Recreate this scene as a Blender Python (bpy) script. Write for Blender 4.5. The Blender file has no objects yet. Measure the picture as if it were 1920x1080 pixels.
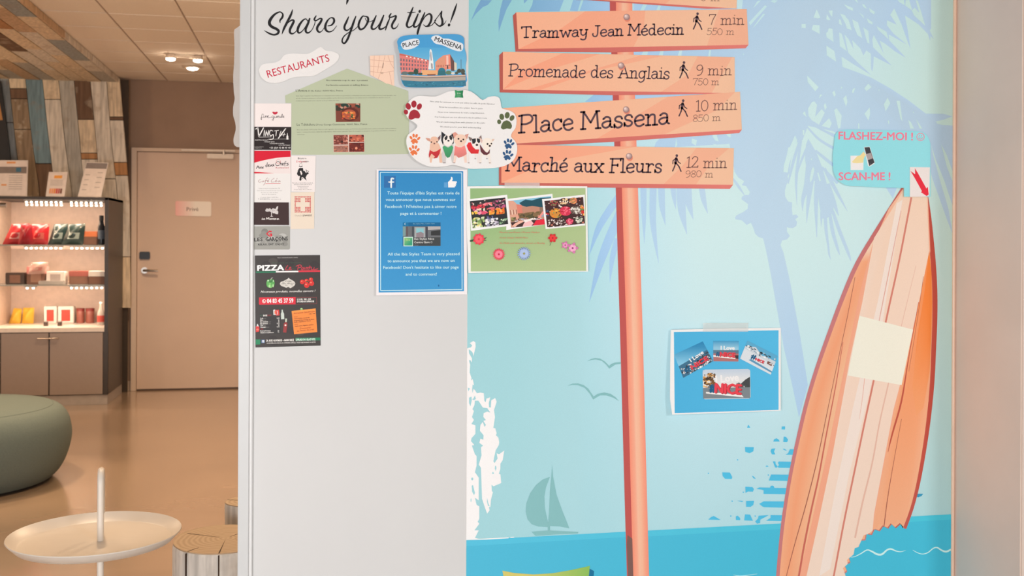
import bpy, bmesh, math, random
from mathutils import Vector, Matrix

# ------------------------------------------------------------------ camera
SC = bpy.context.scene
COL = SC.collection
FPX = 1950.0
EYE = 1.25
PD = 2.45                       # camera to the printed wall (plane y = 0)
YAW = math.atan(375.0 / FPX)
ROLL = math.radians(0.25)
CAM_R = Matrix.Rotation(-YAW, 3, 'Z') @ Matrix.Rotation(math.pi / 2, 3, 'X') @ Matrix.Rotation(ROLL, 3, 'Z')
CAM_L = Vector((0, -PD, EYE))
cd = bpy.data.cameras.new('camera'); cam = bpy.data.objects.new('camera', cd); COL.objects.link(cam)
cam.matrix_world = Matrix.Translation(CAM_L) @ CAM_R.to_4x4()
cd.sensor_width = 36; cd.lens = 36 * FPX / 1920; cd.shift_y = -83.0 / 1920
cd.dof.use_dof = True; cd.dof.focus_distance = 2.5; cd.dof.aperture_fstop = 7.5
cd.clip_start = .05
SC.camera = cam
SC.view_settings.view_transform = 'Standard'; SC.view_settings.look = 'None'
SC.view_settings.gamma = 1; SC.view_settings.use_curve_mapping = False
SC.view_settings.exposure = -0.06
w = bpy.data.worlds.new('world'); SC.world = w; w.use_nodes = True
w.node_tree.nodes['Background'].inputs[0].default_value = (1.0, .985, .97, 1)
w.node_tree.nodes['Background'].inputs[1].default_value = 0.56

def area(name, loc, target, size, power, col=(1, 1, 1), size_y=None, spread=None):
    l = bpy.data.lights.new(name, 'AREA'); l.energy = power; l.color = col; l.size = size
    if size_y: l.shape = 'RECTANGLE'; l.size_y = size_y
    if spread: l.spread = spread
    o = bpy.data.objects.new(name, l); COL.objects.link(o); o.location = loc
    o.rotation_euler = (Vector(target) - Vector(loc)).to_track_quat('-Z', 'Y').to_euler()
    return o
def spot(name, loc, power, col, angle=130, r=.04, blend=.7):
    l = bpy.data.lights.new(name, 'SPOT'); l.energy = power; l.color = col
    l.spot_size = math.radians(angle); l.spot_blend = blend; l.shadow_soft_size = r
    o = bpy.data.objects.new(name, l); COL.objects.link(o); o.location = loc
    return o
area('ceiling_panel_front', (2.9, -5.4, 2.5), (.3, 0, 1.0), .9, 104, (1, .985, .97))
area('fill_light_front', (-1.2, -3.7, .75), (-.1, 0, .5), 2.2, 94, (1, .985, .99), 1.3)  # soft fill from the camera side, no real source, added to brighten the wall
WARM = (1, .71, .45)
for i, (x, y, e) in enumerate([(-1.0, 4.9, 84), (-.3, 4.4, 58), (-1.7, 2.6, 70), (-.7, 1.2, 95), (.6, 3.0, 62), (-2.6, 3.4, 50)]):
    spot('ceiling_lamp_light', (x, y, 2.56), e, WARM, 150, .06)

cxl, cyl = -1.72, 3.2
spot('ceiling_lamp_light', (cxl, cyl, 2.56), 170, WARM, 42, .05)
for x, y, z, e in [(.5, 2.6, 2.15, 40), (-3.6, 5.4, 2.1, 40), (-1.0, 1.0, .5, 0)]:  # unseen point lights, added to brighten the back room ceiling
    if not e: continue
    l = bpy.data.lights.new('ceiling_fill_light', 'POINT'); l.energy = e; l.color = WARM; l.shadow_soft_size = .15
    o = bpy.data.objects.new('ceiling_fill_light', l); COL.objects.link(o); o.location = (x, y, z)

# ------------------------------------------------------------------ maths
def ray(px, py):
    return CAM_R @ Vector(((px - 960) / FPX, (540 - 83 - py) / FPX, -1))
def hity(px, py, y=0.0):
    d = ray(px, py); t = (y - CAM_L.y) / d.y; return CAM_L + d * t
def hitz(px, py, z=0.0):
    d = ray(px, py); t = (z - CAM_L.z) / d.z; return CAM_L + d * t
def srgb(c):
    return tuple(((v / 255) / 12.92 if v / 255 <= .04045 else ((v / 255 + .055) / 1.055) ** 2.4) for v in c)
KP = 0.86
def C(c):                       # printed colour seen in the even front light -> albedo
    return tuple(min(.97, v / KP) for v in srgb(c))
def clampc(c): return tuple(max(0, min(255, v)) for v in c)
def mix(a, b, t): return tuple(a[i] * (1 - t) + b[i] * t for i in range(3))
def catmull(p, n=6):
    if len(p) < 3: return list(p)
    out = []
    q = [p[0]] + list(p) + [p[-1]]
    for i in range(1, len(q) - 2):
        for k in range(n):
            t = k / n; a, b, c, d = q[i - 1], q[i], q[i + 1], q[i + 2]
            out.append(tuple(.5 * ((2 * b[j]) + (-a[j] + c[j]) * t + (2 * a[j] - 5 * b[j] + 4 * c[j] - d[j]) * t * t + (-a[j] + 3 * b[j] - 3 * c[j] + d[j]) * t ** 3) for j in range(len(p[0]))))
    out.append(tuple(p[-1]))
    return out
def Z(s, ox, oy):
    def f(pts): return [(x / s + ox, y / s + oy) for x, y in pts]
    return f

# ------------------------------------------------------------------ materials
MATS = {}
def new_mat(name):
    m = bpy.data.materials.new(name); m.use_nodes = True
    return m, m.node_tree, m.node_tree.nodes['Principled BSDF']
def mat(name, col, rough=.5, metal=0, var=.06, scale=30, bump=0, emit=None, spec=None, alpha=None, trans=None, stretch=None, coat=None):
    if name in MATS: return MATS[name]
    m, nt, b = new_mat(name); N = nt.nodes; L = nt.links
    tc = N.new('ShaderNodeTexCoord'); mp = N.new('ShaderNodeMapping'); nz = N.new('ShaderNodeTexNoise')
    nz.inputs['Scale'].default_value = scale; nz.inputs['Detail'].default_value = 5
    if stretch: mp.inputs['Scale'].default_value = stretch
    L.new(tc.outputs['Object'], mp.inputs[0]); L.new(mp.outputs[0], nz.inputs['Vector'])
    rp = N.new('ShaderNodeValToRGB')
    rp.color_ramp.elements[0].position = .3; rp.color_ramp.elements[1].position = .7
    rp.color_ramp.elements[0].color = tuple(v * (1 - var) for v in col) + (1,)
    rp.color_ramp.elements[1].color = tuple(min(1, v * (1 + var)) for v in col) + (1,)
    L.new(nz.outputs[0], rp.inputs[0]); L.new(rp.outputs[0], b.inputs['Base Color'])
    b.inputs['Roughness'].default_value = rough; b.inputs['Metallic'].default_value = metal
    if spec is not None: b.inputs['Specular IOR Level'].default_value = spec
    if coat: b.inputs['Coat Weight'].default_value = coat
    if bump:
        bp = N.new('ShaderNodeBump'); bp.inputs['Strength'].default_value = bump; bp.inputs['Distance'].default_value = .004
        L.new(nz.outputs[0], bp.inputs['Height']); L.new(bp.outputs[0], b.inputs['Normal'])
    if emit: b.inputs['Emission Color'].default_value = tuple(emit[0]) + (1,); b.inputs['Emission Strength'].default_value = emit[1]
    if alpha is not None: b.inputs['Alpha'].default_value = alpha
    if trans: b.inputs['Transmission Weight'].default_value = trans; b.inputs['IOR'].default_value = 1.12
    MATS[name] = m; return m
def ink_mat(name, rough, var):
    m, nt, b = new_mat(name); N = nt.nodes; L = nt.links
    at = N.new('ShaderNodeAttribute'); at.attribute_name = 'Col'
    tc = N.new('ShaderNodeTexCoord'); nz = N.new('ShaderNodeTexNoise'); nz.inputs['Scale'].default_value = 900; nz.inputs['Detail'].default_value = 3
    L.new(tc.outputs['Object'], nz.inputs['Vector'])
    mr = N.new('ShaderNodeMapRange'); mr.inputs[1].default_value = .3; mr.inputs[2].default_value = .7
    mr.inputs[3].default_value = 1 - var; mr.inputs[4].default_value = 1 + var
    vm = N.new('ShaderNodeVectorMath'); vm.operation = 'SCALE'
    L.new(nz.outputs[0], mr.inputs[0]); L.new(at.outputs['Color'], vm.inputs[0]); L.new(mr.outputs[0], vm.inputs['Scale'])
    L.new(vm.outputs[0], b.inputs['Base Color']); b.inputs['Roughness'].default_value = rough
    b.inputs['Specular IOR Level'].default_value = .25
    return m
INK = ink_mat('printed_ink', .6, .035)
GLOSS = ink_mat('glossy_print', .38, .03)
def wood(name, col, chip=(.9, .85, .75), amt=.5):
    if name in MATS: return MATS[name]
    m, nt, b = new_mat(name); N = nt.nodes; L = nt.links
    tc = N.new('ShaderNodeTexCoord'); mp = N.new('ShaderNodeMapping'); mp.inputs['Scale'].default_value = (40, 40, 4)
    nz = N.new('ShaderNodeTexNoise'); nz.inputs['Scale'].default_value = 1.2; nz.inputs['Detail'].default_value = 8
    n2 = N.new('ShaderNodeTexNoise'); n2.inputs['Scale'].default_value = 9; n2.inputs['Detail'].default_value = 6
    L.new(tc.outputs['Object'], mp.inputs[0]); L.new(mp.outputs[0], nz.inputs['Vector']); L.new(tc.outputs['Object'], n2.inputs['Vector'])
    rp = N.new('ShaderNodeValToRGB'); rp.color_ramp.elements[0].position = .35; rp.color_ramp.elements[1].position = .65
    rp.color_ramp.elements[0].color = tuple(v * .72 for v in col) + (1,); rp.color_ramp.elements[1].color = tuple(min(1, v * 1.12) for v in col) + (1,)
    r2 = N.new('ShaderNodeValToRGB'); r2.color_ramp.elements[0].position = .56; r2.color_ramp.elements[1].position = .66
    r2.color_ramp.elements[0].color = (0, 0, 0, 1); r2.color_ramp.elements[1].color = (amt,) * 3 + (1,)
    mx = N.new('ShaderNodeMixRGB'); mx.inputs[2].default_value = tuple(chip) + (1,)
    L.new(nz.outputs[0], rp.inputs[0]); L.new(n2.outputs[0], r2.inputs[0]); L.new(r2.outputs[0], mx.inputs[0]); L.new(rp.outputs[0], mx.inputs[1])
    L.new(mx.outputs[0], b.inputs['Base Color']); b.inputs['Roughness'].default_value = .7
    bp = N.new('ShaderNodeBump'); bp.inputs['Strength'].default_value = .4; bp.inputs['Distance'].default_value = .003
    L.new(nz.outputs[0], bp.inputs['Height']); L.new(bp.outputs[0], b.inputs['Normal'])
    MATS[name] = m; return m

# ------------------------------------------------------------------ objects
def tag(o, label=None, cat=None, group=None, kind=None):
    if label: o['label'] = label
    if cat: o['category'] = cat
    if group: o['group'] = group
    if kind: o['kind'] = kind
    return o
def thing(name, loc, label, cat, group=None):
    o = bpy.data.objects.new(name, None); COL.objects.link(o); o.location = loc; o.empty_display_size = .05
    return tag(o, label, cat, group)
def base_of(o):
    v = Vector((0, 0, 0))
    while o is not None: v += Vector(o.location); o = o.parent
    return v
def link(name, me, parent=None, m=None):
    o = bpy.data.objects.new(name, me); COL.objects.link(o)
    if parent is not None: o.parent = parent
    if m is not None:
        for x in (m if isinstance(m, (list, tuple)) else [m]): me.materials.append(x)
    return o
def from_world(name, vs, fs, parent, m, smooth=False):
    b = base_of(parent) if parent is not None else Vector((0, 0, 0))
    me = bpy.data.meshes.new(name); me.from_pydata([tuple(Vector(v) - b) for v in vs], [], fs); me.update()
    if smooth: me.polygons.foreach_set('use_smooth', [True] * len(me.polygons))
    return link(name, me, parent, m)
class MB:                       # small mesh collector, world coordinates
    def __init__(s): s.v = []; s.f = []
    def add(s, vs, fs):
        n = len(s.v); s.v += [tuple(v) for v in vs]; s.f += [tuple(i + n for i in f) for f in fs]; return s
    def box(s, x0, y0, z0, x1, y1, z1):
        if x0 > x1: x0, x1 = x1, x0
        if y0 > y1: y0, y1 = y1, y0
        if z0 > z1: z0, z1 = z1, z0
        return s.add([(x0, y0, z0), (x1, y0, z0), (x1, y1, z0), (x0, y1, z0), (x0, y0, z1), (x1, y0, z1), (x1, y1, z1), (x0, y1, z1)],
              [(0, 3, 2, 1), (4, 5, 6, 7), (0, 1, 5, 4), (1, 2, 6, 5), (2, 3, 7, 6), (3, 0, 4, 7)])
    def prism(s, pts, off):      # planar world polygon extruded by vector
        n = len(pts); o = Vector(off)
        vs = [Vector(p) for p in pts] + [Vector(p) + o for p in pts]
        return s.add(vs, [tuple(range(n)), tuple(range(2 * n - 1, n - 1, -1))] + [(i, i + n, (i + 1) % n + n, (i + 1) % n) for i in range(n)])
    def lathe(s, cx, cy, prof, n=24, sx=1, sy=1):
        vs = []; fs = []
        for r, z in prof:
            for k in range(n):
                a = 2 * math.pi * k / n; vs.append((cx + r * sx * math.cos(a), cy + r * sy * math.sin(a), z))
        for i in range(len(prof) - 1):
            for k in range(n):
                fs.append((i * n + k, i * n + (k + 1) % n, (i + 1) * n + (k + 1) % n, (i + 1) * n + k))
        fs.append(tuple(range(n - 1, -1, -1))); fs.append(tuple((len(prof) - 1) * n + k for k in range(n)))
        return s.add(vs, fs)
    def tube(s, pts, r, n=10):
        pts = [Vector(p) for p in pts]; vs = []; fs = []
        up = None
        for i, p in enumerate(pts):
            t = (pts[min(i + 1, len(pts) - 1)] - pts[max(i - 1, 0)]).normalized()
            if up is None: up = Vector((1, 0, 0)) if abs(t.x) < .9 else Vector((0, 1, 0))
            a = t.cross(up).normalized(); b = a.cross(t).normalized(); up = b
            rr = r[i] if isinstance(r, (list, tuple)) else r
            for k in range(n):
                an = 2 * math.pi * k / n; vs.append(p + a * rr * math.cos(an) + b * rr * math.sin(an))
        for i in range(len(pts) - 1):
            for k in range(n): fs.append((i * n + k, i * n + (k + 1) % n, (i + 1) * n + (k + 1) % n, (i + 1) * n + k))
        fs.append(tuple(range(n - 1, -1, -1))); fs.append(tuple((len(pts) - 1) * n + k for k in range(n)))
        return s.add(vs, fs)
    def build(s, name, m, parent=None, smooth=False, bevel=0):
        o = from_world(name, s.v, s.f, parent, m, False)
        bm = bmesh.new(); bm.from_mesh(o.data); bmesh.ops.recalc_face_normals(bm, faces=bm.faces)
        if bevel: bmesh.ops.bevel(bm, geom=[e for e in bm.edges if len(e.link_faces) == 2 and e.calc_face_angle(0) > .5], offset=bevel, segments=2, affect='EDGES', clamp_overlap=True)
        if smooth:
            for f in bm.faces: f.smooth = True
            for e in bm.edges:
                if len(e.link_faces) == 2 and e.calc_face_angle(0) > .7: e.smooth = False
        bm.to_mesh(o.data); bm.free(); return o

# ------------------------------------------------------------------ flat print on a real plane
class Plane:
    def __init__(s, d=0.0, tilt=None):      # tilt: three (px, py, lift in metres)
        if tilt is None: tilt = [(900, 0, d), (1500, 0, d), (900, 1000, d)]
        P = [hity(a, b, -c) for a, b, c in tilt]
        n = (P[1] - P[0]).cross(P[2] - P[0]).normalized()
        if n.y > 0: n = -n
        s.n = n; s.p = P[0]; s.top = 0.0
    def at(s, px, py, e=0.0):
        d = ray(px, py); q = s.p + s.n * e
        return CAM_L + d * ((q - CAM_L).dot(s.n) / d.dot(s.n))
STEP = 4e-6
TXT = {}
def text_mesh(st, bold, res):
    k = (st, bold, res)
    if k in TXT: return TXT[k]
    if bold: return text_mesh(st, 0, res)
    cu = bpy.data.curves.new('t', 'FONT'); cu.body = st; cu.size = 1; cu.resolution_u = res; cu.offset = bold; cu.fill_mode = 'BOTH'
    cu.extrude = 0
    ob = bpy.data.objects.new('t', cu); COL.objects.link(ob)
    dg = bpy.context.evaluated_depsgraph_get(); me = bpy.data.meshes.new_from_object(ob.evaluated_get(dg))
    vs = [(v.co.x, v.co.y) for v in me.vertices]; fs = [tuple(p.vertices) for p in me.polygons]
    bpy.data.objects.remove(ob); bpy.data.curves.remove(cu); bpy.data.meshes.remove(me)
    TXT[k] = (vs, fs); return TXT[k]
CAPH = .0
def cap_height():
    global CAPH
    vs, _ = text_mesh('H', 0, 2); CAPH = max(v[1] for v in vs)
class Art:
    def __init__(s, plane):
        s.pl = plane; s.v = []; s.f = []; s.c = []; s.e = plane.top + 3e-5; s.px = []; s.inc = True
    def _col(s, col, p):
        return C(clampc(col(p[0], p[1]))) if callable(col) else col
    def faces(s, pts, fs, col):
        s.e += STEP if s.inc else 0; n = len(s.v)
        cc = None if callable(col) else C(col)
        for p in pts: s.v.append(s.pl.at(p[0], p[1], s.e)); s.px.append(p)
        for f in fs:
            s.f.append(tuple(i + n for i in f)); s.c.append([cc or s._col(col, pts[i]) for i in f])
        return s
    def poly(s, pts, col):
        return s.faces(pts, [tuple(range(len(pts)))], col)
    def quad(s, a, b, c, d, col, nx=1, ny=1):
        pts = []; fs = []
        for j in range(ny + 1):
            for i in range(nx + 1):
                u = i / nx; v = j / ny
                pts.append(tuple((a[k] * (1 - u) + b[k] * u) * (1 - v) + (d[k] * (1 - u) + c[k] * u) * v for k in (0, 1)))
        for j in range(ny):
            for i in range(nx): q = j * (nx + 1) + i; fs.append((q, q + 1, q + nx + 2, q + nx + 1))
        return s.faces(pts, fs, col)
    def rect(s, x0, y0, x1, y1, col, nx=1, ny=1): return s.quad((x0, y0), (x1, y0), (x1, y1), (x0, y1), col, nx, ny)
    def disc(s, x, y, rx, ry=None, col=(0, 0, 0), n=14, rot=0):
        ry = ry or rx; c, q = math.cos(rot), math.sin(rot)
        return s.poly([(x + rx * math.cos(a) * c - ry * math.sin(a) * q, y + rx * math.cos(a) * q + ry * math.sin(a) * c) for a in [2 * math.pi * k / n for k in range(n)]], col)
    def ring(s, x, y, r, w, col, n=24):
        pts = []; fs = []
        for k in range(n):
            a = 2 * math.pi * k / n
            pts += [(x + (r + w / 2) * math.cos(a), y + (r + w / 2) * math.sin(a)), (x + (r - w / 2) * math.cos(a), y + (r - w / 2) * math.sin(a))]
        for k in range(n): j = (k + 1) % n; fs.append((2 * k, 2 * j, 2 * j + 1, 2 * k + 1))
        return s.faces(pts, fs, col)
    def stroke(s, pts, w, col, smooth=True, caps=True, n=5):
        if not isinstance(w, (list, tuple)): w = [w] * len(pts)
        if len(w) < len(pts): w = list(w) + [w[-1]] * (len(pts) - len(w))
        q = [(p[0], p[1], ww) for p, ww in zip(pts, w)]
        if smooth: q = catmull(q, n)
        V = []; F = []
        if smooth or len(q) == 2:
            for i, (x, y, ww) in enumerate(q):
                a = q[max(0, i - 1)]; b = q[min(len(q) - 1, i + 1)]
                dx, dy = b[0] - a[0], b[1] - a[1]; l = math.hypot(dx, dy) or 1; h = max(ww, .05) / 2
                V += [(x - dy / l * h, y + dx / l * h), (x + dy / l * h, y - dx / l * h)]
            F = [(2 * i, 2 * i + 1, 2 * i + 3, 2 * i + 2) for i in range(len(q) - 1)]
            ends = [q[0], q[-1]]
        else:
            for i in range(len(q) - 1):
                a, b = q[i], q[i + 1]; dx, dy = b[0] - a[0], b[1] - a[1]; l = math.hypot(dx, dy) or 1; n0 = len(V)
                for p in (a, b):
                    h = p[2] / 2; V += [(p[0] - dy / l * h, p[1] + dx / l * h), (p[0] + dy / l * h, p[1] - dx / l * h)]
                F.append((n0, n0 + 1, n0 + 3, n0 + 2))
            ends = q
        if caps:
            for (x, y, ww) in ends:
                if ww < .6: continue
                n0 = len(V); V += [(x + ww / 2 * math.cos(a), y + ww / 2 * math.sin(a)) for a in [math.pi / 4 * k for k in range(8)]]
                F.append(tuple(range(n0, n0 + 8)))
        return s.faces(V, F, col)
    def text(s, st, xl, yl, xr, yr, cap, col, bold=0.0, res=1, shear=0):
        if not CAPH: cap_height()
        vs, fs = text_mesh(st, bold, res)
        x0 = min(v[0] for v in vs); x1 = max(v[0] for v in vs)
        dx, dy = xr - xl, yr - yl; L = math.hypot(dx, dy); ux, uy = dx / L, dy / L
        pts = []
        for x, y in vs:
            a = (x - x0) / (x1 - x0) * L; b = y / CAPH * cap; a += shear * b
            pts.append((xl + ux * a + uy * b, yl + uy * a - ux * b))
        s.faces(pts, fs, col)
        if bold:                 # heavier weight: the same letters again, nudged sideways
            q = bold * cap / CAPH * .85
            for sx, sy in ((q, 0), (-q, 0), (0, q * .7), (0, -q * .7)):
                s.faces([(x + ux * sx - uy * sy, y + uy * sx + ux * sy) for x, y in pts], fs, col)
        return s
    def build(s, name, parent, m=None, label=None):
        b = base_of(parent)
        me = bpy.data.meshes.new(name); me.from_pydata([tuple(v - b) for v in s.v], [], s.f)
        ca = me.color_attributes.new('Col', 'FLOAT_COLOR', 'CORNER')
        flat = []
        for f in s.c:
            for c in f: flat += [c[0], c[1], c[2], 1.0]
        ca.data.foreach_set('color', flat); me.update()
        o = link(name, me, parent, m or INK)
        if label: o['label'] = label
        s.pl.top = s.e
        return o
def sheet(parent, plane, outline, col, m=None, name='sheet', thick=.0005, label=None):
    """a real sheet of paper or card: outline in the plane, with its own thickness"""
    n = len(outline)
    fr = [plane.at(x, y, plane.top) for x, y in outline]; bk = [p - plane.n * thick for p in fr]
    fs = [tuple(range(n)), tuple(range(2 * n - 1, n - 1, -1))] + [(i, i + n, (i + 1) % n + n, (i + 1) % n) for i in range(n)]
    b = base_of(parent); me = bpy.data.meshes.new(name); me.from_pydata([tuple(v - b) for v in fr + bk], [], fs)
    ca = me.color_attributes.new('Col', 'FLOAT_COLOR', 'CORNER'); cc = C(col)
    ca.data.foreach_set('color', list(cc + (1.0,)) * len(me.loops)); me.update()
    o = link(name, me, parent, m or INK)
    if label: o['label'] = label
    return o
def blobs(art, fr, pal, n, r0, r1, seed, box=(0, 0, 1, 1), sides=6):
    rnd = random.Random(seed); x0, y0, x1, y1 = box
    for k in range(n):
        u = rnd.uniform(x0, x1); v = rnd.uniform(y0, y1); r = rnd.uniform(r0, r1); a0 = rnd.random() * 6; asp = rnd.uniform(.6, 1.5)
        pts = [(min(x1, max(x0, u + r * math.cos(a0 + 6.283 * i / sides) * rnd.uniform(.7, 1.1))), min(y1, max(y0, v + r * asp * math.sin(a0 + 6.283 * i / sides) * rnd.uniform(.7, 1.1)))) for i in range(sides)]
        art.poly([fr(*p) for p in pts], rnd.choice(pal))
def frame(a, b, c, d):
    def f(u, v): return tuple((a[k] * (1 - u) + b[k] * u) * (1 - v) + (d[k] * (1 - u) + c[k] * u) * v for k in (0, 1))
    return f
def fquad(art, fr, x0, y0, x1, y1, col, nx=1, ny=1): art.quad(fr(x0, y0), fr(x1, y0), fr(x1, y1), fr(x0, y1), col, nx, ny)
def fpoly(art, fr, pts, col): art.poly([fr(*p) for p in pts], col)

# stroke font of the sign boards (x-height 5, capitals 8)
G = {
'T': (7, 'l0,7.9 6.2,8;l.0,7.9 .1,6.8;l6.2,8 6.3,6.9;l3.1,7.9 3,0;l1.7,0 4.4,.05'),
'r': (4.7, 'l.2,4.9 1.5,4.9 1.4,0;l.2,0 2.8,0;c1.4,3.2 2.3,4.6 3.5,4.9 4.1,4.3'),
'a': (5.1, 'c.8,4.1 2,5 3.4,4.6 3.8,3.4 3.8,.7 4.6,.1;c3.8,2.9 2,2.9 .6,2.1 .5,.9 1.6,0 3,.4 3.8,1.6'),
'm': (8.1, 'l.1,4.9 1.2,4.9 1.2,0;l.2,0 2.2,0;c1.2,3.5 2.3,4.8 3.4,4.8 3.8,3.8 3.8,0;l3,0 4.8,0;c3.8,3.5 5,4.8 6.1,4.8 6.5,3.8 6.5,0;l5.7,0 7.6,0'),
'n': (5.5, 'l.1,4.9 1.2,4.9 1.2,0;l.2,0 2.2,0;c1.2,3.5 2.4,4.8 3.6,4.8 4,3.8 4,0;l3.1,0 5.1,0'),
'w': (8, 'l.1,4.9 1.7,4.9;l.9,4.9 2.4,0 4,4.2 5.5,0 7,4.9;l6.2,4.9 7.9,4.9'),
'y': (5.6, 'l.1,4.9 1.6,4.9;c.9,4.9 1,2 2.2,.8 3.8,1.5 4.4,3;l4.5,4.9 4.4,0;c4.4,0 4,-2 2.4,-2.6 1,-2;l3.8,4.9 5.3,4.9'),
'J': (5, 'l1.8,8 4.7,8;c3.4,8 3.4,5 3.3,2 2.6,.2 1,.1 .2,1.2 .3,2.1'),
'e': (4.9, 'c.6,2.4 2.4,2.7 4.1,3.1 3.8,4.5 2.5,5.1 1,4.2 .4,2.4 1.1,.5 2.6,-.05 4.2,.8'),
'M': (8.4, 'l-.2,8 1.4,8;l.9,8 .6,0;l-.3,0 1.7,0;l1,8 3.9,2.8 6.6,8 7,0;l6.2,8 7.7,8;l6,0 8.1,0'),
'd': (5.6, 'c3.9,3.6 2.8,5 1,4.4 .4,2.3 1.2,.3 2.6,.1 3.9,1.6;l2.9,8 3.9,8 3.9,0 5,0'),
'c': (4.6, 'c3.9,3.9 2.8,5.1 1,4.3 .4,2.3 1.2,.3 2.6,-.05 4,.8;l3.9,5 3.95,3.8'),
'i': (2.8, 'l.2,4.9 1.3,4.9 1.3,0;l.3,0 2.4,0;l1.2,7 1.25,7.1'),
'P': (6, 'l1.1,8 1,0;l-.1,0 2.4,0;c-.1,7.8 2,8.1 4.5,8 5.6,6.5 5,4.8 3,3.9 1.1,3.9'),
'o': (5, 'c2.5,5 .9,4.3 .4,2.4 1.1,.5 2.5,0 4,.7 4.5,2.5 3.9,4.3 2.5,5'),
's': (4.3, 'c3.6,3.9 3,4.9 1.6,5 .7,4.1 1,3 2.6,2.4 3.6,1.4 3,.2 1.6,-.1 .4,.9;l.4,0 .4,1.5'),
'A': (7.4, 'l3.6,8 .8,0;l3.6,8 6.3,0;l1.7,2.7 5.3,2.9;l-.1,0 1.9,0;l5.2,0 7.3,0'),
'g': (5.4, 'c3.9,3.6 2.8,5 1,4.4 .4,2.3 1.2,.4 2.6,.2 3.9,1.6;c3.9,4.9 3.95,1 3.7,-1.4 2,-2.6 .6,-2;l3.9,4.9 5,4.9'),
'l': (2.9, 'l.2,8 1.3,8 1.3,0;l.3,0 2.5,0'),
'h': (5.5, 'l.1,8 1.2,8 1.2,0;l.2,0 2.2,0;c1.2,3.5 2.4,4.8 3.6,4.8 4,3.8 4,0;l3.1,0 5.1,0'),
'u': (5.6, 'l0,4.9 1,4.9;c1,4.9 1,1.6 1.8,.2 3.2,.4 4,1.6;l3.1,4.9 4,4.9 4,0 5.1,0'),
'x': (5.4, 'l.6,4.9 4.2,0;l4.2,4.9 .5,0;l.1,4.9 1.5,4.9;l3.5,4.9 4.9,4.9;l-.1,0 1.3,0;l3.5,0 5,0'),
'F': (5.7, 'l1.1,8 1,0;l-.1,0 2.3,0;l-.1,8 5.4,8.1 5.4,7;l1.1,4.3 4,4.4;l4,4.9 4,3.7'),
'0': (5.4, 'c2.6,8 .9,6.8 .4,4 1,1.2 2.6,0 4.2,1.2 4.8,4 4.2,6.8 2.6,8'),
'1': (3.2, 'l.2,7 1.5,8 1.5,0;l.3,0 2.8,0'),
'2': (5.2, 'c.4,6.4 1.4,7.9 3.4,7.7 4.1,6 2.6,3.2 .3,.2;l.3,.2 4.6,.2 4.6,1.2'),
'5': (5, 'l4.3,8 1,8 .8,4.6;c.8,4.6 2.5,5.2 4.2,4.2 4.4,2.4 3.2,.3 1.4,0 .2,1'),
'7': (5, 'l.2,6.9 .3,8 4.6,8;c4.6,8 2.8,4 1.8,0'),
'8': (5, 'c2.5,8 .9,7.2 .9,5.6 2.5,4.2 4.2,2.8 4.2,.9 2.4,0 .6,.9 .6,2.8 2.5,4.2 4,5.6 4,7.2 2.5,8'),
'9': (5, 'c4.2,6 3.4,7.8 2,8 .6,7 .5,5 1.8,3.9 3.4,4.4 4.3,6 4.2,3 3,.4 1,-.1'),
' ': (3, ''),
}
G['é'] = (G['e'][0], G['e'][1] + ';l2.2,6.2 3.5,7.7')
def sign_text(art, st, xl, yl, xr, yr, cap, sw, col):
    art.e += STEP; art.inc = False
    tot = sum(G[c][0] for c in st) - .5; L = math.hypot(xr - xl, yr - yl); ux, uy = (xr - xl) / L, (yr - yl) / L
    kx = L / tot; ky = cap / 8; x = 0; rnd = random.Random(st)
    for c in st:
        adv, code = G[c]; jy = rnd.uniform(-.25, .25); jr = rnd.uniform(-.03, .03)
        for part in filter(None, code.split(';')):
            pts = []
            for q in part[1:].split():
                a, b = q.split(','); a = float(a); b = float(b); a2 = a + b * (.05 + jr)
                X = (x + a2) * kx; Y = (b + jy) * ky
                pts.append((xl + ux * X + uy * Y, yl + uy * X - ux * Y))
            art.stroke(pts, sw, col, smooth=part[0] == 'c', n=4)
        x += adv

# ------------------------------------------------------------------ the setting
XL = hity(448, 540).x; XM = hity(875.5, 540).x; XR = hity(1787.5, 540).x
YB = hitz(250, 732).y                     # brown back wall
ZC = hity(300, 151, YB).z                 # ceiling
def structure(o): o['kind'] = 'structure'; return o
m_floor, nt, b = new_mat('floor_resin'); N = nt.nodes; L = nt.links
tc = N.new('ShaderNodeTexCoord'); mp = N.new('ShaderNodeMapping'); mp.inputs['Scale'].default_value = (1.0, 1.7, 1)
n1 = N.new('ShaderNodeTexNoise'); n1.inputs['Scale'].default_value = 1.3; n1.inputs['Detail'].default_value = 5; n1.inputs['Distortion'].default_value = .3
r1 = N.new('ShaderNodeValToRGB'); r1.color_ramp.elements[0].position = .3; r1.color_ramp.elements[1].position = .72
r1.color_ramp.elements[0].color = (.375, .265, .18, 1); r1.color_ramp.elements[1].color = (.445, .315, .215, 1)
L.new(tc.outputs['Object'], mp.inputs[0]); L.new(mp.outputs[0], n1.inputs['Vector']); L.new(n1.outputs[0], r1.inputs[0]); L.new(r1.outputs[0], b.inputs['Base Color'])
r2 = N.new('ShaderNodeMapRange'); r2.inputs[3].default_value = .17; r2.inputs[4].default_value = .27; b.inputs['IOR'].default_value = 1.6
L.new(n1.outputs[0], r2.inputs[0]); L.new(r2.outputs[0], b.inputs['Roughness']); b.inputs['Specular IOR Level'].default_value = .5; b.inputs['Coat Weight'].default_value = 1; b.inputs['Coat Roughness'].default_value = .19
structure(MB().box(-5.2, -6, -.06, 4.5, YB + .3, 0).build('floor', m_floor))
m_wallw = mat('white_paint', (.70, .705, .70), .45, var=.015, scale=3, spec=.3)
structure(MB().box(XL + .004, 0, 0, XR + .004, .12, ZC).build('wall_front', m_wallw))
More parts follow.
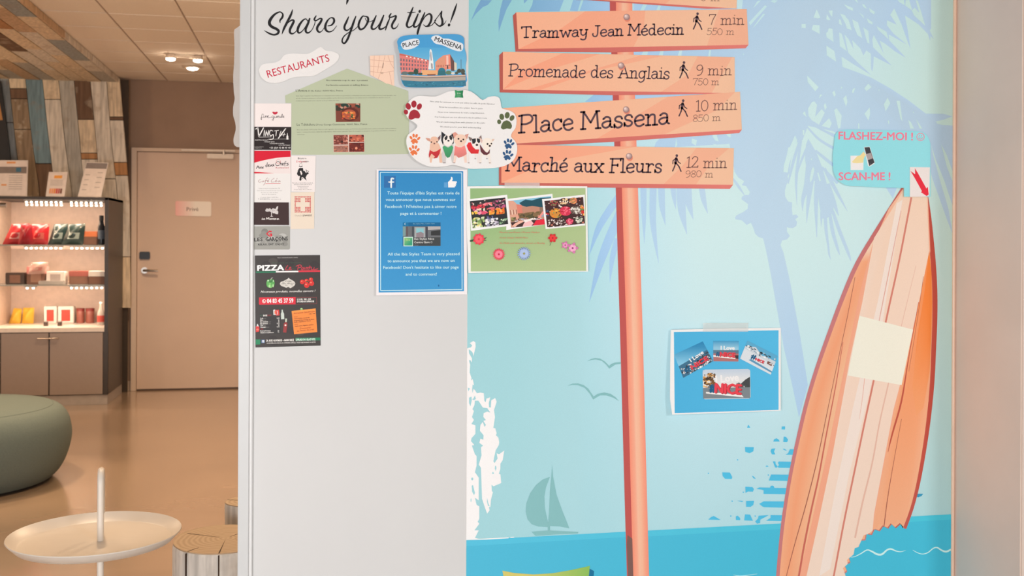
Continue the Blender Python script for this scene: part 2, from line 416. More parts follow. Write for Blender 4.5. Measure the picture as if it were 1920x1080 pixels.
m_brown = mat('brown_paint', (.33, .225, .165), .7, var=.04, scale=6)
structure(MB().box(-5.2, YB, 0, 4.5, YB + .12, ZC + .2).build('wall_back', m_brown))
m_side = mat('grey_beige_plaster', (.80, .65, .56), .7, var=.04, scale=5, bump=.05)
structure(MB().box(XR + .004, -.262, 0, XR + .9, .12, ZC).build('wall_right', m_side, bevel=.003))
structure(MB().box(4.38, .3, 0, 4.5, YB, ZC).build('wall_side', mat('beige_paint', (.5, .42, .35), .7)))
structure(MB().box(-5.2, -2.0, 0, -5.08, YB, ZC).build('wall_left', mat('beige_paint', (.5, .42, .35), .7)))
m_skirt = mat('grey_brown_paint', (.3, .24, .2), .6)
structure(MB().box(hity(245, 700, YB).x - 2.5, YB - .012, 0, hity(246, 700, YB).x, YB, .08).build('baseboard_back', mat('beige_trim_paint', (.5, .39, .31), .5)))
# edge profile of the white wall: flat strip with a rounded nose
t = MB(); x470 = hity(474.5, 540).x
t.box(XL, -.006, 0, x470 - .006, .13, ZC)
structure(t.build('trim_1', mat('cool_white_profile', (.64, .655, .655), .35, var=.01), bevel=.002))
structure(MB().lathe(x470 - .003, -.004, [(.0045, 0), (.0045, ZC)], 12).build('trim_2', mat('highlight_white_profile', (.80, .81, .81), .25, var=.01), smooth=True))  # highlight along the profile's nose is put into its lighter colour
structure(MB().lathe(XR - .001, -.003, [(.0045, 0), (.0045, ZC)], 12).build('trim_3', mat('peach_highlight_bead', (.95, .66, .50), .3, var=.03), smooth=True))  # corner trim; its peach highlight is put into the colour

# suspended ceiling, tile by tile
cl = structure(MB().box(-5.2, -6, ZC + .03, 4.5, YB + .1, ZC + .10).build('ceiling', mat('ceiling_void', (.3, .26, .22), .8)))
m_tile = mat('mineral_ceiling_tile', (.90, .83, .74), .85, var=.03, scale=90, bump=.1)
m_grid = mat('ceiling_grid_metal', (.42, .33, .27), .5)
gx = hitz(311, 148, ZC).x; gy = YB
TS = (YB - hitz(300, 56, ZC).y) / 5
tile = MB().box(.004, .004, 0, TS - .004, TS - .004, .018).build('ceiling_tile', m_tile, cl, bevel=.003)
k0 = True
for i in range(-2, 5):
    for j in range(1, 13):
        o = tile if k0 else tile.copy()
        if not k0: COL.objects.link(o)
        k0 = False; o.parent = cl; o.location = (gx + i * TS, gy - j * TS, ZC + .0 + .001 * ((i * 7 + j * 3) % 3))
gr = MB()
for i in range(-2, 6): gr.box(gx + i * TS - .008, YB - 12 * TS, ZC + .004, gx + i * TS + .008, YB, ZC + .03)
for j in range(0, 13): gr.box(gx - 2 * TS, gy - j * TS - .008, ZC + .005, gx + 5 * TS, gy - j * TS + .008, ZC + .03)
gr.build('ceiling_grid', m_grid, cl)

# ------------------------------------------------------------------ the printed mural
WM = thing('beach_mural', (hity(1330, 540).x, 0, 1.0), 'printed beach mural with coral signpost, palm shadow and surfboard covering right part of wall', 'mural')
def sky(x, y):
    l = [(875, (137, 198, 196)), (960, (146, 205, 204)), (1060, (166, 216, 217)), (1180, (188, 228, 230)), (1300, (203, 236, 238)), (1450, (206, 238, 239)), (1600, (204, 237, 234)), (1700, (198, 232, 224)), (1790, (192, 220, 204))]
    for a, b_ in zip(l, l[1:]):
        if x <= b_[0] or b_ is l[-1]:
            c = mix(a[1], b_[1], max(0, min(1, (x - a[0]) / (b_[0] - a[0])))); break
    low = max(0, min(1, (y - 500) / 500)); top = max(0, min(1, (330 - y) / 400))
    c2 = mix(c, (164, 213, 214), low * .72 * (1 if x > 1100 else .35))
    if x < 1100: c2 = mix(c2, (168, 214, 214), max(0, min(1, (y - 250) / 350)) * .6)
    c3 = mix(c2, (150, 205, 208), top * .25 * (1 if x < 1500 else .3))
    return (c3[0] - 2, c3[1] - 4, min(246, c3[2] + 4))
def leafc(x, y):
    s = sky(x, y); f = (.915, .92, 1.02)
    c = tuple(s[i] * f[i] for i in range(3))
    d = max(0, min(1, (1150 - x) / 250)); c = mix(c, (112, 160, 194), d)
    return (c[0], c[1], min(238, c[2] + 4))
WP = Plane()
ztop = hity(1300, 0).z; 
def pz(x, z):                    # pixel row at which the mural edge x meets height z
    lo, hi = -3000.0, 3000.0
    for _ in range(50):
        m_ = (lo + hi) / 2
        if hity(x, m_).z > z: lo = m_
        else: hi = m_
    return lo
ym0 = pz(1300, ZC - .02); ym1 = pz(1300, .02)
MX0, MX1 = 875.6, 1787
pan = MB(); pan.box(XM, -.0012, .01, XR, .0, ZC - .01); pan.build('backing_panel', mat('white_vinyl', (.8, .78, .76), .5), WM)
WP.top = .0013
def mural_x(x0, y):              # keeps the printed edge vertical in the world
    return x0
def edgepx(X, y):
    lo, hi = 0.0, 2600.0
    for _ in range(40):
        m_ = (lo + hi) / 2
        if hity(m_, y).x < X: lo = m_
        else: hi = m_
    return lo
EL = lambda y: edgepx(XM + .0012, y)
ER = lambda y: edgepx(XR - .0005, y)
a = Art(WP); rows = [ym0, 0, 110, 220, 330, 440, 550, 660, 770, 880, 990, 1080, ym1]; pts = []; NX = 36
for y in rows:
    for i in range(NX + 1): u = i / NX; pts.append((EL(y) * (1 - u) + ER(y) * u, y))
fs = [(j * (NX + 1) + i, j * (NX + 1) + i + 1, (j + 1) * (NX + 1) + i + 1, (j + 1) * (NX + 1) + i) for j in range(len(rows) - 1) for i in range(NX)]
a.faces(pts, fs, sky).build('sky_print', WM)

# palm tree silhouette
a = Art(WP)
z2 = Z(4.5, 1380, 0); z3 = Z(4.5, 1580, 0); z4 = Z(4.5, 1360, 220)
K = [(1190, ym0), (1746, ym0), (1746, 53)]
K += z3([(735, 258), (768, 330), (742, 303), (738, 345), (720, 288), (640, 205), (525, 130), (548, 250), (572, 410), (548, 350), (500, 215), (435, 70), (402, 125), (455, 208), (375, 172), (372, 212), (430, 285), (540, 375), (470, 335), (388, 290), (392, 340), (450, 400), (532, 487), (440, 432), (360, 370), (313, 343), (345, 450), (310, 385), (262, 295), (250, 335), (258, 400), (330, 470), (415, 553), (340, 515), (262, 475), (258, 560), (250, 605), (240, 580), (239, 455), (200, 425), (175, 468), (150, 410), (80, 338), (92, 415), (50, 330), (15, 290), (46, 445), (120, 520), (242, 634), (120, 560), (0, 485), (-10, 482), (-2, 560), (0, 565), (120, 608), (240, 655), (400, 745), (560, 850), (700, 958), (850, 960), (925, 982), (850, 1010), (785, 1025), (800, 1045), (850, 1055)])
K += [(1786.8, 235.5), (1786.8, 388), (1771, 340), (1755, 300), (1746, 272), (1750, 292), (1763, 340), (1778, 390), (1786.5, 440), (1775, 410), (1750, 340), (1738, 300), (1725, 280), (1690, 330), (1674, 372), (1660, 350), (1625, 300), (1590, 262), (1562, 246), (1515, 236), (1505, 262), (1494, 268), (1483, 300)]
K += z4([(540, 470), (525, 500), (535, 530), (515, 570), (502, 620), (505, 670), (530, 710), (563, 718), (562, 780), (567, 825), (600, 820), (615, 840), (590, 862), (605, 882), (600, 915), (570, 935), (532, 932), (520, 925), (520, 965), (545, 1000), (520, 1030), (478, 1040), (466, 1078)])
z7 = Z(2.571, 1080, 380)
K += z7([(1000, 240), (1030, 370), (1080, 640), (1118, 880), (1075, 1035), (1040, 870), (1000, 690), (940, 350), (915, 225)])
K += z4([(318, 1021), (280, 1010), (250, 980), (235, 930), (215, 890), (180, 908), (140, 870), (85, 860), (82, 845), (92, 828), (150, 800), (188, 772), (192, 732), (135, 690), (140, 670), (165, 655), (198, 655), (207, 630), (175, 580), (138, 572), (160, 540), (110, 508), (78, 460)])
K += [(1368, 270), (1228, 278), (1222, 250), (1195, 240), (1190, 178), (1188, 100)]
a.poly(K, leafc)
# crown leaf slivers left and right of the post, and hanging leaflets
z1 = Z(5.4, 870, 0); z5 = Z(4, 1090, 330)
a.poly(z1([(170, 0), (282, 2), (240, 50), (190, 72), (120, 140), (70, 210), (95, 150), (120, 90)]), leafc)
a.poly(z1([(392, 0), (485, 0), (430, 95), (385, 220), (352, 322), (348, 220), (368, 90)]), leafc)
a.poly(z1([(605, 0), (645, 0), (608, 36)]), leafc)
a.poly(z1([(700, 0), (1010, 0), (965, 115), (655, 118), (690, 50)]), leafc)
a.poly(z1([(1105, 0), (1185, 0), (1150, 115), (1072, 108)]), leafc)
a.poly(z1([(1210, 0), (1500, 0), (1480, 115), (1172, 108)]), leafc)
a.poly(z1([(1225, 1030), (1320, 955), (1700, 950), (1700, 1040)]), leafc)
hang = [((465, 60), (468, 250), (473, 508), 46), ((540, 60), (538, 350), (580, 655), 52), ((600, 60), (606, 220), (631, 372), 50), ((685, 60), (695, 150), (708, 248), 40), ((745, 60), (755, 260), (792, 438), 66), ((795, 60), (806, 200), (840, 328), 60), ((900, 60), (918, 180), (948, 282), 44),
        ((300, 130), (140, 370), (60, 592), 56), ((300, 260), (155, 610), (60, 945), 70), ((270, 470), (232, 620), (214, 798), 44)]
for p0, p1, p2, wd in hang: a.stroke(z5([p0, p1, p2]), [wd / 4, wd / 4.6, .4], leafc, caps=False)
a.stroke(z5([(1130, 10), (1180, 80), (1228, 150)]), [3, 5, .5], leafc, caps=False)
fr_ = [([(650, 130), (575, 370), (530, 560)], [16, 26, 10]), ([(640, 180), (607, 420), (598, 560), (605, 742)], [20, 24, 20, 2]), ([(700, 230), (640, 370), (608, 480)], [20, 18, 3]),
       ([(705, 320), (690, 560), (655, 690), (652, 792)], [34, 50, 30, 2]), ([(745, 390), (720, 560), (697, 740), (686, 892)], [40, 46, 28, 2]), ([(775, 490), (765, 720), (772, 1012)], [34, 34, 4]),
       ([(820, 730), (812, 820), (808, 922)], [24, 22, 2]), ([(842, 800), (850, 950), (868, 1078)], [30, 26, 16]), ([(880, 800), (905, 960), (945, 1100), (965, 1160)], [26, 30, 22, 4]), ([(905, 790), (960, 950), (1035, 1140), (1060, 1215)], [26, 30, 24, 4]),
       ([(835, 430), (930, 610), (1030, 792)], [26, 30, 2]), ([(865, 560), (915, 720), (957, 832)], [34, 40, 3]), ([(690, 80), (790, 185), (930, 270), (990, 300)], [14, 20, 24, 20]), ([(700, 10), (800, 95), (930, 150), (1000, 170)], [30, 18, 14, 12]),
       ([(760, 80), (860, 130), (960, 185)], [10, 14, 14]), ([(760, 280), (850, 355), (940, 425)], [20, 26, 26]), ([(815, 420), (880, 490), (950, 555)], [18, 26, 26]),
       ([(868, 1070), (875, 1150), (890, 1200)], [16, 14, 2])]
for p, wd in fr_: a.stroke(z4(p), [v / 4.5 for v in wd], leafc, caps=False)
a.poly(z4([(700, 180), (770, 300), (820, 430), (862, 580), (905, 700), (915, 800), (860, 850), (815, 855), (790, 720), (765, 540), (700, 520), (672, 350), (680, 230)]), leafc)
a.build('palm_silhouette', WM, label='pale blue shadow of a palm tree printed behind the signs')
# gaps of sky between the leaflets
a = Art(WP)
for g in [[(5, 0), (58, 0), (50, 78), (12, 78)], [(145, 68), (178, 12), (215, 0), (160, 55)], [(290, 10), (312, 0), (355, 5), (325, 26)], [(108, 190), (245, 43), (262, 55), (120, 214)], [(140, 237), (228, 116), (247, 118), (160, 220)],
          [(655, 148), (680, 78), (712, 148), (692, 156)], [(762, 160), (766, 120), (797, 168), (777, 172)], [(780, 90), (815, 88), (812, 142), (798, 128)], [(553, 203), (588, 203), (588, 238), (553, 234)], [(650, 210), (705, 213), (706, 286), (638, 250)],
          [(760, 280), (775, 265), (782, 238), (815, 243), (822, 354), (765, 315)], [(762, 385), (830, 430), (845, 520), (766, 468)], [(600, 638), (697, 735), (668, 770), (605, 692)], [(878, 115), (922, 130), (978, 255), (945, 242)], [(868, 163), (882, 165), (896, 213), (870, 202)],
          [(870, 273), (892, 285), (936, 432), (876, 390)], [(892, 478), (960, 522), (1010, 560), (1010, 600), (905, 565)], [(908, 35), (985, 68), (990, 92), (945, 75)],
          [(608, 915), (640, 862), (662, 855), (684, 885), (668, 985), (722, 920), (749, 950), (700, 1053), (640, 1015), (612, 978)], [(562, 958), (580, 938), (595, 987)], [(700, 830), (710, 797), (729, 800)], [(740, 890), (752, 868), (767, 905), (750, 930)],
          [(812, 780), (830, 763), (842, 800), (828, 818)], [(903, 830), (930, 803), (940, 860), (928, 900)], [(884, 745), (890, 728), (898, 745)], [(828, 930), (848, 912), (892, 975), (880, 1080), (862, 1085)], [(722, 1062), (785, 997), (808, 1040), (790, 1082)], [(60, 448), (68, 458), (60, 464)]]:
    a.poly(z2(g), sky)
for g in [[(98, 0), (120, 0), (132, 27)], [(163, 33), (185, 40), (204, 75), (175, 60)], [(223, 68), (272, 100), (266, 122), (230, 100)], [(133, 103), (175, 133), (182, 157)], [(202, 153), (252, 187), (252, 208), (215, 190)], [(80, 163), (130, 190), (166, 322), (125, 297), (95, 225)],
          [(172, 228), (217, 262), (226, 368), (208, 360), (190, 300)], [(285, 220), (370, 268), (387, 332), (300, 253)], [(0, 118), (50, 168), (77, 255), (35, 240)], [(463, 0), (518, 0), (524, 45), (480, 20)], [(530, 0), (562, 0), (588, 90), (528, 48)], [(615, 0), (635, 8), (697, 218), (600, 128), (583, 88), (608, 65), (645, 105)],
          [(183, 745), (215, 706), (245, 735), (200, 769)], [(78, 780), (85, 750), (105, 743), (92, 785)], [(8, 830), (28, 803), (40, 860), (28, 902)], [(348, 880), (378, 823), (402, 870), (362, 940)], [(453, 850), (482, 850), (504, 1024), (488, 1000)], [(183, 960), (228, 906), (232, 960), (218, 1017)], [(130, 1040), (139, 1040), (142, 1085), (130, 1085)],
          [(553, 1012), (575, 1030), (602, 1085), (570, 1085)], [(618, 1002), (672, 1085), (650, 1085)], [(303, 752), (310, 758), (305, 770)], [(590, 945), (600, 942), (602, 958)], [(380, 1020), (390, 1015), (393, 1050), (383, 1040)], [(0, 330), (35, 430), (0, 400)]]:
    a.poly(z3(g), sky)
for g in [[(588, 150), (606, 195), (600, 250), (562, 330), (537, 400), (526, 466), (490, 462), (494, 405), (520, 310), (530, 255), (545, 250)], [(650, 105), (668, 110), (666, 150), (655, 152)], [(720, 350), (732, 345), (728, 365)], [(740, 415), (752, 440), (735, 520), (718, 550), (712, 520), (725, 450)], [(775, 470), (785, 465), (806, 535), (795, 540)], [(0, 130), (42, 132), (42, 170), (20, 160)], [(10, 225), (35, 222), (38, 258), (15, 258)]]:
    a.poly(z4(g), sky)
a.poly([(1764.5, 270), (1776, 292), (1787, 325), (1786.5, 342), (1775, 312)], sky)
z8 = Z(4.9, 1180, 230)
for g in [[(205, 140), (290, 135), (245, 180), (232, 215), (200, 215)], [(430, 140), (440, 200), (432, 222), (420, 222)], [(570, 130), (620, 115), (625, 125), (598, 130)], [(575, 145), (622, 160), (612, 212), (572, 188)], [(768, 100), (800, 105), (822, 172), (790, 165), (765, 130)], [(770, 195), (800, 200), (838, 235), (790, 235)], [(892, 95), (932, 92), (932, 135), (905, 120)], [(892, 200), (918, 195), (915, 235), (900, 230)]]:
    a.poly(z8(g), sky)
for x, y, s_ in [(1210, 96, 14), (1240, 98, 10), (1275, 99, 9), (1330, 102, 6)]: a.poly([(x, y - 8), (x + s_ * .5, y - 8), (x + s_ * .2, y + 12), (x - s_ * .7, y + 12)], sky)
for g in [[(1210, 0), (1218, 0), (1205, 24), (1198, 24)], [(1238, 0), (1243, 0), (1235, 24), (1229, 24)]]: a.poly(g, sky)
a.build('leaf_gaps', WM)['kind'] = 'stuff'

# signpost
a = Art(WP)
def shade(c, d=1.0): return c
a.poly([(1139, ym0), (1160, ym0), (1174.5, 620), (1187.5, 1080), (1197, ym1), (1184, ym1), (1175.3, 1080), (1162.5, 620), (1154.5, 352), (1143.5, 20)], (186, 84, 80))
def postc(x, y):
    return (255, 163, 135) if x > 1195 + (y - 700) * .03 else (250, 150, 122)
n = 10; Lp = [(1150, ym0), (1155, 20), (1166, 355), (1174.5, 620), (1187, 1080), (1198, ym1)]; Rp = [(1180, ym0), (1185.6, 20), (1196, 352), (1205, 620), (1217, 1080), (1228, ym1)]
bands = [(0, (243, 140, 115)), (.12, (250, 152, 125)), (.3, (252, 165, 138)), (.42, (255, 184, 156)), (.6, (255, 180, 150)), (.78, (254, 160, 132)), (.92, (255, 150, 126)), (1, (250, 140, 118))]
pts = []; fs = []; cols = {}
for j in range(len(Lp)):
    for i, (u, c) in enumerate(bands): p = (Lp[j][0] * (1 - u) + Rp[j][0] * u, Lp[j][1] * (1 - u) + Rp[j][1] * u); pts.append(p); cols[p] = c
nb = len(bands)
fs = [(j * nb + i, j * nb + i + 1, (j + 1) * nb + i + 1, (j + 1) * nb + i) for j in range(len(Lp) - 1) for i in range(nb - 1)]
a.faces(pts, fs, lambda x, y: cols[(x, y)])
a.build('signpost', WM, label='coral printed post that carries the sign boards')
# sea
a = Art(WP)
hz = lambda x: 1013 - (x - 875) * .0536
def sea(x, y):
    t = max(0, min(1, (x - 900) / 800)); return mix((76, 180, 211), (66, 188, 218), t)
for X0, X1 in ((None, 1175), (1217, None)):
    x0 = EL(1013) if X0 is None else X0; x1 = ER(965) if X1 is None else X1
    if X0 is None: P4 = [(x0, hz(x0)), (1173, hz(1173)), (1175.5, 1080), (1184, ym1), (EL(ym1), ym1)]
    else: P4 = [(1214.8, hz(1214)), (x1, hz(x1)), (ER(ym1), ym1), (1228, ym1), (1217, 1080)]
    a.poly(P4, sea)
    a.poly([(P4[0][0], P4[0][1]), (P4[1][0], P4[1][1]), (P4[1][0], P4[1][1] + 10), (P4[0][0], P4[0][1] + 11)], lambda x, y: mix((84, 188, 218), (72, 198, 222), max(0, min(1, (x - 900) / 800))))
for pts_, wv in [(Z(5.333, 1440, 900)([(828, 772), (870, 765), (930, 735), (990, 700), (1040, 715), (1090, 742), (1140, 742), (1190, 700), (1230, 690), (1280, 710), (1330, 717), (1378, 702)]), [.8, 1.2, 1.8, 2.2, 3, 3.6, 3.6, 3, 3, 2, 1.2, .4]),
                 (Z(5.333, 1440, 900)([(1448, 700), (1490, 725), (1545, 740), (1600, 725), (1650, 685), (1690, 675), (1740, 705), (1785, 715), (1838, 690)]), [.5, 1.2, 1.4, 1.8, 2, 2.4, 3, 3.6, 3])]:
    a.stroke(pts_, wv, (198, 236, 240), caps=False)
a.stroke([(1375, 1078), (1390, 1080), (1420, 1076)], [.5, 1.5, .4], (198, 236, 240), caps=False)
a.poly([(1176.5, 1003), (1175, 1020), (1178, 1080), (1187.5, 1080), (1185.5, 1010)], (122, 90, 84))
a.poly([(1178, 1080), (1184, ym1), (1197, ym1), (1187.5, 1080)], (122, 90, 84))
a.build('sea_print', WM, label='bright blue sea along the foot of the mural')
# white worn patch
a = Art(WP); zA = Z(5.4, 860, 630); zB = Z(4.909, 860, 810)
e0 = EL(660)
W_ = [(e0, 653.5)] + zA([(100, 120), (125, 115), (137, 95), (112, 72), (150, 50), (170, 65), (172, 110), (160, 160), (150, 205), (143, 172), (128, 152), (102, 135), (105, 175), (135, 225), (133, 268), (115, 240), (105, 250), (117, 290), (112, 370), (130, 425), (125, 450), (142, 435), (157, 500), (142, 490), (137, 535), (140, 580), (150, 535), (163, 545), (185, 580), (220, 572), (255, 580), (260, 655), (275, 670), (280, 635), (320, 620), (305, 680), (308, 720), (325, 725), (330, 650), (370, 628), (385, 665), (358, 750), (368, 820), (352, 930), (372, 935), (385, 985), (378, 1005), (403, 1030), (411, 1075)])
W_ += zB([(370, 120), (340, 170), (320, 270), (330, 285), (358, 245), (350, 195), (372, 205), (420, 170), (405, 260), (385, 290), (384, 340), (370, 385), (385, 390), (392, 470), (320, 500), (302, 485), (305, 540), (315, 555), (298, 620), (292, 690), (278, 690), (285, 720), (262, 752), (240, 690), (215, 615), (205, 330), (185, 300), (210, 215), (205, 140), (225, 125), (190, 100), (200, 60)])
W_ += zA([(250, 1050), (252, 1005), (215, 960), (220, 900), (245, 870), (262, 920), (275, 900), (250, 860), (275, 850), (250, 820), (252, 780), (290, 765), (320, 775), (290, 730), (245, 725), (200, 655), (165, 655), (160, 700), (140, 740), (155, 760), (135, 820), (155, 850), (130, 890), (170, 905), (170, 990), (130, 1035), (125, 1065)])
W_ += zB([(145, 120), (122, 125), (150, 205), (165, 220), (165, 310), (150, 370), (185, 420), (185, 630), (150, 605), (165, 670), (190, 685), (190, 800), (175, 825), (190, 845), (145, 905), (185, 905), (150, 975), (190, 983), (330, 976), (460, 970), (460, 978), (260, 990)])
W_ += [(EL(1012.6), 1012.6)]
a.poly(W_, (247, 240, 237))
for g in ([(93, 525), (115, 530), (98, 560)], [(105, 625), (130, 613), (133, 650), (120, 712), (105, 680)], [(135, 640), (150, 632), (165, 602), (174, 638), (155, 650)]): a.poly(zA(g), sky)
for g in ([(120, 495), (132, 488), (150, 560), (142, 582), (124, 550)], [(335, 312), (343, 310), (348, 332), (341, 360), (332, 335)], [(310, 372), (318, 365), (325, 385), (310, 388)], [(262, 605), (272, 650), (285, 685), (270, 680), (260, 640)], [(110, 615), (117, 612), (118, 640), (110, 642)]): a.poly(zB(g), sky)
a.disc(*zB([(125, 432)])[0], 2, 2.6, sky)
a.poly([(957, 1007), (964, 1006.6), (964, 1008), (957, 1008.6)], (247, 240, 237))
a.build('white_worn_patch', WM, label='ragged white patch at the left edge of the mural')
# sailing boat and birds
a = Art(WP); zb = Z(2.347, 860, 620); bc = lambda x, y: (130, 184, 187)
a.poly(zb([(402, 643), (370, 655), (340, 680), (315, 715), (298, 760), (295, 795), (303, 830), (322, 852), (350, 862), (398, 865), (388, 820), (379, 780), (377, 730), (384, 690)]), bc)
a.poly(zb([(411, 590), (415, 640), (430, 720), (455, 790), (487, 870), (445, 862), (402, 860), (402, 882), (392, 882), (392, 860), (398, 800), (402, 700), (408, 640)]), bc)
a.poly(zb([(320, 885), (395, 879), (527, 886), (525, 893), (430, 897), (338, 903)]), bc)
a.build('sailing_boat', WM, label='grey-green sailing boat silhouette on the horizon')
for g in ([(565, 135), (582, 125), (600, 120), (622, 123), (645, 137), (662, 155), (672, 146), (690, 140), (713, 138), (713, 146), (690, 149), (663, 167), (650, 150), (630, 133), (605, 127), (585, 129)], [(478, 243), (500, 233), (525, 232), (550, 240), (570, 255), (594, 290), (612, 278), (640, 272), (668, 278), (690, 293), (706, 310), (680, 295), (650, 285), (622, 285), (592, 303), (578, 278), (555, 252), (525, 240), (500, 239)]):
    a = Art(WP); a.poly(zb(g), bc); a.build('bird', WM)
# ragged blue water marks beside the surfboard
a = Art(WP); zs = Z(4.696, 1300, 770); sc_ = lambda x, y: (78, 188, 226)
for g in [[(752, 448), (900, 450), (900, 504), (752, 503), (742, 495), (755, 478), (745, 460)], [(700, 447), (722, 447), (725, 470), (742, 492), (735, 502), (720, 500)], [(685, 562), (900, 564), (900, 620), (665, 615)], [(555, 690), (580, 676), (675, 678), (682, 663), (695, 659), (708, 665), (714, 680), (900, 682), (900, 737), (618, 733), (620, 702), (600, 695)],
          [(458, 670), (520, 673), (534, 690), (525, 713), (480, 712), (460, 725)], [(580, 820), (600, 810), (620, 798), (900, 800), (900, 857), (625, 850), (610, 845)], [(465, 795), (535, 793), (528, 830), (505, 847), (465, 847)], [(575, 925), (665, 920), (590, 960), (588, 990), (560, 995), (545, 975), (570, 950)], [(680, 920), (900, 922), (900, 974), (640, 970), (680, 945)],
          [(455, 913), (500, 915), (525, 970), (448, 966)], [(375, 930), (390, 925), (412, 945), (412, 965), (375, 962)], [(131, 960), (155, 938), (180, 927), (240, 962)], [(455, 320), (533, 322), (528, 358), (495, 375), (458, 362)], [(255, 543), (322, 545), (343, 585), (338, 602), (280, 600), (258, 575)],
          [(703, 272), (712, 252), (733, 243), (752, 255), (761, 272)], [(797, 228), (815, 230), (835, 255), (825, 278), (792, 276)], [(723, 332), (690, 335), (680, 355), (692, 385), (722, 385), (710, 360)], [(810, 388), (835, 375), (850, 340), (900, 340), (900, 390)], [(780, 140), (808, 138), (807, 166), (777, 165)], [(473, 150), (485, 124), (502, 150)],
          [(635, 495), (648, 480), (663, 493)], [(515, 573), (530, 578), (552, 602), (530, 596)], [(385, 792), (440, 795), (430, 805)], [(785, 337), (800, 335), (825, 352), (808, 350)]]:
    a.poly(zs(g), sc_)
for x, y in [(133, 552), (660, 567), (440, 718), (330, 928), (545, 928), (342, 797), (390, 433)]: a.disc(*zs([(x, y)])[0], 1.2, 1.4, sc_, 8)
a.poly([(1716.5, 926), (1731, 926), (1728, 930), (1722, 932.5), (1717, 931)], (50, 150, 190))
a.build('water_marks', WM)['kind'] = 'stuff'

# surfboard
zf = Z(1.4583, 1440, 340)
outL = [(1694, 345)] + zf([(362, 22), (300, 120), (240, 220), (200, 312), (160, 420), (128, 512), (100, 606), (78, 700), (60, 785), (46, 865), (35, 942), (28, 1010), (22, 1080)]) + [(1448, 1180), (1444, 1290)]
outR = [(1735, 345)] + zf([(438, 42), (446, 95), (452, 150), (459, 225), (463, 300), (463, 375), (460, 450), (455, 550), (445, 650), (431, 745), (415, 830), (398, 895)]) + [(1700, 990)]
teeth = Z(5.333, 1440, 900)([(1385, 488), (1368, 488), (1327, 440), (1280, 482), (1235, 443), (1203, 487), (1155, 462), (1118, 513), (1067, 495), (1040, 550), (987, 542), (975, 603), (915, 608), (910, 668), (857, 680), (855, 742), (808, 768), (825, 825), (770, 858), (793, 915), (750, 955), (760, 1010), (700, 1050), (715, 1110), (650, 1140), (640, 1300), (500, 1500), (300, 2000)])
SB = catmull(outL, 3)[::-1] + catmull(outR, 3) + teeth
SB = SB + [(1470, 1300)]
def clip_to(poly, keep):         # keep the part of a convex-ish strip inside the board outline (Sutherland-Hodgman against each half plane is not valid for concave shapes, so strips are drawn to fit)
    return poly
a = Art(WP)
a.poly(SB, lambda x, y: mix((186, 76, 62), (196, 122, 124), max(0, min(1, (1735 - x) / 120))) if y < 1300 else (190, 115, 115))
inL = [(x + 9.5 - 3 * max(0, min(1, (y - 400) / 500)), y) for x, y in outL]; inR = [(x - 9.5 + 3 * max(0, min(1, (y - 600) / 350)), y) for x, y in outR]
teeth2 = [(x - 1.6, y - 2.0) for x, y in teeth[1:]]
inR[-1] = (1693, 990.5)
SI = catmull(inL, 3)[::-1] + catmull(inR, 3) + teeth2 + [(1475, 1295)]
def lerpx(tab, y):
    for p, q in zip(tab, tab[1:]):
        if q[1] >= y: t = (y - p[1]) / (q[1] - p[1]); return p[0] * (1 - t) + q[0] * t
    return tab[-1][0]
def boardc(x, y):
    l = lerpx(sorted(inL, key=lambda q: q[1]), y); t = (x - l) / 60
    if y < 480: return mix((255, 205, 180), (255, 190, 158), max(0, min(1, t)))
    return mix((252, 160, 120), (255, 188, 150), max(0, min(1, abs(t - .25) * 1.6)))
# rows of quads so that the colour can run across the board
iL = catmull(inL, 3); iR = sorted(catmull(inR, 3), key=lambda q: q[1])
a.poly(SI, (252, 176, 138))
for i in range(len(iL) - 1):
    p, q = iL[i], iL[i + 1]
    if p[1] > 1180 or q[1] <= p[1]: continue
    W0, W1 = 48, 48
    wl = lambda y: min(62, max(0, (y - 352) * .28)) if y < 575 else 62
    if q[1] > 380: a.quad(p, (p[0] + wl(p[1]), p[1]), (q[0] + wl(q[1]), q[1]), q, (lambda x, y: boardc(x, y)), 4, 1)
def zline(pts, wd, col, e=0): a.stroke(zf(pts), wd, col, caps=False)
# salmon strip, pale centre, right orange zone
a.poly(zf([(375, 12), (418, 12), (437, 42), (444, 190), (428, 290), (395, 425), (362, 560), (345, 625), (318, 770), (292, 910), (287, 952), (272, 965), (262, 967), (247, 1000), (237, 1003), (234, 1020), (216, 1035), (218, 1046), (205, 1058), (212, 1078), (195, 1100), (60, 1320), (55, 1320), (85, 1080), (120, 930), (160, 750), (215, 480), (252, 300), (285, 175), (330, 75)]), lambda x, y: mix((250, 166, 136), (250, 188, 160), max(0, min(1, (500 - y) / 150))))
a.poly(zf([(378, 12), (418, 12), (434, 42), (441, 190), (420, 300), (392, 420), (360, 560), (343, 625), (316, 770), (290, 910), (286, 955), (272, 965), (262, 967), (247, 1000), (237, 1003), (234, 1020), (216, 1035), (218, 1046), (205, 1058), (212, 1078), (195, 1100), (70, 1320), (64, 1310), (105, 1080), (138, 930), (176, 750), (225, 480), (258, 330), (290, 155), (340, 75)]), lambda x, y: mix((249, 213, 196), (253, 207, 184), max(0, min(1, (540 - y) / 200))))
a.poly(zf([(441, 190), (447, 250), (449, 330), (447, 420), (444, 500), (439, 600), (426, 690), (408, 780), (385, 880), (372, 940), (355, 925), (345, 942), (330, 928), (320, 945), (305, 935), (297, 950), (288, 952), (318, 770), (345, 625), (365, 545), (395, 420)]), lambda x, y: mix((246, 140, 78), (254, 172, 134), max(0, min(1, (y - 560) / 160))))
a.poly(zf([(441, 192), (447, 250), (449, 330), (447, 420), (442, 520), (425, 620), (405, 640), (395, 560), (408, 430), (428, 300)]), lambda x, y: mix((244, 130, 58), (252, 160, 112), max(0, min(1, (y - 620) / 130))))
